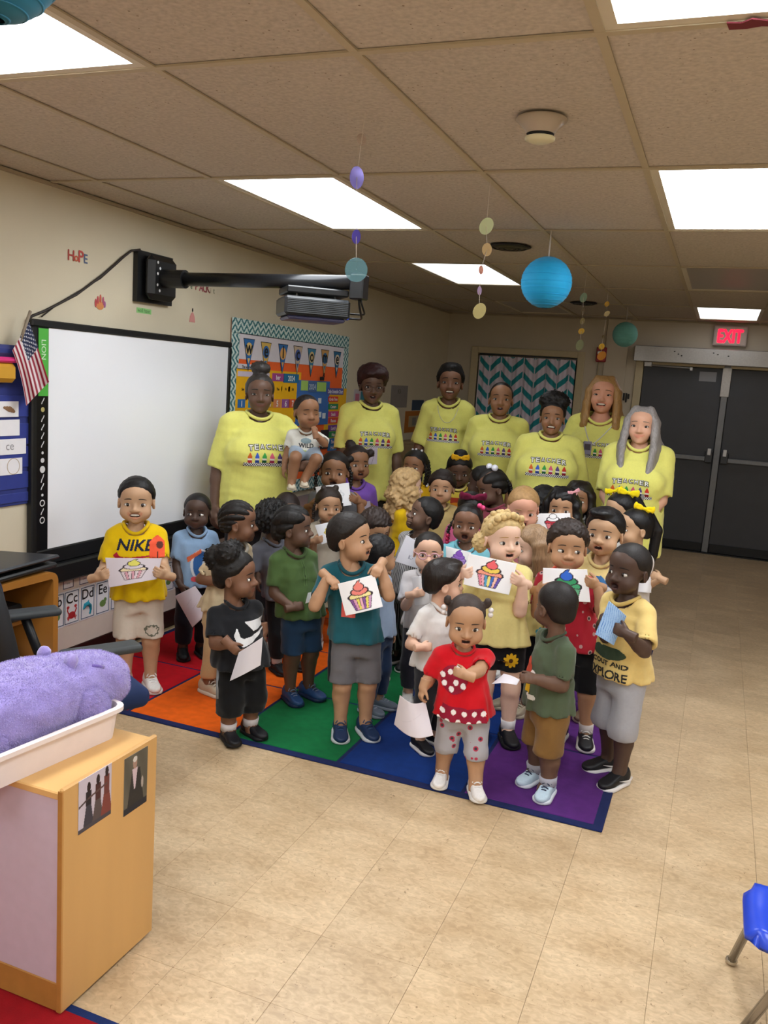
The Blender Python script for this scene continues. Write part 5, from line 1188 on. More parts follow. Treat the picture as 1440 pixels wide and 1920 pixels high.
# ================================================================== RUGS
rug=empty('classroom_rug',(0,0,0),label='large rug of red, orange, green, blue and purple squares',cat='rug')
RX=[-2.99,-2.43,-1.89,-1.345,-.79,-.262]; RY=[3.15,3.79,4.44,5.09,5.74]
rc=['bd0b1c','e5600f','0a6636','0a2e70','52246c']; 
def rugm(c): return mat('rug_pile_'+c,c,.95,noise=.10,nscale=26,bump=.5,bscale=420,sheen=.04,spec=.1)
box_obj('border',(RX[0]-.03,RY[0]-.03,.0),(RX[-1]+.03,RY[-1]+.03,.007),rugm('1b2450'),rug,b=.003)
for i in range(5):
    for j in range(4): box_obj('square',(RX[i]+.008,RY[j]+.008,.004),(RX[i+1]-.008,RY[j+1]-.008,.0095),rugm(rc[i]),rug,b=.002)
rug2=empty('red_rug',(0,0,0),label='red rug with navy border at the lower left under the cabinet',cat='rug')
box_obj('border',(-3.0,.2,0),(-1.1,1.566,.007),rugm('1b2c5c'),rug2,b=.003); box_obj('pile',(-2.97,.23,.004),(-1.13,1.54,.0095),rugm('8f0f18'),rug2,b=.002)
# ================================================================== FURNITURE
wood=mat('birch_ply','c79a5e',.42,noise=.07,nscale=6,streak=(1,1,.12),spec=.4); woode=mat('birch_edge','a8773a',.5,noise=.08,nscale=20); woodl=mat('birch_top','d0a468',.4,noise=.06,nscale=6,streak=(.2,1,1))
cab=empty('storage_cabinet',(-1.355,1.52,0),label='birch storage cabinet with lavender back panel at lower left',cat='cabinet')
zt=.6
box_obj('end_panel',(-.014,0,.011),(0,.37,zt+.012),wood,cab,b=.004); box_obj('end_panel',(-.98,0,.011),(-.96,.37,zt+.012),wood,cab,b=.005)
box_obj('top',(-.96,0,zt-.02),(-.014,.37,zt),woodl,cab,b=.003); box_obj('shelf',(-.96,.02,.08),(-.02,.37,.1),wood,cab); box_obj('shelf',(-.96,.02,.33),(-.02,.37,.35),wood,cab)
box_obj('back_panel',(-.96,.004,.09),(-.014,.014,zt-.02),mat('lavender_laminate','c0afc0',.5,noise=.03),cab); box_obj('toe_rail',(-.96,.002,.011),(-.014,.02,.09),woode,cab,b=.003)
box_obj('corner_edge',(-.015,-.002,.014),(-.001,.001,zt+.006),woode,cab,b=.001)
for l,c in ((-.9,.1),(-.1,.1),(-.9,.3),(-.1,.3)): pass
# photos taped on the end panel
def photo(a,b,fn,label):
    p=on_x(*a,-1.355);q=on_x(*b,-1.355); nu,nv=84,84
    y0,y1=sorted((p[1],q[1]));z0,z1=sorted((p[2],q[2])); U,Vv=np.meshgrid(np.linspace(0,1,nu),np.linspace(0,1,nv))
    P=np.stack([np.full(U.shape,-1.3535),y0+U*(y1-y0),z0+Vv*(z1-z0)],-1); mosaic('taped_photo',P,fn(U,Vv),back=np.array([-.001,0,0]),label=label,cat='photo')
def ph1(U,V):
    C=fillc(U.shape,'bfb4c0')
    for cx,c1,c2,h in ((.3,'2b2426','403c44',.82),(.58,'4a2c2a','564a48',.86),(.85,'6a3a34','7a4038',.92)):
        C[(np.abs(U-cx)<.05+.13*np.clip((h-.25-V)/.6,0,1))&(V<h-.2)]=lin(c2); C[(np.abs(U-cx)<.085)&(V<h-.1)&(V>.45)]=lin(c1); C[((U-cx)/.055)**2+((V-h+.03)/.10)**2<1]=lin('2e2020')
    C[seg_d(U,V,.02,.5,.3,.58)<.02]=lin('4a3a38'); C[seg_d(U,V,.3,.58,.85,.66)<.02]=lin('5a4440'); C[V<.08]=lin('4a4448'); return C
def ph2(U,V):
    C=fillc(U.shape,'5c564a'); C*= (1+.12*np.sin(U*9+V*5))[...,None]; C[(np.abs(U-.5)<.16+.3*(.75-V))&(V<.72)]=lin('34302c'); C[(np.abs(U-.45)<.10*(V-.35)/.4+.02)&(V>.38)&(V<.74)]=lin('c4aeb4'); C[((U-.45)/.09)**2+((V-.84)/.11)**2<1]=lin('a08070'); C[((U-.45)/.09)**2+((V-.9)/.05)**2<1]=lin('c8c0b8'); C[((U-.78)/.05)**2+((V-.42)/.1)**2<1]=lin('a89a90'); C[V<.12]=lin('2e2c30'); return C
photo((147,1466),(207,1525),ph1,'taped photo of three dancers on the cabinet end'); photo((233,1424),(274,1502),ph2,'taped dark portrait photo on the cabinet end')
# white bin
bn=empty('plastic_bin',(-1.625,1.63,.6005),math.radians(-6.8),label='white plastic bin holding the purple plush on the cabinet',cat='bin')
def rrect(w_,l,r,z,n=5):
    pts=[]
    for cx,cy,a0 in ((w_/2-r,l/2-r,0),(-w_/2+r,l/2-r,90),(-w_/2+r,-l/2+r,180),(w_/2-r,-l/2+r,270)):
        for k in range(n): a=math.radians(a0+90*k/(n-1)); pts.append((cx+r*math.cos(a),cy+r*math.sin(a),z))
    return pts
def loft(rings,close_first=True,close_last=False):
    mb=MB(); n=len(rings[0]); v=[p for r in rings for p in r]; f=[]
    for i in range(len(rings)-1):
        for k in range(n): f.append((i*n+k,i*n+(k+1)%n,(i+1)*n+(k+1)%n,(i+1)*n+k))
    if close_first: f.append(tuple(range(n))[::-1])
    if close_last: f.append(tuple((len(rings)-1)*n+k for k in range(n)))
    return mb.add(v,f)
bm=mat('bin_white','e2d6d4',.35,noise=.02)
loft([rrect(.28,.47,.03,0),rrect(.30,.49,.035,.078),rrect(.325,.515,.04,.08),rrect(.325,.515,.04,.092),rrect(.298,.488,.035,.094),rrect(.294,.484,.034,.08),rrect(.274,.464,.03,.005)],True,True).build('shell',bm,bn,smooth=False)
# cubby with laptop
cu=empty('wooden_cubby',(-2.65,2.93,0),label='honey wood cubby unit with rounded corner under the laptop',cat='cubby')
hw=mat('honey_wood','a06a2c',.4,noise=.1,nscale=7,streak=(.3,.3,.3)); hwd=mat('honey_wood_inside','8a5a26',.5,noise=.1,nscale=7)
prof=[]
L_=.95; H_=.695; r=.045; t=.03
def outline(o):
    pts=[(-L_,0+o*0),( -L_,H_-o)]
    for k in range(7):
        a=math.radians(90-90*k/6); pts.append((-r+ (r-o)*math.cos(a),H_-r+(r-o)*math.sin(a)))
    pts.append((-o,0)); return pts
oo=outline(0);ii=outline(t)
mb=MB(); n=len(oo)
v=[(x,y,z) for x in (0,-.4) for (y,z) in oo+ii]; f=[]
for i in range(n-1):
    f.append((i,i+1,n+i+1,n+i)); f.append((2*n+i+1,2*n+i,3*n+i,3*n+i+1)); f.append((i+1,i,2*n+i,2*n+i+1)); f.append((n+i,n+i+1,3*n+i+1,3*n+i))
mb.add(v,f); mb.build('carcass',hw,cu)
box_obj('back',(-.40,-L_,.0),(-.39,-t,H_-t),hwd,cu); box_obj('shelf',(-.39,-L_,.22),(-.01,-t,.24),hwd,cu); box_obj('shelf',(-.39,-L_,.44),(-.15,-t,.46),hwd,cu); box_obj('base',(-.39,-L_,.0),(-.01,-t,.03),hwd,cu); box_obj('divider',(-.39,-.5,.03),(-.02,-.48,H_-t),hwd,cu)
box_obj('printer_box',(-2.98,2.52,.462),(-2.78,2.86,.54),blackp,b=.01,label='black box device inside the wooden cubby',cat='device')
wp=MB(); wp.box((-2.93,2.68,.2405),(-2.655,2.88,.285),.004); wp.build('paper_stack',paper('e6e4e6'),label='small stack of white paper on the cubby shelf',cat='paper stack')
lp=empty('laptop',(-2.83,2.77,.697),math.radians(4),label='closed black laptop lying on top of the wooden cubby',cat='laptop')
MB().box((-.15,-.3,.008),(.17,.17,.03),.007).build('base',mat('laptop_base','1a1b1d',.4),lp)
M_=Matrix.Rotation(math.radians(-4),4,'Y'); MB().box((-.155,-.305,.036),(.18,.18,.052),.008,M_).build('lid',mat('laptop_lid','34363a',.35,metal=.2),lp); MB().lathe([(.025,0),(.025,.001),(0,.001)],20,(.02,-.16,.0525)).build('badge',mat('badge','8a8c90',.3,metal=.6),lp)
for a in (-.25,.12): MB().box((-.1,a,0),(.1,a+.02,.008)).build('foot',black_m,lp)
# office chair
def soft_box(name,lo,hi,r,m,parent,h=.008,M=None,taper=None,**k):
    lo=np.array(lo,float);hi=np.array(hi,float);c=(lo+hi)/2;e=(hi-lo)/2-r
    f=Fld(lo-.02,hi+.02,h); x,y,z=f.ax; q=[np.abs(a-c[i])-max(e[i],0) for i,a in enumerate((x,y,z))]
    q0,q1,q2=q[0][:,None,None],q[1][None,:,None],q[2][None,None,:]
    f.F=(np.sqrt(np.maximum(q0,0)**2+np.maximum(q1,0)**2+np.maximum(q2,0)**2)+np.minimum(np.maximum(np.maximum(q0,q1),q2),0)-r).astype(np.float32)
    V,Q=f.mesh(); o=link(name,mesh_np(name,V,Q,m),parent,**k)
    if M is not None: o.data.transform(M)
    return o
oc=empty('office_chair',(-2.09,2.40,0),math.radians(-30),label='navy office chair with black armrests beside the plush bin',cat='office chair')   # local +y forward
soft_box('seat',(-.235,-.22,.395),(.225,.205,.475),.036,mat('chair_navy','152a55',.8,noise=.06,bump=.2,bscale=600),oc,.01)
R_=Matrix.Translation((0,-.24,.52))@Matrix.Rotation(math.radians(12),4,'X')
soft_box('back_pad',(-.2,-.02,0),(.2,.02,.40),.018,mat('chair_navy_back','0e1a36',.85,noise=.06,bump=.2,bscale=600),oc,.008,R_)
fr=MB(); pts=[R_@Vector(p) for p in ((-.20,-.02,-.06),(-.22,-.02,.06),(-.228,-.02,.2),(-.22,-.02,.31),(-.19,-.02,.385),(-.13,-.02,.42),(0,-.02,.432),(.13,-.02,.42),(.19,-.02,.385),(.22,-.02,.31),(.228,-.02,.2),(.22,-.02,.06),(.20,-.02,-.06))]
fr.tube([tuple(p) for p in pts],.034,12); fr.build('back_frame',mat('chair_black','141519',.7),oc,smooth=True)
MB().tube([(0,-.26,.53),(0,-.2,.43),(0,-.05,.39)],.025,10).build('back_bar',blackp,oc,smooth=True)
for s in (-1,1):
    dy=-.10 if s<0 else 0
    soft_box('armrest',(s*.27-.042,-.14+dy,.643),(s*.27+.042,.13+dy,.673),.014,mat('armrest_grey','34383a',.5),oc,.006)
    MB().tube([(s*.27,dy,.645),(s*.275,dy*.5,.5),(s*.26,0,.41),(s*.12,0,.395)],.018,10).build('arm_post',blackp,oc,smooth=True)
MB().tube([(0,0,.1),(0,0,.4)],.03,12).build('gas_lift',blackp,oc,smooth=True)
for k in range(5):
    a=2*math.pi*k/5+.3; lg=MB().tube([(0,0,.11),(.14*math.cos(a),.14*math.sin(a),.095),(.27*math.cos(a),.27*math.sin(a),.07)],[.03,.025,.018],8).build('leg',blackp,oc,smooth=True)
    MB().sphere((.27*math.cos(a),.27*math.sin(a),.04),(.025,.025,.03),10,7).build('caster',black_m,lg,smooth=True)
# blue school chair, lower right
bc=empty('school_chair',(.372,2.275,0),math.radians(0),label='blue plastic school chair with metal legs at lower right',cat='chair')
# seat shell built by a lofted rounded sheet
ss=bpy.data.materials  # noqa
def sheet(w0,w1,l,h0):
    mb=MB(); nu,nv=15,13; P=[]
    for j in range(nv):
        v=j/(nv-1); 
        for i in range(nu):
            u=i/(nu-1)*2-1; wd=w0+(w1-w0)*v
            e=max(0,abs(u)-.62)/.38; ev=max(0,abs(2*v-1)-.68)/.32
            rr=(e**2.6+ev**2.6)**(1/2.6); k=1/max(1,rr)
            x=u*wd*(k if rr>1 else 1); y=(v-.5)*l*(1-.10*max(0,rr-1)); y=(v-.5)*l*(k if rr>1 else 1)
            z=h0-.018*(1-min(1,abs(u)))*(1-abs(2*v-1)**2)-.028*max(0,min(1,rr)-.72)**2/.078
            P.append((x,y,z))
    F=[]
    for j in range(nv-1):
        for i in range(nu-1): a=j*nu+i; F.append((a,a+1,a+nu+1,a+nu))
    n=len(P); P2=[(x,y,z-.012) for x,y,z in P]; F2=[tuple(k+n for k in q[::-1]) for q in F]
    edge=[i for i in range(nu)]+[j*nu+nu-1 for j in range(1,nv)]+[(nv-1)*nu+i for i in range(nu-2,-1,-1)]+[j*nu for j in range(nv-2,0,-1)]
    R=[(edge[(k+1)%len(edge)],edge[k],edge[k]+n,edge[(k+1)%len(edge)]+n) for k in range(len(edge))]
    mb.add(P+P2,F+F2+R); return mb
blue=mat('blue_plastic','2647c8',.28,noise=.03,spec=.5); chrome=mat('chrome_tube','9a948c',.25,metal=.9)
_m=sheet(.135,.135,.33,.35).build('seat',blue,bc,smooth=True); _m.rotation_euler=(0,0,math.radians(90))
_b=sheet(.16,.15,.22,0).build('backrest',blue,bc,smooth=True); _b.location=(.20,0,.52); _b.rotation_euler=(0,math.radians(-100),0)
for x,y in ((-.11,.09),(-.03,-.07),(.13,.09),(.13,-.09)):
    fx,fy=(-.155,.26) if (x,y)==(-.11,.09) else (-.150,-.075) if x<0 else (x*1.5,y*1.6)
    lg=MB().tube([(x,y,.315),(x*1.1,y*1.15,.28),(fx,fy,.012)],.0125,10).build('leg',chrome,bc,smooth=True)
    MB().sphere((fx,fy,.013),(.018,.018,.013),12,8).build('glide',mat('glide','b8b0a0',.25,metal=.8),lg,smooth=True)
for s in (-1,1): MB().tube([(.13,s*.1,.31),(.2,s*.1,.36),(.21,s*.1,.52)],.011,8).build('back_tube',chrome,bc,smooth=True)
MB().tube([(-.12,.1,.313),(-.12,-.1,.313)],.011,8).build('crossbar',chrome,bc,smooth=True)
# ================================================================== LANTERNS AND DISC STRINGS
def lantern(x,y,zc,r,color,label,ztop=ZC):
    t=empty('paper_lantern',(x,y,zc),label=label,cat='paper lantern',group='paper lanterns')
    n=48;pf=[]
    for k in range(n+1):
        a=-math.pi/2+math.pi*(.04+.92*k/n); rr=r*math.cos(a)*(1+.012*math.sin(k*math.pi*.75)); pf.append((max(rr,.02),r*math.sin(a)))
    MB().lathe(pf,40).build('shade',mat('lantern_paper_'+color,color,.7,noise=.05,nscale=25,sheen=.1,spec=.2),t,smooth=True)
    for k in range(1,12):
        a=-math.pi/2+math.pi*k/12; q=r*math.cos(a)*1.005; MB().lathe([(q-.001,r*math.sin(a)-.0012),(q+.002,r*math.sin(a)),(q-.001,r*math.sin(a)+.0012)],40).build('rib',mat('lantern_rib_'+color,color,.6),t,smooth=True)
    MB().tube([(0,0,r*.97),(0,0,ztop-zc)],.004,6).build('ribbon',mat('ribbon_white','b8b0a8',.6),t)
lantern(-.925,4.53,2.18,.13,'1b93c6','large bright blue paper lantern hanging in mid room')
lantern(-.93,8.4,2.19,.115,'6fb0a8','small pale teal paper lantern hanging near the doors')
p=at_d(-20,-106,1.2); lantern(p[0],p[1],p[2],.1,'1f6a86','dark teal paper lantern cut off in the upper left corner')
def irid(name,c,alpha):
    m=mat(name,c,.12,metal=.35,alpha=alpha,spec=.8); b=m.node_tree.nodes['Principled BSDF']; b.inputs['Thin Film Thickness'].default_value=420; b.inputs['Thin Film IOR'].default_value=1.6; return m
def disc_string(discs,d,label,top,rpx=None):
    p0=at_d(*discs[-1][:2],d); t=empty('disc_string',(p0[0],p0[1],ZC),label=label,cat='hanging garland',group='strings of iridescent discs')
    zb=p0[2]
    pts=[np.array([0,0,0.])]
    for (u,v,ru,rv,c,al,tl) in discs:
        p=at_d(u,v,d); x=p[0]-p0[0];y=p[1]-p0[1];z=p[2]-ZC; pts.append(np.array([x,y,z]))
        r=rv*d/F_PX; sq=math.acos(min(1,ru/rv)); az=math.atan2(-p[0],p[1]); az=math.atan2(p[1],p[0])-math.pi/2
        mb=MB().lathe([(0,-.0006),(r,-.0006),(r,.0006),(0,.0006)],24,axis='y'); o=mb.build('disc',irid('foil_'+c,c,al),t); o.location=(x,y,z); o.rotation_euler=(math.radians(tl),math.radians(tl*.7),az+sq)
    MB().tube(pts,.0011,5).build('thread',mat('thread_white','bdb2a4',.6),t)
disc_string([(678,262,9,11,'c8b2a8',.35,0),(669,333,13,20,'7f78d8',.75,5),(668,444,8,13,'6a5fd6',.85,5),(668,506,21,22,'6fa6b8',.6,8)],2.7,'string of violet and rainbow discs in front of the projector arm',None)
disc_string([(912,424,11,16,'c9d8b0',.95,25),(913,468,9,12,'c2a678',.95,5),(902,506,4,8,'d88a74',.9,0),(899,545,4,8,'b49ac0',.9,0),(899,583,11,15,'c4bd88',.95,18)],3.45,'string of gold and pink discs left of the blue lantern',None)
disc_string([(1094,558,6,9,'8fae9a',.9,15),(1093,583,3,7,'8f7f6a',.9,5),(1092,602,4,6,'a39468',.9,10),(1090,621,5,6,'c9a23c',.95,30),(1087,647,7,10,'8f9674',.85,10)],5.6,'string of small green and gold discs right of the blue lantern',None)
disc_string([(1138,570,4,5,'c9a23c',.95,20),(1138,588,3,6,'e8dcae',.95,40),(1131,632,2,4,'8a7a58',.9,0),(1128,650,5,6,'d9b23c',.95,20),(1128,667,7,9,'c98a3a',.95,25)],6.2,'string of small gold discs hanging in front of the alarm',None)

for o_ in COL.objects:
    if o_.parent is None and (o_ in (bb,al,pc) or o_.name.split('.')[0] in ('pennant','letter_card','number_card','word_card','storage_pocket')): o_.location.x+=.003
# ================================================================== PRINTS AND DRAWINGS
def cupcake(cx,cy,s,top,mid,low,wrap,base='f4f3f6',asp=1.3,line='3a3038',twist=False,faint=1.0):
    def fn(U,V):
        C=fillc(U.shape,base); X=(U-cx)*asp/s; Y=(V-cy)/s
        def put(m,c): C[m]=C[m]*(1-faint)+np.array(lin(c))*faint
        def oval(ax,ay,rx,ry): return (np.sqrt(((X-ax)/rx)**2+((Y-ay)/ry)**2)-1)*min(rx,ry)
        lw=.027
        # wrapper
        hwid=.60+.28*np.clip((Y+.95)/.85,0,1); zig=-.10+.06*np.abs(((X*6)%1)*2-1)
        W=(np.abs(X)<hwid)&(Y>-.95-.08*(1-(X/.7)**2)*0)&(Y<zig)
        if wrap:
            n=len(wrap); k=np.clip(((X/hwid+1)/2*n).astype(int),0,n-1)
            for i,c in enumerate(wrap): put(W&(k==i),c)
            fr=((X/hwid+1)/2*n)%1; put(W&(np.minimum(fr,1-fr)<.07),line)
        edge=((np.abs(np.abs(X)-hwid)<lw)&(Y>-.95)&(Y<0))|((np.abs(Y+.95)<lw)&(np.abs(X)<.62))|((np.abs(Y-zig)<lw)&(np.abs(X)<hwid))
        layers=[((0,.06),(.95,.33),low),((.02,.42),(.70,.28),mid),((.03,.74),(.42,.30),top)]
        for (a,b),(rx,ry),c in layers:
            d=oval(a,b,rx,ry); d=np.where(Y<zig,9,d) if b<.1 else d
            if c: put(d<0,c)
            else: C[d<0]=lin(base)
            put(np.abs(d)<lw,line)
        tipm=in_poly(X,Y,[(-.22,.95),(.02,1.18),(.26,1.24),(.16,1.10),(.30,.90)]); 
        if top: put(tipm,top)
        d=np.minimum(seg_d(X,Y,-.22,.95,.02,1.18),np.minimum(seg_d(X,Y,.02,1.18,.26,1.24),seg_d(X,Y,.26,1.24,.17,1.08))); put(d<lw,line)
        put(edge,line)
        return C
    return fn
def blank(c='f2f1f4',marks=None):
    def fn(U,V):
        C=fillc(U.shape,c)
        if marks:
            for (x1,y1,x2,y2,w_,cc) in marks: C[seg_d(U,V,x1,y1,x2,y2)<w_]=lin(cc)
        return C
    return fn
def sheet_paper(corners,d,fn,label,bend=.02,dd=(0,0,0,0),nu=68,nv=52):
    """sheet held at depth d; corners TL TR BR BL in the picture, each may sit nearer or farther (dd, metres)"""
    K=[at_d(u,v,d-q) for (u,v),q in zip(corners,dd)]; U,V=np.meshgrid(np.linspace(0,1,nu),np.linspace(0,1,nv)); u=U[...,None];v=V[...,None]
    P=(1-v)*((1-u)*K[3]+u*K[2])+v*((1-u)*K[0]+u*K[1]); n=np.cross(K[1]-K[0],K[0]-K[3]); n/=np.linalg.norm(n)
    if n@(CAMP-P[0,0])<0: n=-n
    c=P.mean((0,1)); P=P+n*(bend*np.sin(math.pi*u)*(1-.3*v))-n*bend*.5
    C=fn(U,V); b=-n*.0009
    return mosaic('drawing_paper',P-c,C,back=b,m=mat('paper_print','ffffff',.8,attr=True,spec=.2),label=label,cat='paper',group='drawings held by the children',loc=tuple(c))
_tm={}
def teacher_print(flip=False):
    def fn(U,V):
        nv,nu=U.shape
        if (nu,nv) not in _tm:
            C=fillc(U.shape,'e8e46c'); M=np.zeros(U.shape,bool)
            # arched lettering with a dark outline
            word='TEACHER'
            for i,ch in enumerate(word):
                t=(i-3)/3; cx=nu*(.5+.36*t); y0=nv*(.70+.07*(1-t*t)); m=text_mask(ch,nu,nv,cx,y0,nv*.23,width=nu*.078)
                D=m.copy()
                for a in (-1,0,1):
                    for b in (-1,0,1): D|=np.roll(np.roll(m,a,0),b,1)
                C[D]=lin('4a4a40'); C[m]=lin('f4f4ee'); M|=D
            X=U*nu;Y=V*nv
            for k,(c1,c2) in enumerate((('d8692a','b0342a'),('3f62c8','26408c'),('3da04a','1c5c34'),('d8607c','a02c50'),('5a4a80','2e2a4a'),('cc3a2a','8c1a24'))):
                cx=nu*(.12+.152*k); w_=nu*.042; y0=nv*.14; h=nv*.47
                b=(np.abs(X-cx)<w_)&(Y>y0)&(Y<y0+h*.62); tip=(np.abs(X-cx)<w_*.95*(1-(Y-y0-h*.62)/(h*.38)))&(Y>=y0+h*.62)&(Y<y0+h)
                C[b|tip]=lin(c1); C[b&(Y<y0+h*.28)]=lin(c2); C[b&(Y>y0+h*.28)&(Y<y0+h*.48)]=lin('e6dcd6'); M|=b|tip
            ck=(V<.16); q=((X//(nv*.053)).astype(int)+(Y//(nv*.053)).astype(int))%2; C[ck]=lin('f2f2ee'); C[ck&(q==0)]=lin('14141a'); M|=ck
            _tm[(nu,nv)]=(C,M)
        return _tm[(nu,nv)]
    return fn
def teacher_dec(w_=.27,cx=0,cz=.0,k=.74):
    def p(decal,zs): decal('print',cx,zs(k),w_,w_*.44,teacher_print(),nu=112,nv=50)
    return p
def poly_print(shapes,w_,hgt,cx=0,k=.62,nu=70,nv=60,tilt=0):
    """shapes: (kind,args,colour) in unit square"""
    def p(decal,zs):
        def fn(U,V):
            C=fillc(U.shape,'808080');M=np.zeros(U.shape,bool)
            for s in shapes:
                if s[0]=='poly': m=in_poly(U,V,s[1])
                elif s[0]=='oval': x,y,a,b=s[1]; m=((U-x)/a)**2+((V-y)/b)**2<1
                elif s[0]=='line': x1,y1,x2,y2,q=s[1]; m=seg_d(U,V,x1,y1,x2,y2)<q
                elif s[0]=='text': t,x,y,hh_,ww=s[1]; m=text_mask(t,nu,nv,x*nu,y*nv,hh_*nv,width=ww*nu if ww else None,shear=s[3] if len(s)>3 else 0)
                C[m]=lin(s[2]);M|=m
            return C,M
        decal('print',cx,zs(k),w_,hgt,fn,nu=nu,nv=nv)
    return p
SWOOSH=[(0,.42),(.06,.20),(.20,.10),(.36,.13),(1.0,.52),(.40,.33),(.24,.30),(.14,.36),(.10,.52),(.08,.62)]
def sw(x,y,sx,sy): return [(x+a*sx,y+b*sy) for a,b in SWOOSH]
def dots(n,seed,r,c,bg=None,region=None):
    rs=np.random.RandomState(seed); L=[]
    if bg: L.append(('poly',region or [(0,0),(1,0),(1,1),(0,1)],bg))
    for k in range(n): L.append(('oval',(rs.rand(),rs.rand(),r,r),c))
    return L
# ================================================================== PEOPLE
TEE='e1de78'
SK=dict(deep='4e3a31',dark='644a3c',brown='7a5642',mid='92694d',tan='b68c6c',olive='c09a7a',light='daaf96',pale='e6c0aa')
BLK='100c0b'
def K(id,k): return PEOPLE[id]['dk']-k
def hold(px,side,off=.18,**k):
    """a hand gripping the side edge of a sheet; side -1 = the person's right"""
    d=dict(px=px,off=off,dir=(-side*.5,-.5,.25),palm=(-side*.3,.8,.1),pole=(side*.05,.5,-1)); d.update(k); return d
def top_hold(px,side,off=.18,**k):
    d=dict(px=px,off=off,dir=(-side*.35,-.55,-.25),palm=(0,.5,-.85),curl=1.0); d.update(k); return d
def glasses(col,r=.085,w=.012,round_=True):
    def ex(P):
        hh=P['hh'];g=P['g'];mb=MB(); ys=P['ysurf'](.155,P['ez'])-.055
        for s in (-1,1):
            mb.tube([g(s*.155+r*1.12*math.cos(a),ys+.02*abs(math.cos(a)),P['ez']+r*.92*math.sin(a)) for a in np.linspace(0,2*math.pi,20)],w*hh,6); mb.tube([g(s*(.155+r*1.1),ys+.02,P['ez']+.02),g(s*.40,.0,P['ez']+.02)],w*.8*hh,6)
        mb.tube([g(-.155+r,ys,P['ez']+.01),g(0,ys-.02,P['ez']+.02),g(.155-r,ys,P['ez']+.01)],w*hh,6)
        P['put']('glasses',mb,mat('glasses_'+col,col,.3))
    return ex
# ---------------- teachers
person('T1',(488,702),'woman in yellow teacher T-shirt with greying hair in a dark bun, carrying a toddler',d=5.2,age='adult',face=4,body=15,skin=SK['dark'],bulk=1.22,bust=1,hairs=('bun','34302e',dict(t=.045,fh=.86,balls=(((.0,.08,1.16),(.25,.22,.17)),),bn=.05)),mouth='smile',eyes='squint',
 shirt=(TEE,dict(hem=.43,sleeve=.98,loose=1.1,sw=1.5)),bottom=('pants','2a2a2e'),shoes=('slip','202022','18181a',None),arms=('down',dict(px=(588,872),off=.30,dir=(.8,-.5,.2),palm=(0,.8,.4),pole=(1,.2,-.6))),print_=teacher_dec(.30,k=.70,cx=.012))
person('T2',(700,690),'woman in yellow teacher T-shirt with short reddish brown hair and glasses',d=6.50,age='adult',face=6,body=8,pitch=-6,hs=1.06,skin=SK['dark'],bulk=1.0,bust=1,hairs=('bob','33191a',dict(t=.09,fh=.77)),mouth='open',
 shirt=(TEE,dict(hem=.41,sleeve=.98,loose=1.02,sw=1.45)),bottom=('pants','35332e'),shoes=('slip','202022','18181a',None),arms=(dict(px=(676,862),off=.30,dir=(.7,-.5,.2),palm=(0,.8,.3)),'down'),print_=teacher_dec(.28,k=.67,cx=.012),extras=glasses('5a4238'))
person('T3',(847,684),'tall young man in yellow teacher T-shirt with short black hair and a thin necklace',d=7.0,age='adult',face=0,body=-2,skin=SK['brown'],hs=1.1,bulk=.86,hairs=('fade','0f0d0d',dict(taper=.6,t=.07,fh=.82)),mouth='grin',
 shirt=(TEE,dict(hem=.43,sleeve=.95,loose=1.06,sw=1.7)),bottom=('pants','2c2c32'),shoes=('sneaker','202024','d0d0d0',None),arms=('down','down'),print_=teacher_dec(.27,k=.66,cx=-.012),
 extras=lambda P: MB().tube([np.array(P['off'](P['nbz']))+[.062*P['H']*math.sin(a)*.75,-.008*P['H']-.066*P['H']*(.35+.65*math.cos(a*.5)**1),P['nbz']-.012*P['H']-.075*P['H']*max(0,math.cos(a))**1.3] for a in np.linspace(-1.75,1.75,23)],.0022,5).build('necklace',mat('silver','b8b4ae',.3,metal=.9),P['root'],smooth=True))
person('T4',(942,717),'woman in yellow teacher T-shirt with dark hair pulled straight back, before the curtain',d=6.65,age='adult',face=0,body=-2,pitch=2,hs=1.07,skin=SK['mid'],bulk=1.13,bust=1,hairs=('pony','1a1311',dict(t=.022,fh=.84)),mouth='open',
 shirt=(TEE,dict(hem=.42,sleeve=.95,loose=1.06,sw=1.5)),bottom=('pants','2a2a30'),shoes=('slip','202022','18181a',None),arms=('down','down'),print_=teacher_dec(.27,k=.70))
person('T5',(1040,741),'woman in yellow teacher T-shirt with a black curly updo, standing in the middle',d=5.90,age='adult',face=-2,body=0,skin=SK['mid'],bulk=1.2,bust=1,hairs=('updo',BLK,dict(t=.05,fh=.84,lift=.16,balls=(((.0,.06,1.06),(.36,.30,.22)),((-.22,.05,.98),(.2,.25,.2)),((.24,.06,.98),(.2,.25,.2))),bn=.09)),mouth='grin',
 shirt=(TEE,dict(hem=.42,sleeve=.98,loose=1.12,sw=1.5)),bottom=('pants','26262c'),shoes=('slip','202022','18181a',None),arms=('down','down'),print_=teacher_dec(.29,k=.73))
def lanyard(P):
    H=P['H'];o=P['off'](P['nbz']);z=P['nbz']; sf=P['sf']; pts=[]
    for a in np.linspace(-1,1,17):
        x=o[0]+.075*H*a-.02*H*(1-abs(a)); zz=z+.0*H-.115*H*(1-abs(a)**1.3); y=sf.front(np.array([x]),np.array([min(zz,z-.025*H)]))[0]; pts.append((x,(y if y==y else -.05*H)-.004,zz))
    MB().tube(pts,.004,5).build('lanyard',mat('lanyard_white','d6d4d0',.7),P['root'],smooth=True)
    x,y,zz=pts[6]; y=sf.front(np.array([x]),np.array([zz-.05]))[0]; MB().box((x-.03,y-.012,zz-.11),(x+.03,y-.006,zz-.01),.003).build('badge',mat('badge_card','8a86a0',.4),P['root']); MB().box((x-.022,y-.0135,zz-.075),(x+.022,y-.0125,zz-.03)).build('badge_photo',mat('badge_photo','4a4048',.5),P['root'])
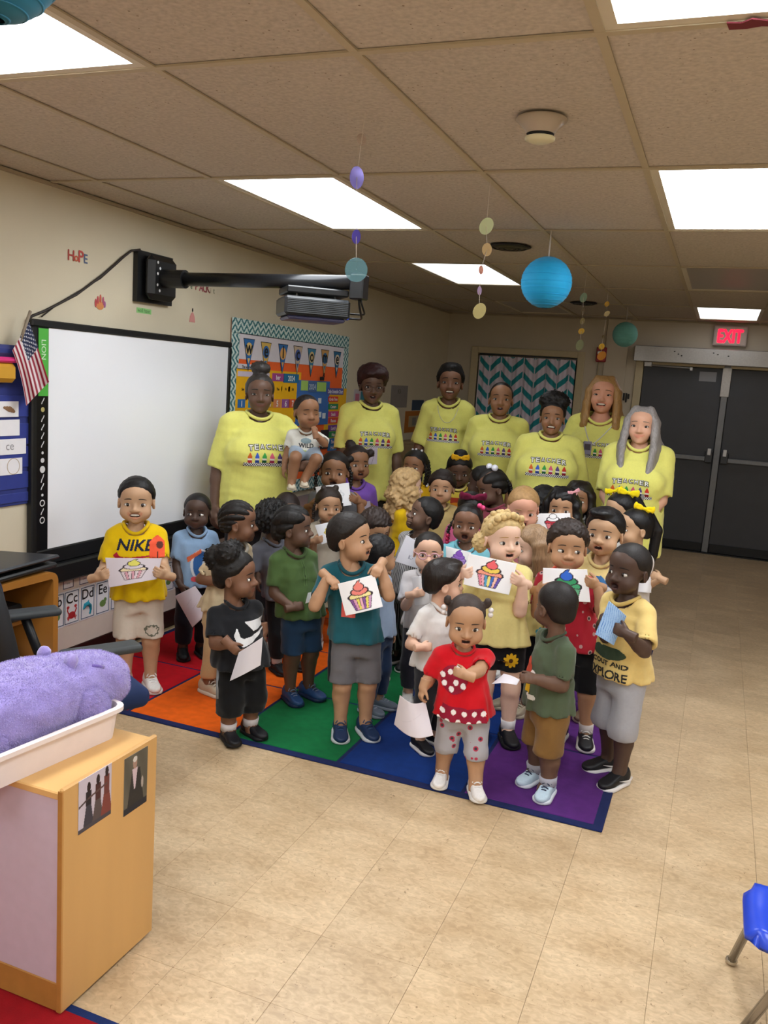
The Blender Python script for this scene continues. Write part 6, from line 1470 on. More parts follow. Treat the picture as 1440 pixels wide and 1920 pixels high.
person('T6',(1135,707),'woman in yellow teacher T-shirt with long dark blond hair and an ID badge',d=6.5,age='adult',face=-4,body=-4,pitch=4,hs=1.08,skin='d2977c',bulk=1.13,bust=1,hairs=('long','a07a4a',dict(t=.05,fh=.84,len=-.50,n=11,wide=.43,brow='6a5038',bs=120)),mouth='grin',eyes='squint',
 shirt=(TEE,dict(hem=.42,sleeve=.95,loose=1.06,sw=1.5,neck=1.25)),bottom=('pants','26262c'),shoes=('slip','202022','18181a',None),arms=('down','down'),print_=teacher_dec(.27,k=.68,cx=.01),extras=lanyard)
person('T7',(1207,764),'older woman in yellow teacher T-shirt with very long straight grey hair',d=5.35,age='adult',face=-6,body=-4,skin='d8a68c',bulk=1.1,bust=1,hairs=('long','8e8988',dict(t=.035,fh=.88,len=-1.2,frontlen=-1.75,low=-1.95,n=13,wide=.46,inw=.08,fwd=.26,sp=.20,bs=120,brow='8a7a70')),mouth='smile',
 shirt=(TEE,dict(hem=.40,sleeve=.9,loose=1.08,sw=1.55)),bottom=('pants','23232a'),shoes=('slip','202022','18181a',None),arms=('clasp','clasp'),print_=teacher_dec(.27,k=.63,cx=-.01))
def td():
    T=at_d(576,741,5.02); zr=T[2]-.72
    person('TD',(576,741),'toddler in white T-shirt held on the arm of the woman with the bun',d=5.02,H=.72,hs=1.2,zroot=zr,age='held',face=22,body=6,skin=SK['mid'],hairs=('buzz','17110f',dict(t=.014,fh=.85,noise=None)),mouth='closed',eyes='closed',
     shirt=('d9d8d0',dict(loose=.95)),bottom=('short_shorts','8f9cab'),shoes=('sneaker','c8bda8','b8ac98',None),seated=dict(ax=-.03,ay=.06),arms=('down',dict(t=(.06,-.17,.70),dir=(-.25,.1,.9),palm=(-.2,.9,0),curl=1.1,pole=(.9,-.6,-.9))),
     print_=poly_print([('oval',(.5,.75,.25,.15),'8aa0a8'),('text',('WILD',.5,.35,.25,.7),'3a3c40'),('line',(.2,.2,.8,.12,.03),'9aa860')],.12,.10,k=.6))
td()
# ---------------- children, left part
person('K1',(257,896),'boy in yellow swoosh T-shirt and cream shorts holding a drawing beside the whiteboard',foot=(258,1292),face=-4,body=2,skin=SK['olive'],hairs=('short',BLK,dict(t=.035,fh=.84)),mouth='grin',
 shirt=('e3bd08',dict(collar='d8b206')),bottom=('shorts','cfc3b4',dict(print=lambda bd: bd('print',.055,.30,.08,.08,lambda U,V:(fillc(U.shape,'6a6a5c'),np.abs(((U-.5)/.42)**2+((V-.5)/.33)**2-.9+.3*np.sin(U*23)*np.sin(V*19))<.16)))),shoes=('sneaker','e6e2de','dcd8d4','f0eeee'),
 arms=(hold((196,1079),-1,.22),hold((300,1076),1,.22)),
 print_=poly_print([('text',('NIKE',.40,.50,.36,.66),'1c2036',.25),('poly',sw(.0,.10,.8,.5),'b01f35'),('poly',[(.70,.05),(1,.03),(1,.78),(.86,1),(.70,.80)],'e8593a'),('oval',(.9,.68,.07,.12),'5a3028'),('line',(.76,.25,.86,.25,.012),'3a201a'),('line',(.86,.25,.86,.45,.012),'3a201a')],.24,.14,cx=.01,k=.83,nu=96,nv=56))
sheet_paper([(196,1046),(302,1047),(293,1086),(203,1102)],K('K1',.225),cupcake(.52,.52,.36,'e8e070',None,'ead9b0',('e0d0d4','d8a0ac','e0d0d4','d8a0ac','e0d0d4','d8a0ac','e0d0d4'),base='dcd2da'),'pale sheet with a yellow topped cupcake held by the boy beside the whiteboard')
person('K2',(371,926),'boy in light blue shark T-shirt and dark pants looking aside near the whiteboard',foot=(360,1232),face=-8,body=14,skin=SK['deep'],hairs=('buzz','120e0e',dict(t=.02,noise=None,look=-1.1)),mouth='closed',
 shirt=('8fadd0',{}),bottom=('pants','12141f'),shoes=('boot','0f0f12','18181a',None),arms=(dict(px=(346,1112),off=.12,dir=(.35,-.4,-.8),palm=(.8,.3,0)),'down'),
 print_=poly_print([('oval',(.5,.5,.36,.44),'d8dce4'),('oval',(.52,.5,.30,.40),'2f5f9e'),('oval',(.66,.42,.14,.26),'b8c8dc'),('oval',(.62,.68,.03,.04),'15151c'),('poly',[(.02,.72),(.5,.96),(.52,.86),(.06,.6)],'e0704a'),('oval',(.3,.1,.14,.07),'d0505a')],.16,.19,cx=.012,k=.56))
sheet_paper([(327,1118),(365,1099),(397,1144),(360,1177)],K('K2',.14),blank('cfc3cb',[(.3,.6,.6,.7,.006,'b8aab4'),(.4,.4,.7,.5,.006,'bfb2ba')]),'plain lilac tinted sheet hanging from the hand of the boy in light blue')
person('K3',(446,941),'child with cornrows and a cream shirt in profile behind the toddler in black',foot=(402,1296),face=84,body=55,skin=SK['brown'],hairs=('cornrows','15100e',dict(t=.04,rows=19)),mouth='closed',
 shirt=('c9b594',dict(collar='ddd6c8')),bottom=('pants','c0a67c'),shoes=('sneaker','b8a890','cfc4b4','d8d0c4'),arms=(dict(px=(432,1096),off=.12,dir=(.6,-.5,-.2)),'down'))
person('K4',(440,1026),'toddler in black T-shirt with white swoosh and black pants, hair in puffs',foot=(448,1384),age='toddler',face=74,body=30,pitch=3,skin=SK['brown'],hs=1.05,hairs=('puffs',BLK,dict(t=.05,fh=.82,balls=(((-.22,.12,1.0),.25),((.22,.14,.98),.24),((0,.40,.86),.27)),bn=.06,lift=.10)),
 shirt=('1b1c20',dict(loose=1.12)),bottom=('capri','101012',dict(stripe='8a8a8c')),shoes=('sneaker','15151a','101014',None),sock='d0c8c8',
 arms=(dict(px=(443,1222),off=.19,dir=(.45,-.45,-.6),palm=(.7,.5,0)),dict(px=(497,1200),off=-.06,dir=(.1,-.2,-.95))),
 print_=poly_print([('poly',sw(.0,.0,1,1.25),'e4e4e6'),('poly',[(.30,.98),(1,.98),(1,.74),(.55,.62)],'e4e4e6')],.17,.12,cx=.03,k=.70))
sheet_paper([(447,1224),(492,1195),(488,1248),(430,1278)],K('K4',.21),blank('cfc8cc'),'blank white sheet held low by the toddler in black')
person('K5',(497,944),'child with big black curls and grey T-shirt between two profile children',foot=(532,1258),face=150,body=40,skin=SK['dark'],hairs=('curly','0e0b0b',dict(t=.15,noise=(.06,.09),fh=.7)),shirt=('6a6c78',{}),bottom=('pants','121215'),shoes=('sneaker','141418','101012',None),sock='c8c0c0',arms=('down','down'))
person('K6',(541,923),'child seen only as a close cropped brown head behind the curly haired child',H=0.95,face=10,body=10,pitch=-25,skin=SK['dark'],hairs=('buzz','251a17',dict(t=.012,noise=None)),shirt=('5a5044',{}),bottom=('pants','2a2a30'),arms=('down','down'))
person('K7',(549,951),'boy with braids in a green henley and denim shorts in profile',foot=(560,1312),face=78,body=36,pitch=4,skin=SK['dark'],hairs=('cornrows',BLK,dict(t=.06,rows=9,balls=(((0,.42,.42),(.30,.16,.26)),),bn=.03)),mouth='closed',
 shirt=('4a6236',dict(loose=1.04,collar='43592f')),bottom=('shorts','26405f'),shoes=('sneaker','2a4a7c','1c2c50','7c8aa8'),arms=(dict(px=(566,1136),off=.10,dir=(.9,-.2,.1),palm=(0,.8,-.4),curl=.9),'down'),
 print_=poly_print([('poly',[(.38,0),(.62,0),(.62,1),(.38,1)],'557040'),('line',(.5,.0,.5,1,.03),'38492a'),('oval',(.5,.75,.06,.05),'2c3a20'),('oval',(.5,.4,.06,.05),'2c3a20')],.06,.12,k=.83))
sheet_paper([(577,1112),(598,1106),(592,1124),(572,1132)],K('K7',.13),blank('c4cacc'),'small folded grey white paper pinched by the boy in green henley')
person('K8',(618,916),'girl with twisted hair and pale T-shirt holding up a yellow cupcake drawing',foot=(612,1212),face=14,body=4,pitch=-4,skin=SK['tan'],hairs=('braids','2c211c',dict(t=.04,fh=.82,plaits=[([(-.32,.05,.75),(-.45,.05,.4),(-.43,.05,.05)],.05),([(.32,.05,.75),(.44,.05,.45),(.42,.05,.15)],.05)],balls=(((-.2,-.05,1.02),.09),((.18,-.02,1.04),.09)),bn=.02)),
 shirt=('b7ab9a',{}),bottom=('shorts','c4b69c'),shoes=('sneaker','d8ccd0','e4dcdc','e8e0e0'),arms=(hold((600,1012),-1,.18),hold((640,1000),1,.16)))
sheet_paper([(590,985),(641,974),(646,1006),(603,1021)],K('K8',.185),cupcake(.52,.5,.36,'e8e46a','e8e46a','f0e890',None,line='c8b030'),'white sheet with yellow cupcake swirls held by the girl with twisted hair')
person('K9',(629,848),'girl in grey T-shirt singing behind a raised white sheet',H=1.15,face=-2,body=0,skin=SK['mid'],hairs=('braids','1a1412',dict(t=.035,fh=.82,plaits=[([(-.36,.05,.7),(-.50,.02,.4),(-.48,.0,-.05)],.055),([(.36,.05,.7),(.48,.02,.4),(.46,.0,.05)],.055)],balls=(((-.42,.06,.82),.1),((.42,.06,.84),.1)),bn=.02)),mouth='wide',
 shirt=('77767a',{}),bottom=('pants','3a3a44'),arms=(hold((594,946),-1,.17),hold((664,936),1,.17)))
sheet_paper([(591,913),(654,905),(659,947),(600,957)],K('K9',.175),cupcake(.5,.5,.42,None,None,None,None,line='c8c8d0',faint=.5),'white sheet with faint pencil cupcake held under the chin of the singing girl')
person('K10',(668,836),'girl in purple T-shirt with two hair puffs, mouth open',H=1.16,face=24,body=14,pitch=2,skin=SK['mid'],hairs=('puffs','241a17',dict(t=.03,fh=.84,balls=(((-.16,.1,1.02),(.15,.15,.15)),((.42,-.05,.80),(.13,.13,.12))),bn=.04)),mouth='open',
 shirt=('7f55b4',{}),bottom=('pants','3a3440'),arms=('down',dict(px=(694,950),off=.12,dir=(-.4,-.6,.2))))
sheet_paper([(677,942),(694,939),(697,964),(680,967)],K('K10',.17),blank('c8bcd0'),'narrow folded sheet against the purple T-shirt')
sheet_paper([(680,842),(708,838),(707,870),(677,873)],K('T2',.32),cupcake(.42,.5,.5,None,None,None,None,base='b3a9b4',line='5a525c'),'grey lavender sheet with outlined cupcake in front of the teacher with glasses')
person('K11',(655,964),'boy in teal T-shirt and grey shorts holding up a pink cupcake drawing',foot=(660,1379),face=68,body=14,pitch=6,skin=SK['tan'],hairs=('curly','1c1512',dict(t=.06,fh=.83,noise=(.012,.06))),mouth='open',
 shirt=('1d5560',dict(collar='1a4c56')),bottom=('shorts','68666a',dict(stripe='1c1c20')),shoes=('sneaker','1f3356','c8ccd0','2c4468'),arms=(top_hold((628,1094),-1,.17),top_hold((706,1072),1,.17)),
 print_=poly_print([('poly',[(0,0),(1,0),(1,.8),(.5,1),(0,.8)],'e0625a')],.06,.08,cx=-.04,k=.62))
sheet_paper([(633,1095),(702,1077),(718,1138),(648,1155)],K('K11',.18),cupcake(.50,.46,.40,'ee8a80','ee8a80','f0e2a0',('8a5a9c','e0a0c0','e8d86a','e8b0c0','8a5a9c','e8d86a','d0a0c8'),asp=1.2),'white sheet with a pink swirled cupcake held by the boy in teal')
person('K12',(709,956),'boy with brown curls looking down behind the boy in teal',H=0.94,face=38,body=25,pitch=-22,skin=SK['tan'],hairs=('curly','2a1d18',dict(t=.08,noise=(.035,.08))),shirt=('8a93a8',{}),bottom=('pants','24344c'),arms=('down',dict(px=(731,1072),off=.14,dir=(0,-.5,.8))))
person('K13',(712,1006),'child with black wavy hair in pale blue T-shirt and jeans turned away',foot=(697,1334),face=120,body=60,skin=SK['tan'],hairs=('curly','121114',dict(t=.06,noise=(.02,.08))),shirt=('97a9c4',{}),bottom=('pants','1f3250'),shoes=('sneaker','6c7686','8a92a0','9aa2b0'),arms=('down','down'))
person('K14',(762,882),'girl with long blond curls and yellow T-shirt turned to the right',H=1.06,face=106,body=80,pitch=4,skin=SK['pale'],hairs=('curlylong','b8986a',dict(t=.08,fh=.83,bs=150,brow='9a7a50')),mouth='closed',
 shirt=('ddb40e',dict(sleeve=.8)),bottom=('pants','16161c'),arms=(dict(px=(775,972),off=.05,dir=(.7,-.4,.1)),'down'))
person('K15',(808,934),'boy in striped shirt facing left with his chin up and hand at mouth',foot=(752,1250),H=1.0,face=-74,body=-40,pitch=18,skin=SK['dark'],hairs=('short','100d0d',dict(t=.035)),mouth='closed',
 shirt=('c8c6c4',dict(mat=patterned('c8c6c4','34343a','stripe',28))),bottom=('pants','2a2a2e',dict(mat=patterned('26262b','8a8a88','stripe',22))),shoes=('high','1a1a1e','e4e0dc','dcd8d4'),arms=(dict(px=(764,978),off=.10,dir=(-.2,-.7,.2),curl=1.1),dict(px=(790,1040),off=.16,dir=(-.6,-.4,.2))))
sheet_paper([(762,1003),(791,1021),(783,1066),(741,1053)],K('K15',.20),blank('d4d2da',[(.5,.25,.5,.4,.012,'7a7a8a'),(.5,.32,.58,.4,.01,'7a7a8a'),(.5,.32,.6,.25,.01,'7a7a8a'),(.64,.25,.7,.34,.01,'7a7a8a')]),'white sheet with pencilled letters hanging before the boy in stripes')
# ---------------- children, right part
def strands(side=1,n=4,x=.40,top=.72,bot=-.1,r=.04):
    return [([(side*(x-.06),.30-.12*k,top),(side*(x+.03+.02*(k%2)),.30-.14*k,(top+bot)/2),(side*(x+.02),.28-.14*k,bot+.05*(k%2))],r) for k in range(n)]
person('K16',(781,845),'girl with braids and clear beads peeking between two yellow shirted teachers',H=1.12,face=-22,body=-10,skin=SK['mid'],hairs=('braids','14100f',dict(t=.04,fh=.84,plaits=strands(1,4)+strands(-1,2),beads=[([(-.1,-.05,1.03),(.02,-.05,1.05),(.2,.0,1.02),(.46,.1,-.06),(.47,-.02,-.1),(.44,.2,-.02)],.04,'d4d2d6','hair_bead')])),shirt=('d8a818',{}),bottom=('pants','2a2a33'),arms=('down','down'))
person('K17',(831,884),'boy with a brown curly crop facing forward behind the boy in stripes',H=1.05,face=-6,body=0,skin=SK['tan'],hairs=('curly','231916',dict(t=.07,noise=(.025,.07))),shirt=('b8a06a',{}),bottom=('pants','30303a'),arms=('down','down'))
person('K18',(864,851),'girl with a yellow bow on top of her head looking down',H=1.12,face=4,body=2,pitch=-16,skin=SK['dark'],hairs=('braids',BLK,dict(t=.05,fh=.80,plaits=strands(1,2,.38)+strands(-1,2,.38),balls=(((0,.1,1.03),(.22,.2,.12)),),bows=[((-.02,-.26,1.0),.26,'e0a818',0,0)])),mouth='closed',
 shirt=('d9c04a',dict(collar='e6d27a')),bottom=('pants','2a2a33'),arms=('down','down'),print_=poly_print([('poly',[(.1,.3),(.9,.3),(.9,.8),(.1,.8)],'b03a20'),('oval',(.5,.2,.4,.18),'e08a1c')],.12,.08,k=.86))
person('K19',(886,921),'girl with a big maroon bow and her face bent down',H=1.00,face=8,body=0,pitch=-30,skin=SK['brown'],hairs=('pony',BLK,dict(t=.025,fh=.86,bows=[((0,-.12,1.04),.36,'6e1236',0,0)])),shirt=('d0628c',{}),bottom=('pants','3a3038'),arms=('down','down'))
person('K20',(921,880),'girl with cornrows and two white hair balls in profile facing left',H=1.10,face=-66,body=-50,pitch=-18,skin=SK['dark'],hairs=('cornrows','15110f',dict(t=.045,rows=9,ph=.5,plaits=[([(.0,.45,.75),(.05,.52,.4),(.0,.5,.05)],.07),([(.15,.42,.7),(.2,.5,.4),(.18,.48,.1)],.06)],beads=[([(-.10,.10,1.09),(.14,.16,1.06)],.10,'e0e2ee','hair_ball'),([(.02,.52,.02),(.18,.5,.06)],.05,'3a6a8a','hair_bead')])),shirt=('8a3a4a',{}),bottom=('pants','2c2a33'),arms=('down','down'))
person('K21',(908,875),'child seen as a dark smooth head behind the girl with white hair balls',H=1.08,face=-110,body=-90,skin=SK['deep'],hairs=('short','12100f',dict(t=.03)),shirt=('6a5a44',{}),bottom=('pants','2c2a33'),arms=('down','down'))
person('K22',(880,946),'girl in aqua T-shirt with pink hair beads, mouth wide open',H=1.00,face=-8,body=-4,skin=SK['brown'],hairs=('pony',BLK,dict(t=.025,fh=.86,plaits=[([(-.36,.1,.6),(-.50,.05,.3),(-.50,.0,-.05)],.05)],beads=[([(-.50,.0,.12),(-.51,.0,.03),(-.50,.0,-.06),(-.49,.02,-.15)],.06,'b01a48','hair_bead'),([(.28,.0,1.0),(.36,.04,.95)],.07,'e0407c','hair_ball')])),mouth='wide',
 shirt=('7fc4d4',dict(collar='74b8ca')),bottom=('pants','3a3a48'),arms=(hold((842,1060),-1,.16),hold((886,1058),1,.16)))
sheet_paper([(836,1024),(884,1036),(878,1072),(838,1066)],K('K22',.165),cupcake(.52,.48,.42,'8a58c0','9a6acc','b090d8',('b090d8','8a58c0','b090d8'),line='6a4a9c'),'white sheet with a purple cupcake held by the girl in aqua')
person('K23',(806,999),'child with round pink glasses and white top behind the boy in white',H=0.89,face=2,body=6,skin=SK['light'],hs=1.04,hairs=('short','1c1614',dict(t=.02,fh=.80,noise=None)),mouth='closed',shirt=('d6d2d4',{}),bottom=('pants','3a3a44'),arms=(dict(px=(789,1112),off=.17,dir=(.75,-.3,.25),palm=(0,.9,-.2)),'down'),extras=glasses('d8a8bc',.095,.014))
sheet_paper([(772,1082),(802,1078),(806,1132),(778,1136)],K('K23',.15),blank('dcdade'),'blank white sheet clutched to the chest of the child in glasses')
person('K24',(832,1051),'boy in plain white T-shirt with sleek dark hair looking away right',foot=(800,1402),face=104,body=44,skin=SK['light'],hs=1.06,hairs=('slick','1c1310',dict(t=.055,fh=.80)),mouth='closed',
 shirt=('dedad8',{}),bottom=('pants','2b2b30'),shoes=('sneaker','15151a','d8d4d4',None),arms=(dict(px=(808,1213),off=.16,dir=(.9,-.3,.0),palm=(0,.8,-.4),curl=1.15),'down'),print_=poly_print([('line',(.0,.92,1,.92,.03),'c8c4c4'),('line',(.0,.0,.0,.92,.02),'ccc8c8')],.05,.055,cx=.045,k=.72))
person('K25',(878,1117),'baby in red polka dot T-shirt and grey shorts stepping forward at the front',foot=(858,1478),age='toddler',face=6,body=4,pitch=-8,skin=SK['tan'],hs=1.10,hairs=('buzz','3a2e29',dict(t=.012,fh=.86,noise=None,balls=(((-.40,.05,.88),(.08,.07,.11)),((.40,.05,.88),(.08,.07,.11))),bn=.02)),mouth='open',
 shirt=('c8101e',dict(loose=1.14,belly=1)),bottom=('short_shorts','a9a7ae',dict(end=.18,mat=patterned('a9a7ae','3a3840','spot',26,'b03a52'))),shoes=('sneaker','e8e4e2','e0dcd8','f2f0f0'),stance=(.10,.35),
 arms=(dict(px=(788,1306),off=.06,dir=(-.25,-.25,-.9),palm=(.6,.3,0)),dict(px=(852,1264),off=.21,dir=(-.95,-.1,.25),palm=(0,.9,-.2),curl=1.1,pole=(1,.3,-.6))),
 print_=poly_print([('oval',(.28,.74,.26,.20),'8f1430'),('poly',[(.0,.0),(.9,.0),(1,.12),(.9,.34),(.1,.36)],'8f1430')]+[('oval',(x,y,.05,.042),'eee6e6') for x,y in ((.10,.66),(.20,.84),(.32,.70),(.44,.84),(.24,.60),(.46,.66),(.06,.78),(.34,.90),(.1,.26),(.2,.12),(.31,.28),(.41,.13),(.52,.27),(.62,.12),(.72,.27),(.82,.13),(.9,.27),(.02,.12))],.20,.26,k=.50,nu=100,nv=110),
 extras=lambda P: [P['put']('hair_clip',MB().sphere(P['g'](sd*.47,-.03,z_),.055*P['hh'],10,7),mat('clip_white','dcd6d6',.3)) for sd in (-1,1) for z_ in (.76,.66)])
sheet_paper([(749,1310),(797,1322),(812,1386),(738,1365)],K('K25',.08),blank('d8d0d8',[(.2,.3,.8,.7,.004,'c4bcc6')]),'curling white sheet trailing from the hand of the baby in red',bend=.05,dd=(0,0,.03,-.05))
def sunflower(bd):
    def f(U,V):
        C=fillc(U.shape,'e0b020');X=U-.5;Y=V-.5;r=np.hypot(X,Y);a=np.arctan2(Y,X); M=r<.30+.16*np.abs(np.sin(a*5)); C[r<.14]=lin('4a2a10'); return C,M
    bd('print',.035,.385,.075,.075,f); bd('print',-.07,.31,.05,.05,f)
person('K26',(945,958),'girl with blond crown braids and yellow T-shirt holding a rainbow cupcake drawing',foot=(925,1388),H=1.07,face=30,body=6,skin=SK['pale'],hs=.98,hairs=('short','c8ac78',dict(t=.05,fh=.82,noise=(.012,.05),bs=150,brow='b08a58',plaits=[([(-.36,-.1,.72),(-.26,-.24,.95),(0,-.28,1.04),(.26,-.24,.95),(.36,-.1,.74)],.085),([(-.34,.15,.8),(-.2,.05,1.02),(.1,.05,1.05),(.34,.12,.82)],.075)],balls=(((-.40,.22,.36),(.16,.17,.2)),),bn=.06)),mouth='open',
 shirt=('e2d48e',{}),bottom=('short_shorts','121216',dict(print=sunflower)),shoes=('sneaker','17171c','121216',None),sock='e0dce0',arms=(hold((876,1076),-1,.19),hold((968,1088),1,.19)))
sheet_paper([(879,1038),(970,1057),(955,1116),(869,1096)],K('K26',.195),cupcake(.50,.48,.40,'ee6a70','f0d060','f2a088',('e88aa0','f0b0b8','5aa0c8','f0e080','4a70c0','f0c0b0','6a58b0'),asp=1.4,twist=True),'white sheet with a rainbow striped cupcake held by the girl with blond braids')
person('K27',(985,914),'boy with short sandy hair and pale skin, mouth open',H=1.09,face=6,body=0,pitch=-14,skin='dba28a',hairs=('short','a07c50',dict(t=.03,fh=.83,noise=(.01,.05),brow='a07c50')),mouth='open',shirt=('a8646c',{}),bottom=('pants','33333c'),arms=('down','down'))
person('K28',(1001,988),'girl with smooth light brown hair turned to the left beside the yellow T-shirt',H=0.96,face=-72,body=-40,pitch=-8,skin=SK['pale'],hairs=('longback','96785a',dict(t=.045,fh=.80,len=-.25,low=-.5,stop=.8,wide=.40,noise=(.004,.1),bs=120,brow='86694c')),shirt=('cfc070',dict(mat=patterned('cdbf78','4a9aa0','spot',22))),bottom=('leggings','121217'),shoes=('sneaker','a89a84','b8ac98','c0b4a0'),arms=('down','down'))
person('K29',(1057,917),'girl with long black wavy hair and a pink bow behind a sheet',H=1.06,face=-6,body=-2,pitch=-4,skin=SK['tan'],hairs=('longback','100d10',dict(t=.06,fh=.80,len=-.9,frontlen=-.7,low=-1.2,noise=(.03,.12),wide=.50,fwd=.05,bows=[((.30,-.16,.98),.15,'e0a0a8',-20,20)])),shirt=('a8a49e',{}),bottom=('pants','33333c'),arms=(hold((998,976),-1,.17),hold((1072,984),1,.17)))
sheet_paper([(1001,963),(1070,962),(1071,992),(1004,992)],K('K29',.175),cupcake(.5,.40,.55,None,None,'c83a48',('d87a80','c83a48','d87a80'),asp=2.3),'white sheet with a red and grey cupcake before the girl with pink bow')
person('K30',(1088,904),'girl with dark parted hair and grey sweater behind the girl with pink bow',H=1.06,face=-10,body=-6,skin=SK['mid'],hairs=('long','1c1613',dict(t=.045,fh=.80,len=-.3,n=7,wide=.42)),shirt=('8f8c8a',dict(sleeve=1.5)),bottom=('pants','2a2a33'),arms=('down','down'))
person('K31',(1022,916),'child seen as a round black haired head behind the sandy haired boy',H=1.02,face=170,body=150,skin=SK['mid'],hairs=('curly','0f0d0e',dict(t=.10,noise=(.03,.1),fh=.7)),shirt=('55504e',{}),bottom=('pants','2a2a33'),arms=('down','down'))
person('K32',(1060,979),'boy with a curly top in red floral shirt holding a blue and green cupcake drawing',foot=(1072,1392),face=8,body=-6,skin=SK['tan'],hs=1.02,hairs=('curly','2a1e19',dict(t=.07,noise=(.03,.07),fh=.82,look=1.1)),mouth='smile',
 shirt=('b42636',dict(mat=patterned('b42636','3c3a40','spot',24,'c8a0a0'),collar='e05a40')),bottom=('shorts','111114'),shoes=('sneaker','1a1a1e','dcd8d4','e0dcd8'),sock='c8c0c0',arms=(hold((1022,1104),-1,.18),hold((1104,1092),1,.18)))
sheet_paper([(1019,1065),(1102,1068),(1108,1130),(1017,1122)],K('K32',.185),cupcake(.50,.42,.46,'3a6ad0','3f9a68','4fa878',('6ab088','3f9a68','6ab088'),asp=1.35),'white sheet with a blue and green cupcake held by the boy in red')
person('K33',(1050,1092),'toddler in olive T-shirt and khaki shorts seen from behind',foot=(1013,1480),age='toddler',face=-140,body=-62,toe=38,skin=SK['dark'],hairs=('buzz','17110f',dict(t=.016,noise=None,fh=.84)),mouth='closed',
 shirt=('4c5843',dict(collar='434e3b')),bottom=('shorts','7a5a30',dict(end=.20)),shoes=('sneaker','b4c8d6','d0d4dc','28304a'),sock='a8a8b4',stance=(0,.1),arms=('down',dict(px=(985,1272),off=.14,dir=(.0,-.95,.1),palm=(-.8,0,-.4),curl=.9)),
 print_=poly_print([('oval',(.3,.6,.16,.2),'c0503a'),('oval',(.55,.45,.12,.12),'e0dcd8'),('poly',[(.3,.1),(.6,.12),(.5,.36),(.3,.3)],'d8b020'),('oval',(.6,.05,.2,.05),'d8d8d0')],.16,.2,k=.62))
sheet_paper([(944,1262),(974,1273),(968,1283),(921,1281)],K('K33',.15),blank('e4e2ea'),'folded white sheet held out flat by the toddler in olive',dd=(-.12,0,0,-.05),bend=.006)
person('K34',(1187,1021),'boy in yellow lettered T-shirt and grey shorts with black sneakers, front right',foot=(1148,1456),face=-36,body=-42,skin=SK['deep'],hairs=('buzz','1a1412',dict(t=.022,noise=None,fh=.84,look=-.4)),mouth='wide',
 shirt=('dcc07a',dict(collar='d4b66c')),bottom=('shorts','a3a3aa',dict(end=.20)),shoes=('sneaker','141418','e0dcdc',None),stance=(.06,.1),arms=(dict(px=(1128,1160),off=.17,dir=(.4,-.4,.5),palm=(.5,.5,0)),dict(px=(1153,1178),off=.24,dir=(-.85,-.35,.2),palm=(-.1,.9,-.2),curl=.5)),
 print_=poly_print([('oval',(.5,.85,.42,.2),'3a4a3a'),('text',('SCOUT AND',.5,.47,.13,.95),'2c2c2a'),('text',('EXPLORE',.5,.12,.24,1.0),'26262a')],.20,.15,cx=.0,k=.33,nu=110,nv=80),
 extras=lambda P: [MB().poly([(.2 if 1 else 0,-a*.5+.22,b*.26+.08) for a,b in SWOOSH],(.012,0,0)).build('swoosh',mat('swoosh_white','e6e2e2',.5),c) for c in P['root'].children if c.name.startswith('shoe')])
sheet_paper([(1143,1127),(1176,1156),(1152,1211),(1117,1190)],K('K34',.235),lambda U,V: np.where((np.abs(np.sin(U*31+V*17+np.sin(V*9)*2))<.32)[...,None],np.array(lin('4a78c0')),np.array(lin('9cbce0')))*np.ones((*U.shape,1)),'sheet scribbled all over in blue crayon held by the boy in lettered yellow')
person('K35',(1140,948),'boy with straight black hair in yellow whale T-shirt and light shorts',foot=(1124,1352),H=1.08,face=-14,body=-10,skin=SK['olive'],hs=1.02,hairs=('slick','121013',dict(t=.05,fh=.82,bs=120,part=-.06)),mouth='open',
 shirt=('e0ca8c',{}),bottom=('shorts','b8b2ba'),shoes=('sneaker','7a6450','c8b8a0','a08c74'),sock='dcd6d8',arms=('down','down'),print_=poly_print([('oval',(.55,.62,.4,.26),'dfe4ea'),('poly',[(.05,.5),(.2,.85),(.6,.92),(.95,.7),(.6,.66),(.35,.55)],'3f76b0'),('oval',(.72,.66,.04,.04),'16161c'),('text',('SEA',.62,.05,.14,.4),'4a4a40')],.17,.20,cx=-.02,k=.68))
person('K36',(1197,955),'girl with long black ponytail and yellow bow facing left in white',H=1.02,face=-62,body=-50,skin=SK['olive'],hairs=('pony','0f0d10',dict(t=.03,fh=.84,low=-.8,caps=[((.0,.40,.85),(.05,.62,.45),.12,.15),((.05,.62,.45),(.05,.58,-.2),.15,.13),((.05,.58,-.2),(.05,.55,-.6),.13,.05)],bows=[((.16,.12,1.04),.24,'f0d010',10,60)])),mouth='smile',
 shirt=('d8d2d0',{}),bottom=('pants','2c2c40'),arms=('down',dict(px=(1222,1078),off=.12,dir=(-.8,-.4,.2),palm=(0,.8,-.3),pole=(-.3,.1,-1),curl=1.0)))
sheet_paper([(1200,1086),(1224,1080),(1222,1112),(1198,1110)],K('K36',.13),blank('dedce0'),'white sheet held at the side by the girl with yellow bow and ponytail')
person('K37',(1168,924),'girl with yellow flower bows half hidden behind the boy in whale T-shirt',H=1.06,face=-50,body=-40,pitch=-6,skin=SK['olive'],hairs=('pony','0f0d10',dict(t=.035,fh=.82,low=-.5,caps=[((.2,.35,.85),(.3,.5,.5),.13,.14),((.3,.5,.5),(.3,.5,.0),.14,.06)],bows=[((.22,.06,1.02),.26,'f0d814',10,50),((-.24,-.05,1.02),.22,'f0d814',-10,50)])),shirt=('c8c4be',{}),bottom=('pants','2c2c40'),arms=('down','down'))
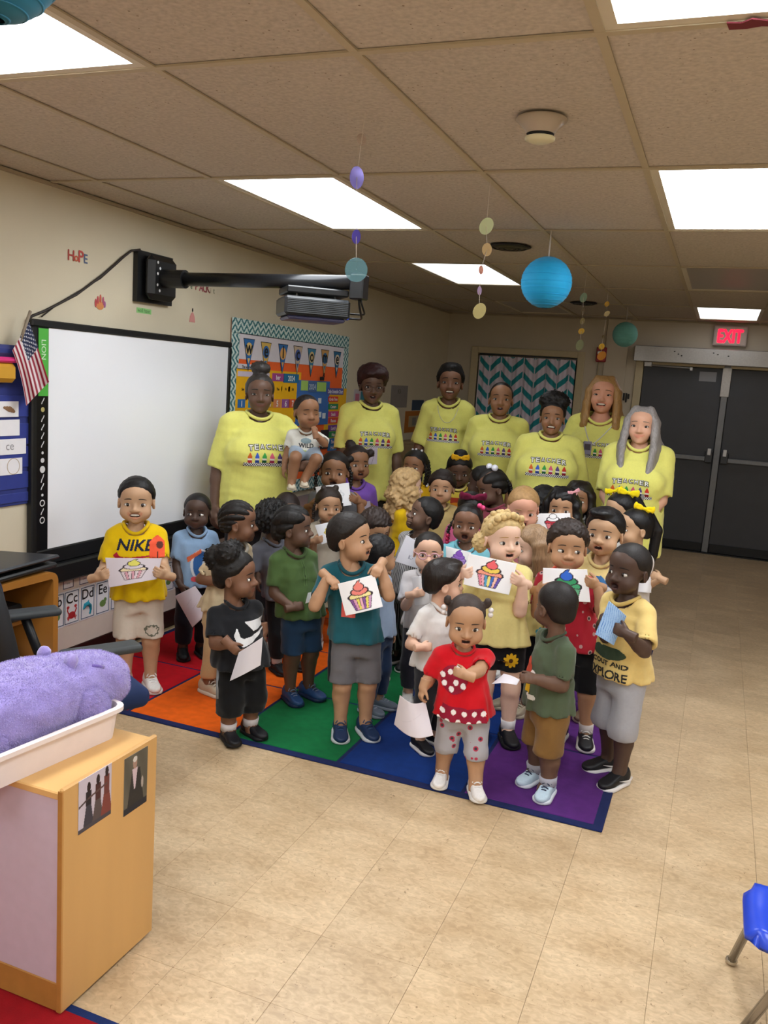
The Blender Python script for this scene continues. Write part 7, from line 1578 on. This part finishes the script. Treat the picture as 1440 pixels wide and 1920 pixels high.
# ================================================================== PURPLE PLUSH IN THE BIN
def fur(o,n=80000,L=.0065):
    me=o.data; nv=len(me.vertices); co=np.empty(nv*3,np.float32); me.vertices.foreach_get('co',co); co=co.reshape(-1,3); no=np.empty(nv*3,np.float32); me.vertices.foreach_get('normal',no); no=no.reshape(-1,3)
    r=np.random.RandomState(5); fi=r.randint(0,len(me.polygons),n); lt=np.empty(len(me.loops),np.int32); me.loops.foreach_get('vertex_index',lt); lt=lt.reshape(-1,4)[fi]; w_=r.dirichlet((1,1,1,1),n)
    P=(co[lt]*w_[...,None]).sum(1); N=(no[lt]*w_[...,None]).sum(1); N/=np.linalg.norm(N,axis=1)[:,None]+1e-9
    D=N+np.array((0,-.35,-.25))+.45*r.normal(size=(n,3)); D/=np.linalg.norm(D,axis=1)[:,None]; S=np.cross(D,r.normal(size=(n,3))); S/=np.linalg.norm(S,axis=1)[:,None]+1e-9
    l=(L*(.6+.6*r.rand(n)))[:,None]; V=np.stack([P-N*.001-S*.0007,P-N*.001+S*.0007,P+D*l],1).reshape(-1,3); Q=np.arange(3*n).reshape(-1,3)
    c=np.array(lin('b2a5da'))*(.88+.24*r.rand(n,1)); link('fur',mesh_np('fur',V,Q,mat('fur_fibre','ffffff',.9,attr=True,sheen=.3,spec=.1),True,np.repeat(c,3,0)),o,kind='stuff')
def plush():
    f=Fld((-.2,-.36,-.02),(.22,.40,.30),.006)
    f.ell((0,-.06,.118),(.135,.235,.112)); f.ell((0,.06,.125),(.125,.16,.105),.06); f.ell((.01,.205,.128),(.100,.125,.088),.06); f.ell((.012,.275,.108),(.082,.062,.072),.05); f.ell((0,-.24,.10),(.11,.09,.09),.06)
    f.noise(.003,.06,3,6)
    pm=mat('plush_fur','9486c2',.95,noise=.16,nscale=22,bump=.7,bscale=260,sheen=.7,spec=.1); pd=mat('plush_fur_dark','6a569e',.95,noise=.12,nscale=30,bump=.5,bscale=260,sheen=.5,spec=.1)
    V,Q=f.mesh(); o=link('plush_animal',mesh_np('plush_animal',V,Q,pm),None,(-1.625,1.645,.612),(0,0,math.radians(-6.8)),scale=(1,1.02,.93),label='purple plush animal lying in the white bin on the cabinet',cat='plush toy')
    def blob(name,prims,m,h=.005):
        P=np.array([p[0] for p in prims]);R=max(max(np.broadcast_to(p[1],(3,))) for p in prims); g=Fld(P.min(0)-R-.02,P.max(0)+R+.02,h)
        for p in prims: g.ell(p[0],p[1],.02)
        g.noise(.002,.02,7,5); V,Q=g.mesh(); c=link(name,mesh_np(name,V,Q,m),o); fur(c,14000) if name=='leg' else None
    fur(o)
    blob('leg',[((.098,.13,.105),(.046,.07,.06)),((.104,.16,.085),(.04,.05,.04))],pm); blob('leg',[((.098,-.17,.095),(.04,.085,.048))],pm); blob('leg',[((-.115,.13,.095),(.04,.06,.05))],pm); blob('leg',[((-.115,-.17,.085),(.04,.085,.048))],pm)
    for x in (-.05,.055): blob('ear',[((x,.125,.222),(.017,.012,.026)),((x+.006,.13,.232),(.012,.009,.014))],pm,.003)
    for s in (-1,1):
        MB().tube([(.01+s*.062,.185,.200),(.01+s*.07,.20,.196),(.01+s*.075,.215,.190)],.006,8).build('eye',pd,o,smooth=True)
        MB().sphere((.012+s*.035,.30,.165),(.012,.014,.012),10,7).build('nostril',pm,o,smooth=True)
plush()
